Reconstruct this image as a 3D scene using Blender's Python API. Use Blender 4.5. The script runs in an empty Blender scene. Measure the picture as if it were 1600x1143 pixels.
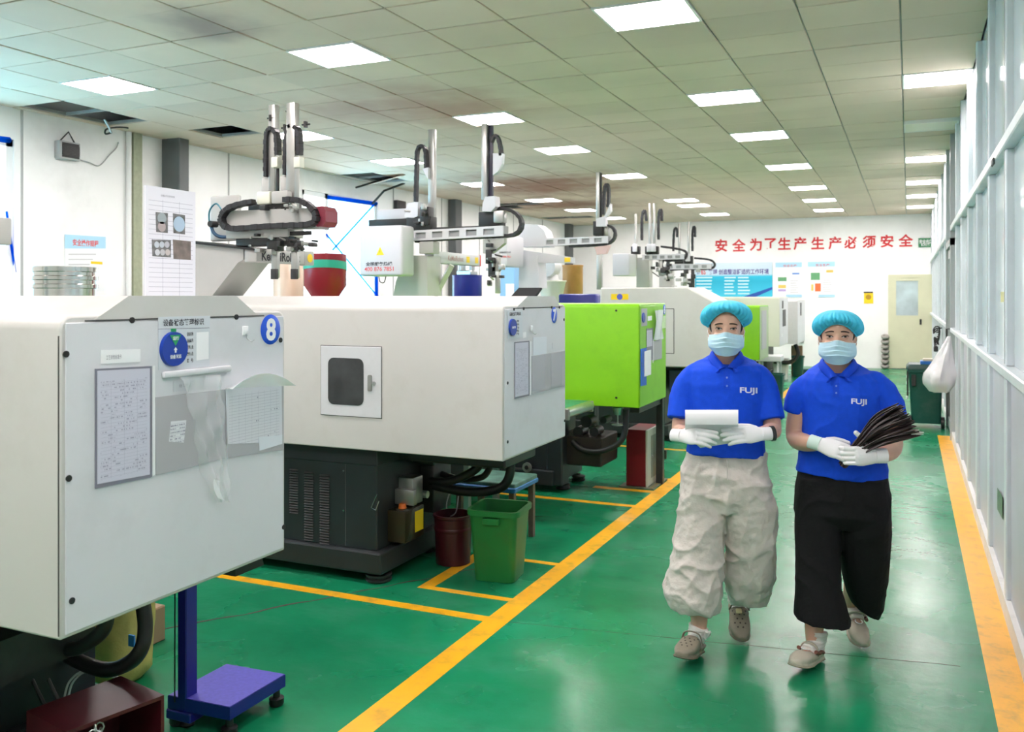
import bpy, bmesh, math, random
import numpy as np
from mathutils import Vector, Matrix
from mathutils.bvhtree import BVHTree
random.seed(7)
np.random.seed(7)
S = bpy.context.scene
COL = S.collection

# ------------------------------------------------------------------ camera, sky, exposure
FPX = 1390.0
CAM_H = 1.62
HORIZON = 463.0
YAW = math.atan(620.0 / FPX)
cam_data = bpy.data.cameras.new('camera')
cam = bpy.data.objects.new('camera', cam_data)
COL.objects.link(cam)
cam.location = (0, 0, CAM_H)
cam.rotation_euler = (math.pi / 2, 0, YAW)
cam_data.sensor_width = 36.0
cam_data.lens = 36.0 * FPX / 1600.0
cam_data.shift_y = (HORIZON - 571.5) / 1600.0
cam_data.clip_start = 0.05
cam_data.clip_end = 200
cam_data.dof.use_dof = True
cam_data.dof.focus_distance = 3.7
cam_data.dof.aperture_fstop = 5.6
S.camera = cam

world = bpy.data.worlds.new('world')
S.world = world
world.use_nodes = True
bg = world.node_tree.nodes['Background']
bg.inputs['Color'].default_value = (0.93, 0.96, 1.0, 1)
bg.inputs['Strength'].default_value = 4.5

PANEL_L = 22.0
S.view_settings.view_transform = 'Standard'
S.view_settings.look = 'None'
S.view_settings.gamma = 1.0
S.view_settings.use_curve_mapping = False
S.view_settings.exposure = 1.05

# ------------------------------------------------------------------ measuring helpers
_ca, _sa = math.cos(YAW), math.sin(YAW)
H = 3.45                                   # ceiling height
def ray(x, y):
    u = (x - 800) / FPX
    return (u * _ca - _sa, u * _sa + _ca, (HORIZON - y) / FPX)
def onX(x, y, X):
    r = ray(x, y); t = X / r[0]
    return Vector((X, r[1] * t, CAM_H + r[2] * t))
def onY(x, y, Y):
    r = ray(x, y); t = Y / r[1]
    return Vector((r[0] * t, Y, CAM_H + r[2] * t))
def onZ(x, y, Z):
    r = ray(x, y); t = (Z - CAM_H) / r[2]
    return Vector((r[0] * t, r[1] * t, Z))
def pix(p):
    D = -p[0] * _sa + p[1] * _ca; u = p[0] * _ca + p[1] * _sa
    return (800 + FPX * u / D, HORIZON + FPX * (CAM_H - p[2]) / D, D)

# ------------------------------------------------------------------ materials
MATS = {}
def mat(name, color, rough=0.5, metal=0.0, noise=0.0, nscale=20.0, bump=0.0, bscale=60.0, spec=0.5,
        emit=None, estr=0.0, coat=0.0, dirt=None, dscale=3.0, damt=0.3, trans=0.0, alpha=1.0):
    if name in MATS: return MATS[name]
    m = bpy.data.materials.new(name); m.use_nodes = True
    nt = m.node_tree; b = nt.nodes['Principled BSDF']
    b.inputs['Base Color'].default_value = (*color, 1)
    b.inputs['Roughness'].default_value = rough
    b.inputs['Metallic'].default_value = metal
    b.inputs['Specular IOR Level'].default_value = spec
    b.inputs['Coat Weight'].default_value = coat
    b.inputs['Transmission Weight'].default_value = trans
    b.inputs['Alpha'].default_value = alpha
    if emit:
        b.inputs['Emission Color'].default_value = (*emit, 1)
        b.inputs['Emission Strength'].default_value = estr
    tc = None
    def coords():
        nonlocal tc
        if tc is None: tc = nt.nodes.new('ShaderNodeNewGeometry')
        return tc.outputs['Position']
    last = None
    if noise > 0:
        n = nt.nodes.new('ShaderNodeTexNoise'); n.inputs['Scale'].default_value = nscale; n.inputs['Detail'].default_value = 5
        nt.links.new(coords(), n.inputs['Vector'])
        r = nt.nodes.new('ShaderNodeMapRange'); r.inputs['From Min'].default_value = .3; r.inputs['From Max'].default_value = .7
        r.inputs['To Min'].default_value = 1 - noise; r.inputs['To Max'].default_value = 1 + noise
        nt.links.new(n.outputs['Fac'], r.inputs['Value'])
        mx = nt.nodes.new('ShaderNodeVectorMath'); mx.operation = 'SCALE'
        mx.inputs[0].default_value = color
        nt.links.new(r.outputs['Result'], mx.inputs['Scale'])
        last = mx.outputs['Vector']
    if dirt:
        n = nt.nodes.new('ShaderNodeTexNoise'); n.inputs['Scale'].default_value = dscale; n.inputs['Detail'].default_value = 8
        n.inputs['Roughness'].default_value = .65
        nt.links.new(coords(), n.inputs['Vector'])
        r = nt.nodes.new('ShaderNodeMapRange'); r.inputs['From Min'].default_value = .5; r.inputs['From Max'].default_value = .78
        r.inputs['To Max'].default_value = damt
        nt.links.new(n.outputs['Fac'], r.inputs['Value'])
        mx = nt.nodes.new('ShaderNodeMix'); mx.data_type = 'RGBA'
        mx.inputs[6].default_value = (*color, 1); mx.inputs[7].default_value = (*dirt, 1)
        if last: nt.links.new(last, mx.inputs[6])
        nt.links.new(r.outputs['Result'], mx.inputs[0])
        last = mx.outputs[2]
    if last: nt.links.new(last, b.inputs['Base Color'])
    if bump > 0:
        n = nt.nodes.new('ShaderNodeTexNoise'); n.inputs['Scale'].default_value = bscale; n.inputs['Detail'].default_value = 4
        nt.links.new(coords(), n.inputs['Vector'])
        bp = nt.nodes.new('ShaderNodeBump'); bp.inputs['Strength'].default_value = bump; bp.inputs['Distance'].default_value = .01
        nt.links.new(n.outputs['Fac'], bp.inputs['Height']); nt.links.new(bp.outputs['Normal'], b.inputs['Normal'])
    MATS[name] = m
    return m

def node_mat(name):
    m = bpy.data.materials.new(name); m.use_nodes = True
    MATS[name] = m
    return m, m.node_tree, m.node_tree.nodes['Principled BSDF']

# ------------------------------------------------------------------ mesh builder
class MB:
    def __init__(self): self.v = []; self.f = []
    def add(self, vs, fs):
        o = len(self.v); self.v.extend([tuple(p) for p in vs]); self.f.extend([tuple(i + o for i in f) for f in fs]); return self
    def box(self, lo, hi, M=None):
        x0, y0, z0 = lo; x1, y1, z1 = hi
        vs = [(x0,y0,z0),(x1,y0,z0),(x1,y1,z0),(x0,y1,z0),(x0,y0,z1),(x1,y0,z1),(x1,y1,z1),(x0,y1,z1)]
        if M is not None: vs = [M @ Vector(p) for p in vs]
        return self.add(vs, [(0,3,2,1),(4,5,6,7),(0,1,5,4),(1,2,6,5),(2,3,7,6),(3,0,4,7)])
    def bbox(self, lo, hi, r=.01, seg=2, M=None):
        bm = bmesh.new()
        t = MB().box(lo, hi); vv = [bm.verts.new(p) for p in t.v]
        for f in t.f: bm.faces.new([vv[i] for i in f])
        r = min(r, .49 * min(abs(hi[i] - lo[i]) for i in range(3)))
        bmesh.ops.bevel(bm, geom=list(bm.edges), offset=r, segments=seg, affect='EDGES', profile=.5)
        bm.verts.index_update()
        vs = [v.co.copy() for v in bm.verts]
        if M is not None: vs = [M @ p for p in vs]
        self.add(vs, [tuple(v.index for v in f.verts) for f in bm.faces]); bm.free(); return self
    def prism(self, poly, axis, a, b):
        """poly: 2-D points; axis 'x','y','z' is the extrusion axis (others keep order)."""
        n = len(poly)
        def P(p, t): return {'x': (t, p[0], p[1]), 'y': (p[0], t, p[1]), 'z': (p[0], p[1], t)}[axis]
        vs = [P(p, a) for p in poly] + [P(p, b) for p in poly]
        fs = [tuple(range(n))[::-1], tuple(range(n, 2 * n))] + [(i, (i + 1) % n, n + (i + 1) % n, n + i) for i in range(n)]
        return self.add(vs, fs)
    def cyl(self, p0, p1, r0, r1=None, n=16, cap=True):
        r1 = r0 if r1 is None else r1
        p0 = Vector(p0); p1 = Vector(p1); d = (p1 - p0).normalized()
        a = d.orthogonal().normalized(); b = d.cross(a)
        vs = []
        for p, r in ((p0, r0), (p1, r1)):
            for i in range(n):
                t = 2 * math.pi * i / n
                vs.append(p + (a * math.cos(t) + b * math.sin(t)) * r)
        fs = [(i, (i + 1) % n, n + (i + 1) % n, n + i) for i in range(n)]
        if cap: fs += [tuple(range(n))[::-1], tuple(range(n, 2 * n))]
        return self.add(vs, fs)
    def tube(self, pts, r, n=8, closed=False, sy=1.0, up=None):
        pts = [Vector(p) for p in pts]; m = len(pts)
        rs = r if isinstance(r, (list, tuple)) else [r] * m
        vs = []; a = None
        for i, p in enumerate(pts):
            if closed: d = (pts[(i + 1) % m] - pts[i - 1])
            else: d = pts[min(i + 1, m - 1)] - pts[max(i - 1, 0)]
            d.normalize()
            if up is not None:
                a = Vector(up).cross(d)
                a = a.normalized() if a.length > 1e-6 else d.orthogonal().normalized()
            elif a is None: a = d.orthogonal().normalized()
            else:
                a = a - d * a.dot(d)
                a = a.normalized() if a.length > 1e-6 else d.orthogonal().normalized()
            b = d.cross(a)
            for k in range(n):
                t = 2 * math.pi * (k + .5) / n
                vs.append(p + a * (math.cos(t) * rs[i]) + b * (math.sin(t) * rs[i] * sy))
        fs = []
        for i in range(m if closed else m - 1):
            j = (i + 1) % m
            for k in range(n): fs.append((i*n + k, i*n + (k+1) % n, j*n + (k+1) % n, j*n + k))
        if not closed: fs += [tuple(range(n))[::-1], tuple(range((m-1)*n, m*n))]
        return self.add(vs, fs)
    def lathe(self, prof, c=(0,0,0), n=24, axis='z', cap=True):
        vs = []
        for r, z in prof:
            for k in range(n):
                t = 2 * math.pi * k / n
                q = (r*math.cos(t), r*math.sin(t), z)
                if axis == 'x': q = (q[2], q[0], q[1])
                if axis == 'y': q = (q[1], q[2], q[0])
                vs.append((c[0]+q[0], c[1]+q[1], c[2]+q[2]))
        m = len(prof)
        fs = [(i*n+k, i*n+(k+1)%n, (i+1)*n+(k+1)%n, (i+1)*n+k) for i in range(m-1) for k in range(n)]
        if cap: fs += [tuple(range(n))[::-1], tuple(range((m-1)*n, m*n))]
        return self.add(vs, fs)
    def loft(self, rings, cap=True):
        """rings: list of equal-length point lists"""
        n = len(rings[0]); vs = [p for r in rings for p in r]; m = len(rings)
        fs = [(i*n+k, i*n+(k+1)%n, (i+1)*n+(k+1)%n, (i+1)*n+k) for i in range(m-1) for k in range(n)]
        if cap: fs += [tuple(range(n))[::-1], tuple(range((m-1)*n, m*n))]
        return self.add(vs, fs)
    def sphere(self, c, r, nu=16, nv=10, M=None):
        r = (r, r, r) if not isinstance(r, (tuple, list)) else r
        vs = []
        for i in range(1, nv):
            ph = math.pi * i / nv
            for k in range(nu):
                t = 2*math.pi*k/nu
                vs.append(Vector((r[0]*math.sin(ph)*math.cos(t), r[1]*math.sin(ph)*math.sin(t), r[2]*math.cos(ph))))
        vs += [Vector((0,0,r[2])), Vector((0,0,-r[2]))]
        if M is not None: vs = [M @ p for p in vs]
        vs = [p + Vector(c) for p in vs]
        fs = [(i*nu+k, (i+1)*nu+k, (i+1)*nu+(k+1)%nu, i*nu+(k+1)%nu) for i in range(nv-2) for k in range(nu)]
        t = (nv-1)*nu
        fs += [(t, k, (k+1)%nu) for k in range(nu)] + [(t+1, (nv-2)*nu+(k+1)%nu, (nv-2)*nu+k) for k in range(nu)]
        return self.add(vs, fs)
    def grid(self, P, thick=0.0):
        """P[i][j] points -> sheet; thick>0 gives it two sides"""
        m, n = len(P), len(P[0])
        A = [[Vector(q) for q in row] for row in P]
        def nrm(i, j):
            du = A[min(i+1,m-1)][j] - A[max(i-1,0)][j]; dv = A[i][min(j+1,n-1)] - A[i][max(j-1,0)]
            w = du.cross(dv); return w.normalized() if w.length > 1e-9 else Vector((0,0,1))
        if thick == 0:
            return self.add([q for r in A for q in r], [(i*n+j, i*n+j+1, (i+1)*n+j+1, (i+1)*n+j) for i in range(m-1) for j in range(n-1)])
        top = [A[i][j] + nrm(i,j)*thick/2 for i in range(m) for j in range(n)]
        bot = [A[i][j] - nrm(i,j)*thick/2 for i in range(m) for j in range(n)]
        o = m*n; fs = []
        for i in range(m-1):
            for j in range(n-1):
                a, b, c, d = i*n+j, i*n+j+1, (i+1)*n+j+1, (i+1)*n+j
                fs += [(a, d, c, b)[::-1], (o+a, o+b, o+c, o+d)[::-1]]
        for i in range(m-1):
            fs += [(i*n, (i+1)*n, o+(i+1)*n, o+i*n), (i*n+n-1, o+i*n+n-1, o+(i+1)*n+n-1, (i+1)*n+n-1)]
        for j in range(n-1):
            fs += [(j, o+j, o+j+1, j+1), ((m-1)*n+j, (m-1)*n+j+1, o+(m-1)*n+j+1, o+(m-1)*n+j)]
        return self.add(top + bot, fs)
    def mesh(self, name, org=(0,0,0)):
        me = bpy.data.meshes.new(name)
        me.from_pydata([(p[0]-org[0], p[1]-org[1], p[2]-org[2]) for p in self.v], [], self.f)
        me.update()
        bm = bmesh.new(); bm.from_mesh(me); bmesh.ops.recalc_face_normals(bm, faces=bm.faces); bm.to_mesh(me); bm.free()
        return me
    def build(self, name, m, parent=None, smooth=None, **kw):
        """links the collected shape as ONE mesh object; given a parent the vertices are stored about the parent's place"""
        org = ORG.get(parent.name, (0,0,0)) if parent else kw.pop('org', (0,0,0))
        me = self.mesh(name, org)
        o = bpy.data.objects.new(name, me); COL.objects.link(o)
        if m is not None: me.materials.append(m)
        if parent: o.parent = parent; ORG[o.name] = org
        else: o.location = org; ORG[o.name] = org
        shade(me, smooth)
        for k, v in kw.items(): o[k] = v
        return o
ORG = {}
def shade(me, angle):
    if angle is None: return
    me.polygons.foreach_set('use_smooth', [True] * len(me.polygons))
    if angle < 179: me.set_sharp_from_angle(angle=math.radians(angle))
    me.update()

def thing(name, label, cat, loc=(0,0,0), rotz=0.0, group=None):
    o = bpy.data.objects.new(name, None); COL.objects.link(o)
    o.empty_display_size = .1
    o.location = loc; o.rotation_euler = (0, 0, rotz); ORG[o.name] = tuple(loc)
    o['label'] = label; o['category'] = cat
    if group: o['group'] = group
    return o
def tag(o, label, cat, group=None):
    o['label'] = label; o['category'] = cat
    if group: o['group'] = group
    return o
def struct(o): o['kind'] = 'structure'; return o
def base_of(mb):
    a = np.array(mb.v); return (float((a[:,0].min()+a[:,0].max())/2), float((a[:,1].min()+a[:,1].max())/2), float(a[:,2].min()))
def single(name, mb, m, label, cat, group=None, smooth=None):
    """a thing that is one mesh, its origin at its base"""
    o = mb.build(name, m, None, smooth, org=base_of(mb)); return tag(o, label, cat, group)
def copy_tree(o, parent=None, shift=None):
    c = o.copy(); COL.objects.link(c)
    if parent: c.parent = parent
    for ch in list(o.children): copy_tree(ch, c)
    return c

_tc = {}
def text_pts(s, bold=0.0, depth=0.0):
    key = (s, bold, depth)
    if key in _tc: return _tc[key]
    cu = bpy.data.curves.new('lettering', 'FONT'); cu.body = s; cu.offset = bold; cu.extrude = depth; cu.resolution_u = 3
    o = bpy.data.objects.new('lettering', cu); COL.objects.link(o)
    dg = bpy.context.evaluated_depsgraph_get(); ev = o.evaluated_get(dg); me = ev.to_mesh()
    vs = np.array([tuple(v.co) for v in me.vertices]).reshape(-1, 3); fs = [tuple(p.vertices) for p in me.polygons]
    ev.to_mesh_clear(); bpy.data.objects.remove(o); bpy.data.curves.remove(cu)
    _tc[key] = (vs, fs); return vs, fs
def text_mb(mb, s, c, right, up, w=None, h=None, bold=0.01, lift=.001, align='c', depth=0.0):
    """adds flat lettering centred at c in the plane right/up"""
    vs, fs = text_pts(s, bold)
    if len(vs) == 0: return mb
    lo = vs.min(0); hi = vs.max(0)
    sx = sy = None
    if w: sx = w / (hi[0]-lo[0])
    if h: sy = h / (hi[1]-lo[1])
    sx = sx or sy; sy = sy or sx
    right = Vector(right).normalized(); up = Vector(up).normalized(); n = right.cross(up)
    c = Vector(c); ox = (lo[0]+hi[0])/2 if align == 'c' else lo[0]
    out = [c + right*((p[0]-ox)*sx) + up*((p[1]-(lo[1]+hi[1])/2)*sy) + n*lift for p in vs]
    return mb.add(out, fs)
# ------------------------------------------------------------------ the room
XL, XR, YB, YF = -7.95, 0.455, 21.7, -4.0
M_wall = mat('white_wall_paint', (.90, .90, .89), .55, noise=.03, nscale=1.5, dirt=(.55,.55,.52), dscale=1.2, damt=.25)
M_wallL = mat('white_panel_paint', (.90, .90, .89), .45, noise=.03, nscale=2.0, dirt=(.5,.5,.48), dscale=1.6, damt=.3)
M_dark = mat('dark_void', (.03, .03, .03), .9)
M_alu = mat('white_aluminium', (.66, .71, .74), .3, noise=.05, nscale=8)
M_board = mat('pale_board', (.54, .54, .61), .38, noise=.05, nscale=3, dirt=(.5,.47,.47), dscale=2.5, damt=.3)

# floor: one slab of green epoxy with scuffs
def floor_mat():
    m, nt, b = node_mat('green_epoxy')
    g = nt.nodes.new('ShaderNodeNewGeometry')
    def noise(sc, det=6, ro=.6, stretch=None):
        n = nt.nodes.new('ShaderNodeTexNoise'); n.inputs['Scale'].default_value = sc; n.inputs['Detail'].default_value = det; n.inputs['Roughness'].default_value = ro
        if stretch:
            mp = nt.nodes.new('ShaderNodeMapping'); mp.inputs['Scale'].default_value = stretch
            nt.links.new(g.outputs['Position'], mp.inputs['Vector']); nt.links.new(mp.outputs['Vector'], n.inputs['Vector'])
        else: nt.links.new(g.outputs['Position'], n.inputs['Vector'])
        return n.outputs['Fac']
    def ramp(fac, stops):
        r = nt.nodes.new('ShaderNodeValToRGB'); e = r.color_ramp.elements
        e[0].position, e[0].color = stops[0][0], (*stops[0][1], 1); e[1].position, e[1].color = stops[-1][0], (*stops[-1][1], 1)
        for p, c in stops[1:-1]:
            q = e.new(p); q.color = (*c, 1)
        nt.links.new(fac, r.inputs['Fac']); return r.outputs['Color']
    base = ramp(noise(.9), [(.3, (.005, .165, .068)), (.55, (.008, .225, .096)), (.75, (.018, .28, .14))])
    sc = ramp(noise(1.6, 10, .6, (1, 2.0, 1)), [(.5, (0,0,0)), (.80, (.35,.35,.35))])
    mx = nt.nodes.new('ShaderNodeMix'); mx.data_type = 'RGBA'; mx.inputs[7].default_value = (.10, .30, .20, 1)
    nt.links.new(base, mx.inputs[6]); nt.links.new(sc, mx.inputs[0])
    dk = ramp(noise(3.5, 10, .6), [(.55, (0,0,0)), (.85, (.5,.5,.5))])
    m2 = nt.nodes.new('ShaderNodeMix'); m2.data_type = 'RGBA'; m2.inputs[7].default_value = (.006, .07, .04, 1)
    nt.links.new(mx.outputs[2], m2.inputs[6]); nt.links.new(dk, m2.inputs[0])
    fl = ramp(noise(30.0, 4, .7, (1, .35, 1)), [(.68, (0,0,0)), (.76, (.30,.30,.30))])
    m3_ = nt.nodes.new('ShaderNodeMix'); m3_.data_type = 'RGBA'; m3_.inputs[7].default_value = (.16, .40, .28, 1)
    nt.links.new(m2.outputs[2], m3_.inputs[6]); nt.links.new(fl, m3_.inputs[0])
    nt.links.new(m3_.outputs[2], b.inputs['Base Color'])
    rr = nt.nodes.new('ShaderNodeMapRange'); rr.inputs['From Min'].default_value = .3; rr.inputs['From Max'].default_value = .7
    rr.inputs['To Min'].default_value = .22; rr.inputs['To Max'].default_value = .30
    nt.links.new(noise(1.6, 4, .5), rr.inputs['Value']); nt.links.new(rr.outputs['Result'], b.inputs['Roughness'])
    bp = nt.nodes.new('ShaderNodeBump'); bp.inputs['Strength'].default_value = .12; bp.inputs['Distance'].default_value = .02
    nt.links.new(noise(9, 4), bp.inputs['Height']); nt.links.new(bp.outputs['Normal'], b.inputs['Normal'])
    b.inputs['Specular IOR Level'].default_value = .28
    return m
M_floor = floor_mat()
floor = struct(MB().box((XL-.2, YF-.2, -.15), (3.2, YB+.2, 0)).build('floor', M_floor))
M_yel = mat('yellow_line_paint', (.85, .42, .012), .38, noise=.08, nscale=6, dirt=(.28, .20, .05), dscale=9, damt=.75)
M_crack = mat('floor_crack', (.06, .05, .035), .9)
def fbox(x0, y0, x1, y1, name='floor_line', m=None, t=.0018):
    mb = MB().box((min(x0,x1), min(y0,y1), 0.0), (max(x0,x1), max(y0,y1), t)); return mb.build(name, m or M_yel, floor)
fbox(-1.94, YF, -1.82, 21.0)                       # aisle line
fbox(.305, YF, .44, 11.5)                          # line along the partition
for yy, w, x0 in ((4.03, .07, -7.0), (6.66, .07, -7.0), (9.3, .07, -7.0), (12.0, .08, -7.0)):
    fbox(x0, yy - w/2, -1.94, yy + w/2)
for (x0, y0, x1, y1) in ((-2.50, 4.31, -1.94, 4.36), (-2.50, 4.36, -2.42, 5.05), (-2.50, 5.0, -1.94, 5.05)):
    fbox(x0, y0, x1, y1)
fbox(-2.45, 7.17, -1.94, 7.25); fbox(-2.05, 7.72, -1.94, 7.80)
# expansion crack lines in the floor
cr = MB()
a, b_ = Vector((-3.5, 2.98, 0)), Vector((-2.35, 4.75, 0))
pts = [a.lerp(b_, t) + Vector((random.uniform(-.012,.012), random.uniform(-.012,.012), .0005)) for t in np.linspace(0, 1, 30)]
cr.tube(pts, [.006 + random.uniform(-.002,.006) for _ in pts], 4, sy=.15, up=(0,0,1))
p0, p1 = onZ(760, 968, 0), onZ(1500, 1040, 0)
pts = [p0.lerp(p1, t) + Vector((random.uniform(-.004,.004), random.uniform(-.004,.004), .0003)) for t in np.linspace(0, 1, 24)]
cr.tube(pts, .0022, 4, sy=.15, up=(0,0,1))
cr.build('floor_crack', M_crack, floor)

# outer walls --------------------------------------------------------------
def wall_box(name, lo, hi, m): return struct(MB().box(lo, hi).build(name, m))
HT = H + .7
wall_back = wall_box('wall_back', (XL-.2, YB, 0), (3.2, YB+.15, HT), M_wall)
wall_front = wall_box('wall_front', (XL-.2, YF-.15, 0), (3.2, YF, HT), M_wall)
# left wall with window openings
W1a, W1b = 3.2, onX(22, 300, XL).y
W2a, W2b = onX(472, 300, XL).y, onX(590, 300, XL).y
W2b = W2b
SILL = .95
W1t = onX(15, 217, XL).z; W2t = onX(588, 316, XL).z
lw = MB()
segs = [(YF, W1a), (W1b, W2a), (W2b, YB)]
for a, b2 in segs: lw.box((XL-.15, a, 0), (XL, b2, HT))
for a, b2, t in ((W1a, W1b, W1t), (W2a, W2b, W2t)):
    lw.box((XL-.15, a, 0), (XL, b2, SILL)); lw.box((XL-.15, a, t), (XL, b2, HT))
wall_left = struct(lw.build('wall_left', M_wallL))
M_seam = mat('panel_seam', (.42, .43, .43), .6)
for yy in (onX(34, 200, XL).y, onX(357, 250, XL).y, 12.9, 14.6, 16.2, 17.9, 19.6):
    MB().box((XL, yy-.012, 0), (XL+.006, yy+.012, H)).build('panel_seam', M_seam, wall_left)
M_col1 = mat('olive_conduit', (.36, .39, .27), .6, noise=.1); M_col2 = mat('dark_column', (.11, .12, .12), .6, noise=.1, nscale=4)
yy = onX(205, 300, XL).y
MB().box((XL, yy-.02, 0), (XL+.06, yy+.10, H)).build('trim_1', M_col1, wall_left)
MB().tube([(XL+.03, yy-.06, z) for z in np.linspace(.2, H, 8)], .03, 8).build('conduit', M_wallL, wall_left, 60)
for (xa, xm, xb) in ((252, 280, 296), (700, 712, 722), (882, 890, 896)):
    ya = onX(xa, 300, XL).y; xp = onY(xm, 300, ya).x; yb = onX(xb, 300, xp).y
    MB().bbox((XL, ya, 0), (xp, yb, H+.3), .01, 1).build('column', M_col2, wall_left)

# windows of the left wall
M_frame = mat('white_window_frame', (.82, .84, .85), .4)
M_glass = None
def glass_mat():
    m = bpy.data.materials.new('clear_glass'); m.use_nodes = True; nt = m.node_tree; nt.nodes.remove(nt.nodes['Principled BSDF'])
    t = nt.nodes.new('ShaderNodeBsdfTransparent'); gl = nt.nodes.new('ShaderNodeBsdfGlossy'); gl.inputs['Roughness'].default_value = .02
    t.inputs['Color'].default_value = (.93, .97, .98, 1)
    lw0 = nt.nodes.new('ShaderNodeLayerWeight'); lw_ = nt.nodes.new('ShaderNodeMath'); lw_.operation = 'POWER'; lw_.inputs[1].default_value = 5.0; nt.links.new(lw0.outputs['Facing'], lw_.inputs[0])
    mx = nt.nodes.new('ShaderNodeMixShader')
    nt.links.new(lw_.outputs[0], mx.inputs[0]); nt.links.new(t.outputs[0], mx.inputs[1]); nt.links.new(gl.outputs[0], mx.inputs[2])
    nt.links.new(mx.outputs[0], nt.nodes['Material Output'].inputs['Surface']); return m
M_glass = glass_mat()
def film_mat(name, col, fac):
    m = bpy.data.materials.new(name); m.use_nodes = True; nt = m.node_tree; nt.nodes.remove(nt.nodes['Principled BSDF'])
    t = nt.nodes.new('ShaderNodeBsdfTransparent'); d = nt.nodes.new('ShaderNodeBsdfTranslucent'); t.inputs['Color'].default_value = (*col, 1); d.inputs['Color'].default_value = (*col, 1)
    mx = nt.nodes.new('ShaderNodeMixShader'); mx.inputs[0].default_value = fac
    nt.links.new(t.outputs[0], mx.inputs[1]); nt.links.new(d.outputs[0], mx.inputs[2]); nt.links.new(mx.outputs[0], nt.nodes['Material Output'].inputs['Surface']); return m
M_film = film_mat('cyan_film', (.62, .90, 1.0), .8)
M_film2 = film_mat('blue_film_strap', (.03, .28, .80), .6)
def window(name, ya, yb, z0, z1, mull):
    w = MB(); fr = .07
    w.box((XL-.12, ya, z0), (XL-.02, yb, z0+fr)).box((XL-.12, ya, z1-fr), (XL-.02, yb, z1))
    w.box((XL-.12, ya, z0), (XL-.02, ya+fr, z1)).box((XL-.12, yb-fr, z0), (XL-.02, yb, z1))
    for mm in mull: w.box((XL-.12, mm-.04, z0), (XL-.02, mm+.04, z1))
    o = struct(w.build(name, M_frame))
    ed = [ya+fr] + [q for mm in mull for q in (mm-.04, mm+.04)] + [yb-fr]
    for i in range(0, len(ed), 2):
        MB().box((XL-.075, ed[i], z0+fr), (XL-.068, ed[i+1], z1-fr)).build('pane', M_glass, o)
    return o
w1 = window('window_1', W1a, W1b, SILL, W1t, [(W1a+W1b)/2])
m1 = onX(512, 300, XL).y
w2 = window('window_2', W2a, W2b, SILL, W2t, [m1])
# blue film hung inside the panes with straps
MB().box((XL-.035, m1+.04, SILL+.05), (XL-.033, W2b-.02, W2t-.05)).build('blue_film', M_film, w2)
MB().box((XL-.035, W1a+.04, SILL+.05), (XL-.033, W1b-.1, W1t-.05)).build('blue_film', M_film, w1)
def strap(par, p, q, r=.014): MB().tube([p, q], r, 6).build('strap', M_film2, par)
zc = lambda x, y: onX(x, y, XL-.01)
strap(w2, zc(585, 319), zc(520, 390)); strap(w2, zc(510, 366), zc(590, 463)); strap(w2, zc(512, 308), zc(588, 318), .03)
strap(w2, zc(588, 430), zc(589, 520), .03); strap(w1, zc(-20, 214), zc(15, 219), .03); strap(w1, zc(10, 330), zc(24, 425), .012)

# ceiling ------------------------------------------------------------------
TX, TY = .6, .53
GX0, GY0 = -.05, 5.375
M_tile_, nt, b = node_mat('mineral_tile')
g = nt.nodes.new('ShaderNodeNewGeometry'); oi = nt.nodes.new('ShaderNodeObjectInfo')
n1 = nt.nodes.new('ShaderNodeTexNoise'); n1.inputs['Scale'].default_value = .8; n1.inputs['Detail'].default_value = 6
nt.links.new(g.outputs['Position'], n1.inputs['Vector'])
mr = nt.nodes.new('ShaderNodeMapRange'); mr.inputs['From Min'].default_value = .3; mr.inputs['From Max'].default_value = .7; mr.inputs['To Min'].default_value = .90; mr.inputs['To Max'].default_value = 1.05
nt.links.new(n1.outputs['Fac'], mr.inputs['Value'])
mo = nt.nodes.new('ShaderNodeMapRange'); mo.inputs['To Min'].default_value = .93; mo.inputs['To Max'].default_value = 1.04
nt.links.new(oi.outputs['Random'], mo.inputs['Value'])
mu = nt.nodes.new('ShaderNodeMath'); mu.operation = 'MULTIPLY'; nt.links.new(mr.outputs[0], mu.inputs[0]); nt.links.new(mo.outputs[0], mu.inputs[1])
sc = nt.nodes.new('ShaderNodeVectorMath'); sc.operation = 'SCALE'; sc.inputs[0].default_value = (.71, .585, .465)
nt.links.new(mu.outputs[0], sc.inputs['Scale'])
col = sc.outputs['Vector']
def stain(cx, cy, rad, colr, amt):
    global col
    d = nt.nodes.new('ShaderNodeVectorMath'); d.operation = 'DISTANCE'; d.inputs[1].default_value = (cx, cy, H)
    nt.links.new(g.outputs['Position'], d.inputs[0])
    nn = nt.nodes.new('ShaderNodeTexNoise'); nn.inputs['Scale'].default_value = 2.2; nn.inputs['Detail'].default_value = 8
    nt.links.new(g.outputs['Position'], nn.inputs['Vector'])
    ad = nt.nodes.new('ShaderNodeMath'); ad.operation = 'MULTIPLY_ADD'; ad.inputs[1].default_value = -rad*1.2; nt.links.new(nn.outputs['Fac'], ad.inputs[0]); nt.links.new(d.outputs['Value'], ad.inputs[2])
    r = nt.nodes.new('ShaderNodeMapRange'); r.inputs['From Min'].default_value = -rad*.6; r.inputs['From Max'].default_value = rad*.45; r.inputs['To Min'].default_value = amt; r.inputs['To Max'].default_value = 0
    r.interpolation_type = 'SMOOTHSTEP'
    nt.links.new(ad.outputs[0], r.inputs['Value'])
    mx = nt.nodes.new('ShaderNodeMix'); mx.data_type = 'RGBA'; mx.inputs[7].default_value = (*colr, 1)
    nt.links.new(col, mx.inputs[6]); nt.links.new(r.outputs[0], mx.inputs[0]); col = mx.outputs[2]
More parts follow.
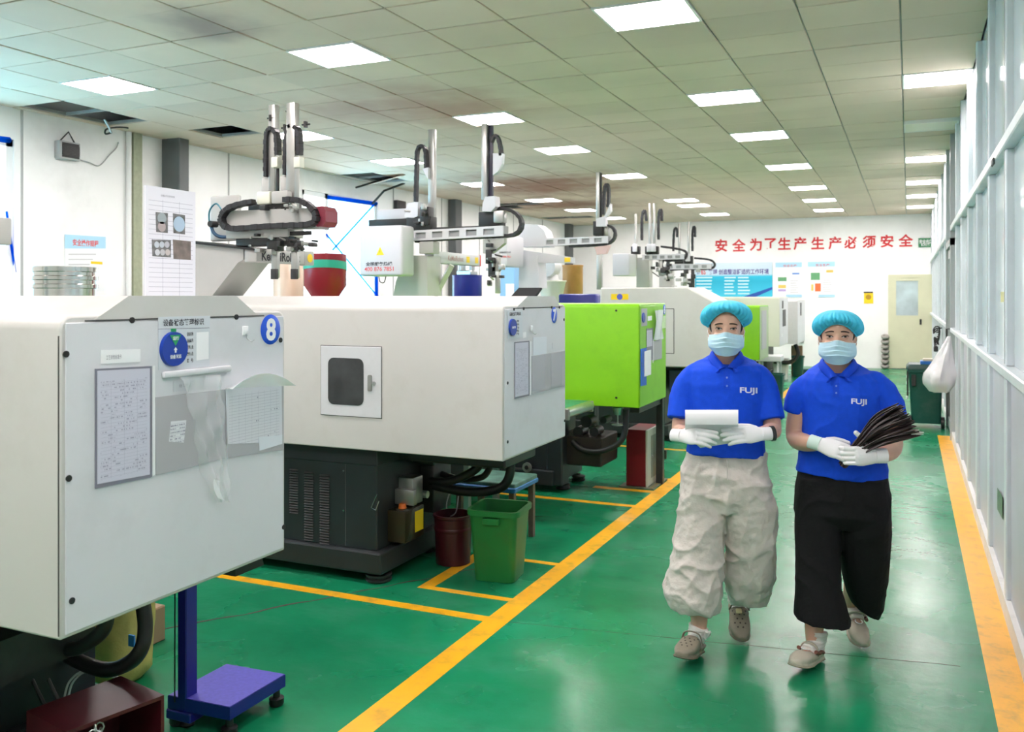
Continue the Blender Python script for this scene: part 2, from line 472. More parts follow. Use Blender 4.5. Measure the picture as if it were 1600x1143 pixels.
for (px_, py_, rad, c, am) in ((320, 40, .5, (.16,.10,.12), .65), (690, 170, 1.3, (.46,.25,.19), .8), (850, 290, 2.1, (.30,.13,.08), .95), (540, 175, .9, (.5,.32,.26), .65), (880, 320, 1.8, (.26,.11,.06), .9)):
    q = onZ(px_, py_, H); stain(q.x, q.y, rad, c, am)
nt.links.new(col, b.inputs['Base Color']); b.inputs['Roughness'].default_value = .75
M_tile = M_tile_
M_bar = mat('ceiling_grid_bar', (.34, .34, .32), .5)
ceiling = struct(MB().box((XL-.2, YF-.2, HT), (3.2, YB+.2, HT+.1)).build('ceiling', mat('soffit_grey', (.10, .10, .10), .9)))
LROWS = [0, 5, 9, 14, 19, 23, 27]
lights = []
for r_ in LROWS:
    for ci in ((0, 3, 7, 11) if r_ else (3, 7, 11)): lights.append((ci, r_))
lights = [l for l in lights if l != (7, 19)] + [(7, 21)]
for r_ in (-4, -9, -14): lights += [(3, r_), (7, r_), (11, r_)]
lights += [(0, -9)]
dead = (0, 9)
ncol = 14; rlo = math.floor((YF - GY0) / TY); rhi = math.ceil((YB - GY0) / TY)
def col_x(i):
    """column i counted leftwards from the partition: column 0 is cut by it"""
    if i == 0: return (GX0, XR + .022)
    return (max(GX0 - TX*i, XL), GX0 - TX*(i-1))
hole = set()
for (px_, py_) in ((95, 178), (135, 182), (170, 188), (205, 191), (345, 207), (380, 207)):
    q = onZ(px_, py_, H); hole.add((int(math.floor((GX0 - q.x)/TX))+1, int(math.floor((q.y - GY0)/TY))))
hole |= {(13, 11), (13, 12), (12, 20), (13, 20), (13, 21), (12, 26), (13, 26)}
tiles = []
for c in range(ncol + 1):
    xa, xb = col_x(c)
    if xb - xa < .05: continue
    for r_ in range(rlo, rhi):
        if (c, r_) in lights or (c, r_) in hole: continue
        ya, yb = max(GY0 + r_*TY, YF), min(GY0 + (r_+1)*TY, YB)
        if yb - ya < .05: continue
        q = pix(((xa+xb)/2, (ya+yb)/2, H))
        vis = q[2] > .5 and -80 < q[0] < 1680 and -60 < q[1] < HORIZON
        tiles.append((0 if vis else 1, q[2], xa, xb, ya, yb))
tiles.sort()
me_cache = {}
rest = MB()
GAP = .006
for i, (nv, d, xa, xb, ya, yb) in enumerate(tiles):
    if i < 290 and not nv:
        key = (round(xb-xa, 3), round(yb-ya, 3))
        if key not in me_cache:
            w, l = key
            mbt = MB().bbox((-w/2+GAP, -l/2+GAP, 0), (w/2-GAP, l/2-GAP, .015), .003, 1)
            me_cache[key] = mbt.mesh('ceiling_tile'); me_cache[key].materials.append(M_tile)
        o = bpy.data.objects.new('ceiling_tile', me_cache[key]); COL.objects.link(o); o.parent = ceiling
        sag = random.uniform(-.004, .003)
        o.location = ((xa+xb)/2, (ya+yb)/2, H + .002 + sag); o.rotation_euler = (random.gauss(0, .003), random.gauss(0, .003), 0)
    else:
        rest.box((xa+GAP, ya+GAP, H+.002), (xb-GAP, yb-GAP, H+.015))
o = rest.build('ceiling_tiles', M_tile, ceiling); o['kind'] = 'stuff'
# a sagging tile by the far window
Msag = Matrix.Translation((XL+.75, GY0 + 11.9*TY, H-.03)) @ Matrix.Rotation(.25, 4, 'X') @ Matrix.Rotation(-.18, 4, 'Y')
MB().bbox((-.29, -.25, 0), (.29, .25, .012), .003, 1, M=Msag).build('ceiling_tile', M_tile, ceiling)
bars = MB()
for i in range(ncol): bars.box((GX0-TX*i-.010, YF, H+.0155), (GX0-TX*i+.010, YB, H+.045)) if GX0-TX*i > XL else None
for r_ in range(rlo+1, rhi): bars.box((XL, GY0+r_*TY-.010, H+.016), (XR, GY0+r_*TY+.010, H+.044))
o = bars.build('ceiling_grid', M_bar, ceiling); o['kind'] = 'stuff'
# lamps
def emit_mat(name, c, s):
    m = bpy.data.materials.new(name); m.use_nodes = True; nt = m.node_tree; nt.nodes.remove(nt.nodes['Principled BSDF'])
    e = nt.nodes.new('ShaderNodeEmission'); e.inputs['Color'].default_value = (*c, 1); e.inputs['Strength'].default_value = s
    nt.links.new(e.outputs[0], nt.nodes['Material Output'].inputs['Surface']); return m
M_em = emit_mat('led_diffuser', (1.0, .90, .905), PANEL_L)
M_lf = mat('lamp_frame_white', (.8, .8, .78), .4); M_off = mat('lamp_off_diffuser', (.75, .74, .62), .4)
names_c = {0: 'along the glazed partition', 3: 'above the aisle', 7: 'above the robots', 11: 'over the window side'}
lights.sort(key=lambda t: (t[0], t[1]))
near = {}
for (c, r_) in lights:
    xa, xb = col_x(c); ya, yb = GY0 + r_*TY, GY0 + (r_+1)*TY
    k = near[c] = near.get(c, 0) + (1 if r_ >= 0 else 0)
    ordw = ['behind the camera', 'nearest', 'second nearest', 'third nearest', 'fourth nearest', 'fifth nearest', 'sixth nearest', 'seventh nearest', 'farthest'][k] if r_ >= 0 else 'unseen'
    lit = (c, r_) != dead
    if r_ < 0: lab = 'square white ceiling lamp out of view behind the photographer'
    elif not lit: lab = 'unlit yellowed ceiling lamp hanging loose beside the glazed partition'
    else: lab = '%s lit ceiling panel in the row %s' % (ordw, names_c[c])
    z = H - (.03 if not lit else 0)
    t = thing('ceiling_light', lab, 'ceiling light', ((xa+xb)/2, (ya+yb)/2, z), 0, 'recessed ceiling panels' if r_ >= 0 else 'ceiling panels behind the camera')
    f = MB(); e_ = .018
    for lo, hi in (((xa+.002, ya+.002), (xb-.002, ya+e_)), ((xa+.002, yb-e_), (xb-.002, yb-.002)), ((xa+.002, ya+e_), (xa+e_, yb-e_)), ((xb-e_, ya+e_), (xb-.002, yb-e_))):
        f.box((lo[0], lo[1], z-.006), (hi[0], hi[1], z+.02))
    f.box((xa+.002, ya+.002, z+.02), (xb-.002, yb-.002, z+.05))
    f.build('lamp_frame', M_lf, t)
    MB().box((xa+e_, ya+e_, z-.002), (xb-e_, yb-e_, z+.012)).build('diffuser', M_em if lit else M_off, t)

# right partition ----------------------------------------------------------
M_pane, nt, b = node_mat('milky_glass')
b.inputs['Base Color'].default_value = (.60, .68, .70, 1); b.inputs['Roughness'].default_value = .10; b.inputs['Specular IOR Level'].default_value = .8
M_pane_up, nt, b = node_mat('milky_glass_upper')
b.inputs['Base Color'].default_value = (.66, .74, .78, 1); b.inputs['Roughness'].default_value = .06; b.inputs['Specular IOR Level'].default_value = .9
R1, R2 = 1.22, 2.36
part = struct(MB().box((XR+.12, YF, 0), (XR+.16, YB, HT)).build('wall_right', M_board))
PY = [5.12 + 1.05*i for i in range(-9, 6)]          # posts
DOOR0, DOOR1 = 11.15, 12.45
PY2 = [DOOR1 + .06 + 1.15*i for i in range(0, 9)]
zz = [(.10, R1), (R1+.05, R2), (R2+.06, H)]
post_me = None
for y in PY + PY2:
    for (z0, z1) in zz:
        MB().bbox((XR-.012, y-.045, z0), (XR+.12, y+.045, z1), .006, 1).build('post', M_alu, part)
    MB().box((XR-.014, y-.004, R1+.06), (XR-.0121, y+.004, H)).build('post_groove', mat('groove_grey', (.35,.37,.4), .6), part)
def bays(P): return [(P[i]+.045, P[i+1]-.045) for i in range(len(P)-1)]
for (ya, yb) in bays(PY) + bays(PY2):
    MB().box((XR+.012, ya, .10), (XR+.032, yb, R1)).build('board', M_board, part)
    MB().box((XR+.026, ya, R1+.05), (XR+.032, yb, R2)).build('pane', M_pane, part)
    MB().box((XR+.024, ya, R2+.06), (XR+.030, yb, H)).build('pane', M_pane_up, part)
for (ya, yb) in ((YF, DOOR0), (DOOR1, YB)):
    MB().bbox((XR-.03, ya, R1), (XR+.12, yb, R1+.05), .006, 1).build('rail', M_alu, part)
    MB().bbox((XR-.03, ya, R2), (XR+.12, yb, R2+.06), .006, 1).build('rail', M_alu, part)
    MB().box((XR-.015, ya, 0), (XR+.12, yb, .10)).build('kerb', mat('white_kerb', (.74,.74,.72), .5, dirt=(.4,.38,.35), dscale=5, damt=.6), part)
# door in the partition: frame, leaf standing shut, transom
MB().box((XR-.03, DOOR0, 0), (XR+.12, DOOR0+.08, H)).box((XR-.03, DOOR1-.08, 0), (XR+.12, DOOR1, H)).box((XR-.03, DOOR0, 2.2), (XR+.12, DOOR1, 2.28)).build('door_frame', mat('grey_aluminium', (.42,.45,.45), .35), part)
MB().box((XR+.05, DOOR0+.08, 2.28), (XR+.058, DOOR1-.08, H)).build('pane', M_pane_up, part)
d1 = MB()
ya, yb = DOOR0+.09, DOOR1-.09
M_dal = mat('door_aluminium', (.45, .48, .48), .35)
d1.box((XR-.01, ya, .02), (XR+.04, ya+.1, 2.18)).box((XR-.01, yb-.1, .02), (XR+.04, yb, 2.18)).box((XR-.01, ya, .02), (XR+.04, yb, .14)).box((XR-.01, ya, 2.08), (XR+.04, yb, 2.18)).box((XR-.01, ya, .9), (XR+.04, yb, 1.0))
door1 = struct(d1.build('door_1', M_dal))
MB().box((XR+.01, ya+.1, 1.0), (XR+.018, yb-.1, 2.08)).build('pane', mat('green_glass', (.22,.36,.33), .08), door1)
MB().box((XR+.005, ya+.1, .14), (XR+.02, yb-.1, .9)).build('door_panel', mat('dark_door_panel', (.10,.11,.11), .4), door1)
MB().tube([(XR-.01, ya+.05, 1.0), (XR-.06, ya+.05, 1.0), (XR-.06, ya+.05, 1.25), (XR-.01, ya+.05, 1.25)], .012, 8).build('door_handle', mat('black_metal', (.02,.02,.02), .4), door1)

# far door in the back wall
M_cream = mat('cream_paint', (.66, .66, .47), .45, noise=.04, nscale=3)
yB = YB
x0, x1 = onY(1388, 500, yB).x, onY(1447, 500, yB).x
zt = onY(1400, 429, yB).z
d2 = MB(); fw = .07
d2.box((x0, yB-.05, 0), (x0+fw, yB, zt-fw)).box((x1-fw, yB-.05, 0), (x1, yB, zt-fw)).box((x0, yB-.05, zt-fw), (x1, yB, zt))
zg0, zg1 = onY(1400, 498, yB).z, zt-.14
d2.box((x0+fw, yB-.035, 0.02), (x1-fw, yB-.003, zg0)); d2.box((x0+fw, yB-.04, zg0), (x1-fw, yB-.003, zg0+.08))
d2.box((x0+fw, yB-.035, zg0+.08), (x0+fw+.09, yB-.003, zt-fw)).box((x1-fw-.09, yB-.035, zg0+.08), (x1-fw, yB-.003, zt-fw)).box((x0+fw+.09, yB-.035, zg1), (x1-fw-.09, yB-.003, zt-fw))
door2 = struct(d2.build('door_2', M_cream))
MB().box((x0+fw+.09, yB-.02, zg0+.08), (x1-fw-.09, yB-.012, zg1)).build('pane', mat('hazy_door_glass', (.48,.58,.60), .12, noise=.25, nscale=2.2), door2)
MB().box((x1-fw-.06, yB-.06, 1.0), (x1-fw-.02, yB-.035, 1.12)).build('door_handle', mat('black_metal', (.02,.02,.02), .4), door2)
struct(MB().box((x1, yB-.05, 0), (x1+.28, yB-.004, zt)).build('trim_2', M_cream))
# ------------------------------------------------------------------ moulding machines
XE = -1.92                                  # plane of the hood ends
M_hood = mat('hood_paint_offwhite', (.58, .575, .55), .38, noise=.03, nscale=2, dirt=(.42,.41,.36), dscale=4, damt=.35)
M_hood2 = mat('hood_paint_grey', (.66, .67, .70), .36, noise=.03, nscale=2, dirt=(.42,.42,.40), dscale=5, damt=.25)
M_green = mat('hood_paint_lime', (.22, .56, .008), .34, noise=.04, nscale=3, dirt=(.14,.38,.01), dscale=5, damt=.4)
M_creamh = mat('hood_paint_cream', (.68, .69, .58), .4, noise=.03, nscale=3)
M_greyh = mat('hood_paint_midgrey', (.52, .53, .53), .4, noise=.03)
M_slate = mat('slate_cast_paint', (.018, .023, .026), .42, noise=.12, nscale=5, dirt=(.02,.018,.015), dscale=6, damt=.6)
M_black = mat('black_rubber', (.014, .014, .015), .45)
M_bolt = mat('black_screw', (.01, .01, .01), .5)
M_steel = mat('brushed_steel', (.52, .53, .53), .28, metal=1.0, noise=.06, nscale=30)
M_dsteel = mat('dark_steel', (.05, .05, .05), .4, metal=.6, noise=.1)
M_seamd = mat('dark_seam', (.08, .08, .08), .7)
M_blue = mat('sign_blue', (.006, .085, .66), .3)
M_white = mat('sign_white', (.86, .87, .89), .4)
M_ink = mat('print_black', (.03, .03, .04), .6)
M_inkg = mat('print_grey', (.22, .22, .27), .6)
M_red = mat('print_red', (.70, .03, .03), .45)
M_yelp = mat('sticker_yellow', (.90, .62, .01), .4)
M_robot = mat('robot_white', (.42, .42, .40), .34, noise=.03, nscale=6, dirt=(.4,.39,.36), dscale=8, damt=.3)
M_robot2 = mat('robot_cool_white', (.60, .60, .63), .34, noise=.02, nscale=6)
M_alum = mat('aluminium_profile', (.42, .42, .40), .35, metal=.8, noise=.06, nscale=12)
M_chain = mat('cable_chain_plastic', (.013, .013, .016), .5)

def rounded_poly(y0, y1, z0, z1, r=.035, n=4):
    P = [(y0, z0), (y1, z0)]
    for k in range(n+1):
        t = k/n*math.pi/2; P.append((y1 - r + r*math.cos(t), z1 - r + r*math.sin(t)))
    for k in range(n+1):
        t = math.pi/2 + k/n*math.pi/2; P.append((y0 + r + r*math.cos(t), z1 - r + r*math.sin(t)))
    return P

def hood(t, y0, y1, z0, z1, xl, m, mend=None, cap=None, screws=(), inset=.012, seams=()):
    h = MB().prism(rounded_poly(y0, y1, z0, z1), 'x', xl, XE-.004)
    o = h.build('hood', m, t, 35)
    bev = o.modifiers.new('edge', 'BEVEL'); bev.width = .006; bev.segments = 2; bev.limit_method = 'ANGLE'
    e = MB().bbox((XE-.004, y0+inset, z0+.01), (XE, y1-inset, z1-.018), .002, 1).build('end_panel', mend or m, t)
    if cap:
        ya, yb, yc, yd, zt = cap
        MB().prism([(ya, z1-.012), (yb, zt), (yc, zt), (yd, z1-.012)], 'x', xl, XE-.001).build('hood_cap', m, t)
        MB().box((XE-.001, ya-.03, z1-.0165), (XE+.0006, yd+.03, z1-.0125)).build('cap_seam', M_seamd, t)
    for (y, z) in screws:
        MB().cyl((XE-.001, y, z), (XE+.003, y, z), .0085, n=10).build('screw', M_bolt, t, 40)
    for (lo, hi) in seams: MB().box(lo, hi).build('seam', M_seamd, t)
    return o

def foot(t, x, y, h=.07, r=.06):
    MB().lathe([(r*.9, 0), (r, .008), (r, .018), (r*.86, .022), (r*.86, .030), (r, .034), (r, .044), (r*.8, .05), (r*.3, .052), (r*.3, h)], (x, y, 0), 20).build('levelling_foot', M_dsteel, t, 40)

def base(t, x0, x1, y0, y1, ztop, ytop=None):
    MB().bbox((x0, y0, .18), (x1, y1, ztop), .008, 1).build('base', M_slate, t)
    MB().bbox((x0, y0-.035, .06), (x1+.05, y1+.035, .185), .012, 2).build('plinth', M_slate, t)
    MB().bbox((x0, y0-.006, ztop-.10), (x1+.006, y1+.006, ztop), .004, 1).build('base_rim', M_slate, t)

def hose(t, pts, r=.022, name='hose', m=None, n=10):
    P = spline(pts, 6); return MB().tube(P, r, n).build(name, m or M_black, t, 60)
def spline(pts, k=6):
    pts = [Vector(p) for p in pts]; out = []
    for i in range(len(pts)-1):
        p0 = pts[max(i-1,0)]; p1 = pts[i]; p2 = pts[i+1]; p3 = pts[min(i+2,len(pts)-1)]
        for j in range(k):
            t = j/k
            out.append(.5*((2*p1) + (p2-p0)*t + (2*p0-5*p1+4*p2-p3)*t*t + (3*p1-p0-3*p2+p3)*t**3))
    out.append(pts[-1]); return out

# --- machine 8 (nearest)
m8 = thing('injection_moulding_machine', 'nearest off-white injection moulding machine, marked 8, cut by the left edge', 'machine', (-3.5, 1.98, 0), 0, 'row of injection moulding machines')
y0, y1, z0, z1 = 1.56, 2.43, .765, 1.572
Y8 = lambda x, y: onX(x, y, XE).y
Z8 = lambda x, y: onX(x, y, XE).z
sc8 = [(Y8(x, y), Z8(x, y)) for x, y in ((206, 500), (369, 495), (103, 553), (107, 747), (112, 938), (438, 531), (443, 823))]
hood(m8, y0, y1, z0, z1, -4.6, M_hood, M_hood2, (1.66, 1.77, 2.19, 2.29, 1.622), sc8, seams=[((XE-.012, y0-.0006, z0+.01), (XE-.008, y0+.002, z1-.05))])
MB().bbox((-7.4, 1.6, .76), (-4.6, 2.4, 1.25), .02, 2).build('injection_bed', M_hood, m8)
base(m8, -7.2, -2.72, 1.66, 2.36, .764)
for x in (-2.85, -4.6, -6.9): foot(m8, x, 1.72); foot(m8, x, 2.3)
MB().prism([(1.62, .42), (2.2, .42), (2.2, .56), (1.75, .56)], 'x', -2.72, -2.55).build('toggle_bracket', M_dsteel, m8)
MB().prism([(2.30, .70), (2.44, .70), (2.42, .757), (2.30, .757)], 'x', -2.12, -2.02).build('hood_bracket', M_dsteel, m8)
P = lambda x, y, Y: onY(x, y, Y)
hose(m8, [P(222, 935, 2.28), P(227, 975, 2.28), P(222, 1010, 2.26), P(203, 1034, 2.25), P(168, 1046, 2.24), P(128, 1035, 2.24), P(95, 1015, 2.24), P(60, 985, 2.24)], .026)
hose(m8, [P(170, 945, 2.1), P(160, 985, 2.1), P(120, 1012, 2.1), P(70, 1012, 2.12), P(20, 1000, 2.14)], .024)
for dx in (0, 6):
    hose(m8, [P(100+dx, 1092, 2.2), P(108+dx, 1065, 2.22), P(130+dx, 1048, 2.25), P(165+dx, 1052, 2.3), P(182+dx, 1060, 2.3)], .004, 'clear_hose', mat('clear_hose', (.6,.62,.6), .2))
for dx in (0, 25): hose(m8, [P(50+dx, 1060, 2.1), P(62+dx, 1085, 2.1), P(75+dx, 1110, 2.1)], .006, 'grey_cable', M_dsteel)

# --- machine 7
m7 = thing('injection_moulding_machine', 'white injection moulding machine marked 7 with a small latched door in its long side', 'machine', (-4, 4.65, 0), 0, 'row of injection moulding machines')
y0, y1, z0, z1 = 4.20, 5.115, .762, 1.572
sc7 = [(onX(x, y, XE).y, onX(x, y, XE).z) for x, y in ((803, 483), (818, 482), (862, 480), (874, 480), (793, 598), (793, 690), (881, 499), (882, 657))]
hood(m7, y0, y1, z0, z1, -4.7, M_hood, M_hood2, (4.36, 4.52, 4.93, 5.02, 1.622), sc7)
base(m7, -7.2, -2.74, 4.27, 5.02, .764)
XB = -2.74
# side door of the hood
dx0, dx1 = onY(502, 600, y0).x, onY(596, 600, y0).x
dz1, dz0 = onY(550, 541, y0).z, onY(550, 650, y0).z
MB().box((dx0-.004, y0-.0008, dz0-.004), (dx1+.004, y0+.002, dz1+.004)).build('door_gap', M_seamd, m7)
dr = MB().bbox((dx0, y0-.006, dz0), (dx1, y0+.004, dz1), .002, 1).build('side_door', M_hood2, m7)
wx0, wx1 = onY(514, 600, y0).x, onY(569, 600, y0).x; wz1, wz0 = onY(540, 559, y0).z, onY(540, 632, y0).z
def rrect(x0, x1, z0, z1, r, n=4):
    P = []
    for (cx, cz, a0) in ((x1-r, z0+r, -90), (x1-r, z1-r, 0), (x0+r, z1-r, 90), (x0+r, z0+r, 180)):
        for k in range(n+1):
            t = math.radians(a0 + 90*k/n); P.append((cx+r*math.cos(t), cz+r*math.sin(t)))
    return P
MB().prism(rrect(wx0, wx1, wz0, wz1, .035), 'y', y0-.009, y0-.005).build('door_window', mat('smoked_glass', (.045,.048,.05), .12, noise=.3, nscale=9), dr, 40)
lx, lz = onY(579, 596, y0).x, onY(579, 598, y0).z
MB().prism(rrect(lx-.011, lx+.013, lz-.045, lz+.045, .008), 'y', y0-.014, y0-.005).build('door_latch', M_alum, dr, 40)
MB().cyl((lx+.028, y0-.016, lz+.0), (lx+.028, y0-.006, lz), .011, n=12).build('door_lock', M_steel, dr, 40)
# louvred panel and fittings of the base
lv = MB()
yb_ = 4.27
pz = lambda y: onY(500, y, yb_).z
for (xa, xb, ya, yb, n) in ((453, 466, 738, 806, 18), (476, 490, 740, 846, 27), (500, 515, 742, 848, 27)):
    xx0, xx1 = onY(xa, 800, yb_).x, onY(xb, 800, yb_).x
    for k in range(n):
        z = pz(ya) + (pz(yb)-pz(ya))*k/(n-1)
        MB().prism([(yb_, z+.007), (yb_-.007, z-.001), (yb_, z-.003)], 'x', xx0, xx1).build('louvre', M_bolt, m7)
sx = onY(540, 800, yb_).x
MB().box((sx-.002, yb_-.001, .19), (sx+.002, yb_+.002, .66)).build('panel_seam', M_seamd, m7)
for y in (735, 797, 859):
    q = onY(537, y, yb_); MB().cyl((q.x, yb_-.004, q.z), (q.x, yb_, q.z), .005, n=8).build('screw', M_steel, m7, 40)
q = onZ(575, 912, 0); foot(m7, q.x+.02, 4.33, .075, .075); foot(m7, -2.8, 4.98, .075, .07); foot(m7, -6.8, 4.35); foot(m7, -6.8, 4.95)
# valve block, oiler, hoses at the base's end
MB().bbox((XB, 4.50, .40), (XB+.10, 4.62, .56), .008, 2).bbox((XB, 4.46, .41), (XB+.13, 4.50, .50), .006, 2).cyl((XB+.02, 4.64, .44), (XB+.12, 4.64, .44), .022).build('lubricator', M_alum, m7, 40)
MB().bbox((XB, 4.38, .21), (XB+.12, 4.60, .395), .008, 2).build('oil_reservoir', mat('amber_oil_tank', (.035,.027,.014), .25), m7, 40)
MB().bbox((XB+.1201, 4.49, .25), (XB+.1215, 4.585, .37), .0003, 1).build('warning_label', M_yelp, m7)
MB().cyl((XB+.06, 4.45, .395), (XB+.06, 4.45, .42), .025, .02).build('filler_cap', mat('orange_cap', (.7,.16,.02), .4), m7, 40)
MB().bbox((XB, 4.75, .30), (XB+.10, 4.98, .62), .01, 2).build('junction_box', M_dsteel, m7, 40)
Q = lambda x, y, Y=4.75: onY(x, y, Y)
hose(m7, [Q(672, 752), Q(700, 752), Q(728, 742), Q(748, 728), Q(757, 705)], .026)
hose(m7, [Q(678, 758), Q(715, 766), Q(752, 768), Q(785, 760), Q(797, 738), Q(797, 708)], .028)
hose(m7, [Q(690, 740, 4.85), Q(720, 748, 4.85), Q(755, 744, 4.85), Q(768, 720, 4.85), Q(770, 700, 4.85)], .02)
for k in range(4):
    MB().cyl((XB+.02, 4.66+k*.07, .64), (XB+.16, 4.66+k*.07, .64), .028, n=10).build('hydraulic_fitting', M_dsteel, m7, 40)
MB().bbox((XB-.02, 4.5, .66), (-2.05, 4.95, .757), .01, 1).build('hood_support', M_slate, m7)
hose(m7, [Q(706, 760, 4.9), Q(698, 785, 4.9), Q(700, 805, 4.9), Q(712, 800, 4.9), Q(716, 775, 4.9)], .004, 'coiled_cable', mat('pale_cable', (.5,.5,.5), .4))
MB().tube([(onY(589, 770, yb_-.008).x, yb_-.008, pz(762)), (onY(580, 780, yb_-.008).x, yb_-.008, pz(783)), (onY(587, 785, yb_-.008).x, yb_-.008, pz(786)), (onY(592, 772, yb_-.008).x, yb_-.008, pz(772))], .0022, 6).build('wire_hook', M_steel, m7, 60)

# --- machine 6, lime
m6 = thing('injection_moulding_machine', 'lime green injection moulding machine beside the white machine marked 7', 'machine', (-4, 7.15, 0), 0, 'row of injection moulding machines')
y0, y1, z0, z1 = 6.75, 7.585, .748, 1.562
hood(m6, y0, y1, z0, z1, -4.7, M_green, M_green, None, [])
for x, y in ((963, 485), (963, 621)):
    q = onY(x, y, y0); MB().cyl((q.x, y0-.004, q.z), (q.x, y0, q.z), .009, n=8).build('screw', M_bolt, m6, 40)
base(m6, -7.2, -2.72, 6.85, 7.5, .745)
foot(m6, -2.66, 7.02, .065, .06); foot(m6, -2.66, 7.4, .065, .06)
MB().bbox((-2.74, 6.84, .06), (-2.60, 7.0, .76), .01, 1).build('base_post', M_slate, m6)
fr = MB()
for yy in (6.84, 7.55):
    fr.bbox((-1.995, yy-.03, .0), (-1.935, yy+.03, .745), .004, 1) if yy > 7 else None
fr.bbox((-2.7, 7.50, .70), (-1.95, 7.58, .745), .004, 1).bbox((-2.03, 6.85, .695), (-1.95, 7.58, .745), .004, 1).bbox((-2.30, 7.74, .18), (-1.96, 7.78, .26), .004, 1)
fr.build('support_frame', M_dsteel, m6)
MB().cyl((-2.69, 6.92, .46), (-2.69, 6.835, .46), .05, n=18).build('pump_wheel', M_dsteel, m6, 40)
MB().cyl((-2.9, 6.82, .20), (-2.9, 6.80, .20), .04, n=18).build('pump_disc', M_alum, m6, 40)
MB().cyl((-2.9, 6.8, .20), (-2.9, 6.795, .20), .018, n=14).build('disc_hub', M_black, m6, 40)
for (xx, zz, rr) in ((-2.45, .58, .05), (-2.38, .50, .04), (-2.52, .49, .045), (-2.3, .6, .03)):
    MB().cyl((xx, 7.0, zz), (xx, 7.15, zz), rr, n=14).build('motor_can', M_dsteel, m6, 40)
MB().cyl((-2.16, 6.95, .66), (-2.16, 6.95, .72), .03, .045, n=14).cyl((-2.16, 6.95, .58), (-2.16, 6.95, .66), .007).cyl((-2.16, 6.95, .575), (-2.16, 6.95, .582), .05).build('hood_stop', M_steel, m6, 40)
hose(m6, [(-2.55, 6.95, .42), (-2.45, 6.93, .36), (-2.30, 6.92, .36), (-2.16, 6.93, .42), (-2.10, 6.95, .52), (-2.10, 6.98, .70)], .024)
MB().bbox((-2.70, 6.95, .22), (-2.30, 7.4, .46), .01, 1).build('oil_pan', mat('rusty_brown', (.022,.015,.010), .6, noise=.3), m6)

# --- machines 5 to 2, receding
m5 = thing('injection_moulding_machine', 'tall white injection moulding machine with a sloping end behind the first lime green one', 'machine', (-4, 10.1, 0), 0, 'row of injection moulding machines')
y0, y1 = 9.7, 10.6
XL5 = onY(938, 460, y0).x
MB().prism([(XL5, .84), (XE, .84), (XE, 1.56), (XE-.30, 1.722), (XL5, 1.722)], 'y', y0, y1).build('hood', M_hood, m5).modifiers.new('edge', 'BEVEL').width = .012
a_, b2_ = onY(1041, 482, y0), onY(1053, 552, y0)
for (lo, hi) in (((a_.x-.9, y0-.002, a_.z-.004), (b2_.x, y0+.001, a_.z+.004)), ((a_.x-.9, y0-.002, b2_.z-.004), (b2_.x, y0+.001, b2_.z+.004)), ((b2_.x-.004, y0-.002, b2_.z), (b2_.x+.004, y0+.001, a_.z))):
    MB().box(lo, hi).build('seam', M_seamd, m5)
q0, q1 = onY(955, 459, y0), onY(982, 468, y0)
MB().box((q0.x, y0-.003, q1.z), (q1.x, y0-.0005, q0.z)).build('sticker', M_yelp, m5)
qc = (q0 + q1)/2; MB().cyl((qc.x, y0-.005, qc.z), (qc.x, y0-.002, qc.z), .034, n=18).build('sticker_disc', mat('lilac_blue', (.10,.12,.55), .4), m5, 40)
base(m5, -7.2, -2.5, 9.8, 10.5, .84)
for (x, y) in ((-2.45, 9.86), (-2.45, 10.44)): foot(m5, x, y, .065)
MB().bbox((-2.45, 9.8, .55), (-2.02, 10.5, .80), .01, 1).build('end_tray', mat('dark_blue_steel', (.02,.03,.05), .4), m5)
m4 = thing('injection_moulding_machine', 'farther lime green injection moulding machine, seen past the left worker', 'machine', (-4, 13.3, 0), 0, 'row of injection moulding machines')
hood(m4, 12.9, 13.75, .72, 1.49, -4.7, M_green, mat('lime_end_grey', (.40,.52,.30), .4, noise=.06, nscale=6), None, [])  # end panel in a greyer green than the hood
base(m4, -7.2, -2.5, 13.0, 13.65, .72); foot(m4, -2.6, 13.05, .065); foot(m4, -2.6, 13.6, .065)
MB().bbox((XE-.005, 13.05, .86), (XE+.006, 13.5, 1.42), .002, 1).build('paper_pocket', mat('pocket_grey', (.42,.42,.44), .4), m4)
m3 = thing('injection_moulding_machine', 'cream injection moulding machine just beyond the farther lime green one', 'machine', (-4, 15.5, 0), 0, 'row of injection moulding machines')
hood(m3, 15.0, 16.1, .80, 1.615, -4.7, M_creamh, M_hood2, None, [])
base(m3, -7.2, -2.5, 15.1, 15.9, .80); foot(m3, -2.6, 15.15, .065); foot(m3, -2.6, 15.85, .065)
for (ya, yb, za, zb) in ((15.3, 15.45, 1.42, 1.55), (15.38, 15.75, 1.12, 1.4), (15.2, 15.3, .95, 1.0)):
    MB().bbox((XE-.005, ya, za), (XE+.006, yb, zb), .002, 1).build('notice', M_slate if za > 1.1 else M_white, m3)
m2 = thing('injection_moulding_machine', 'farthest grey injection moulding machine at the end of the row', 'machine', (-4, 18.0, 0), 0, 'row of injection moulding machines')
hood(m2, 17.6, 18.9, .72, 1.55, -4.7, M_greyh, M_hood2, None, [])
base(m2, -7.2, -2.5, 17.7, 18.6, .72); foot(m2, -2.6, 17.75, .065); foot(m2, -2.6, 18.55, .065)
for (ya, yb, za, zb) in ((18.0, 18.2, 1.25, 1.5),):
    MB().bbox((XE-.005, ya, za), (XE+.006, yb, zb), .002, 1).build('notice', M_slate, m2)
hose(m2, [(-2.0, 17.9, .70), (-1.95, 17.9, .5), (-2.1, 17.9, .35), (-2.4, 17.9, .35)], .04)
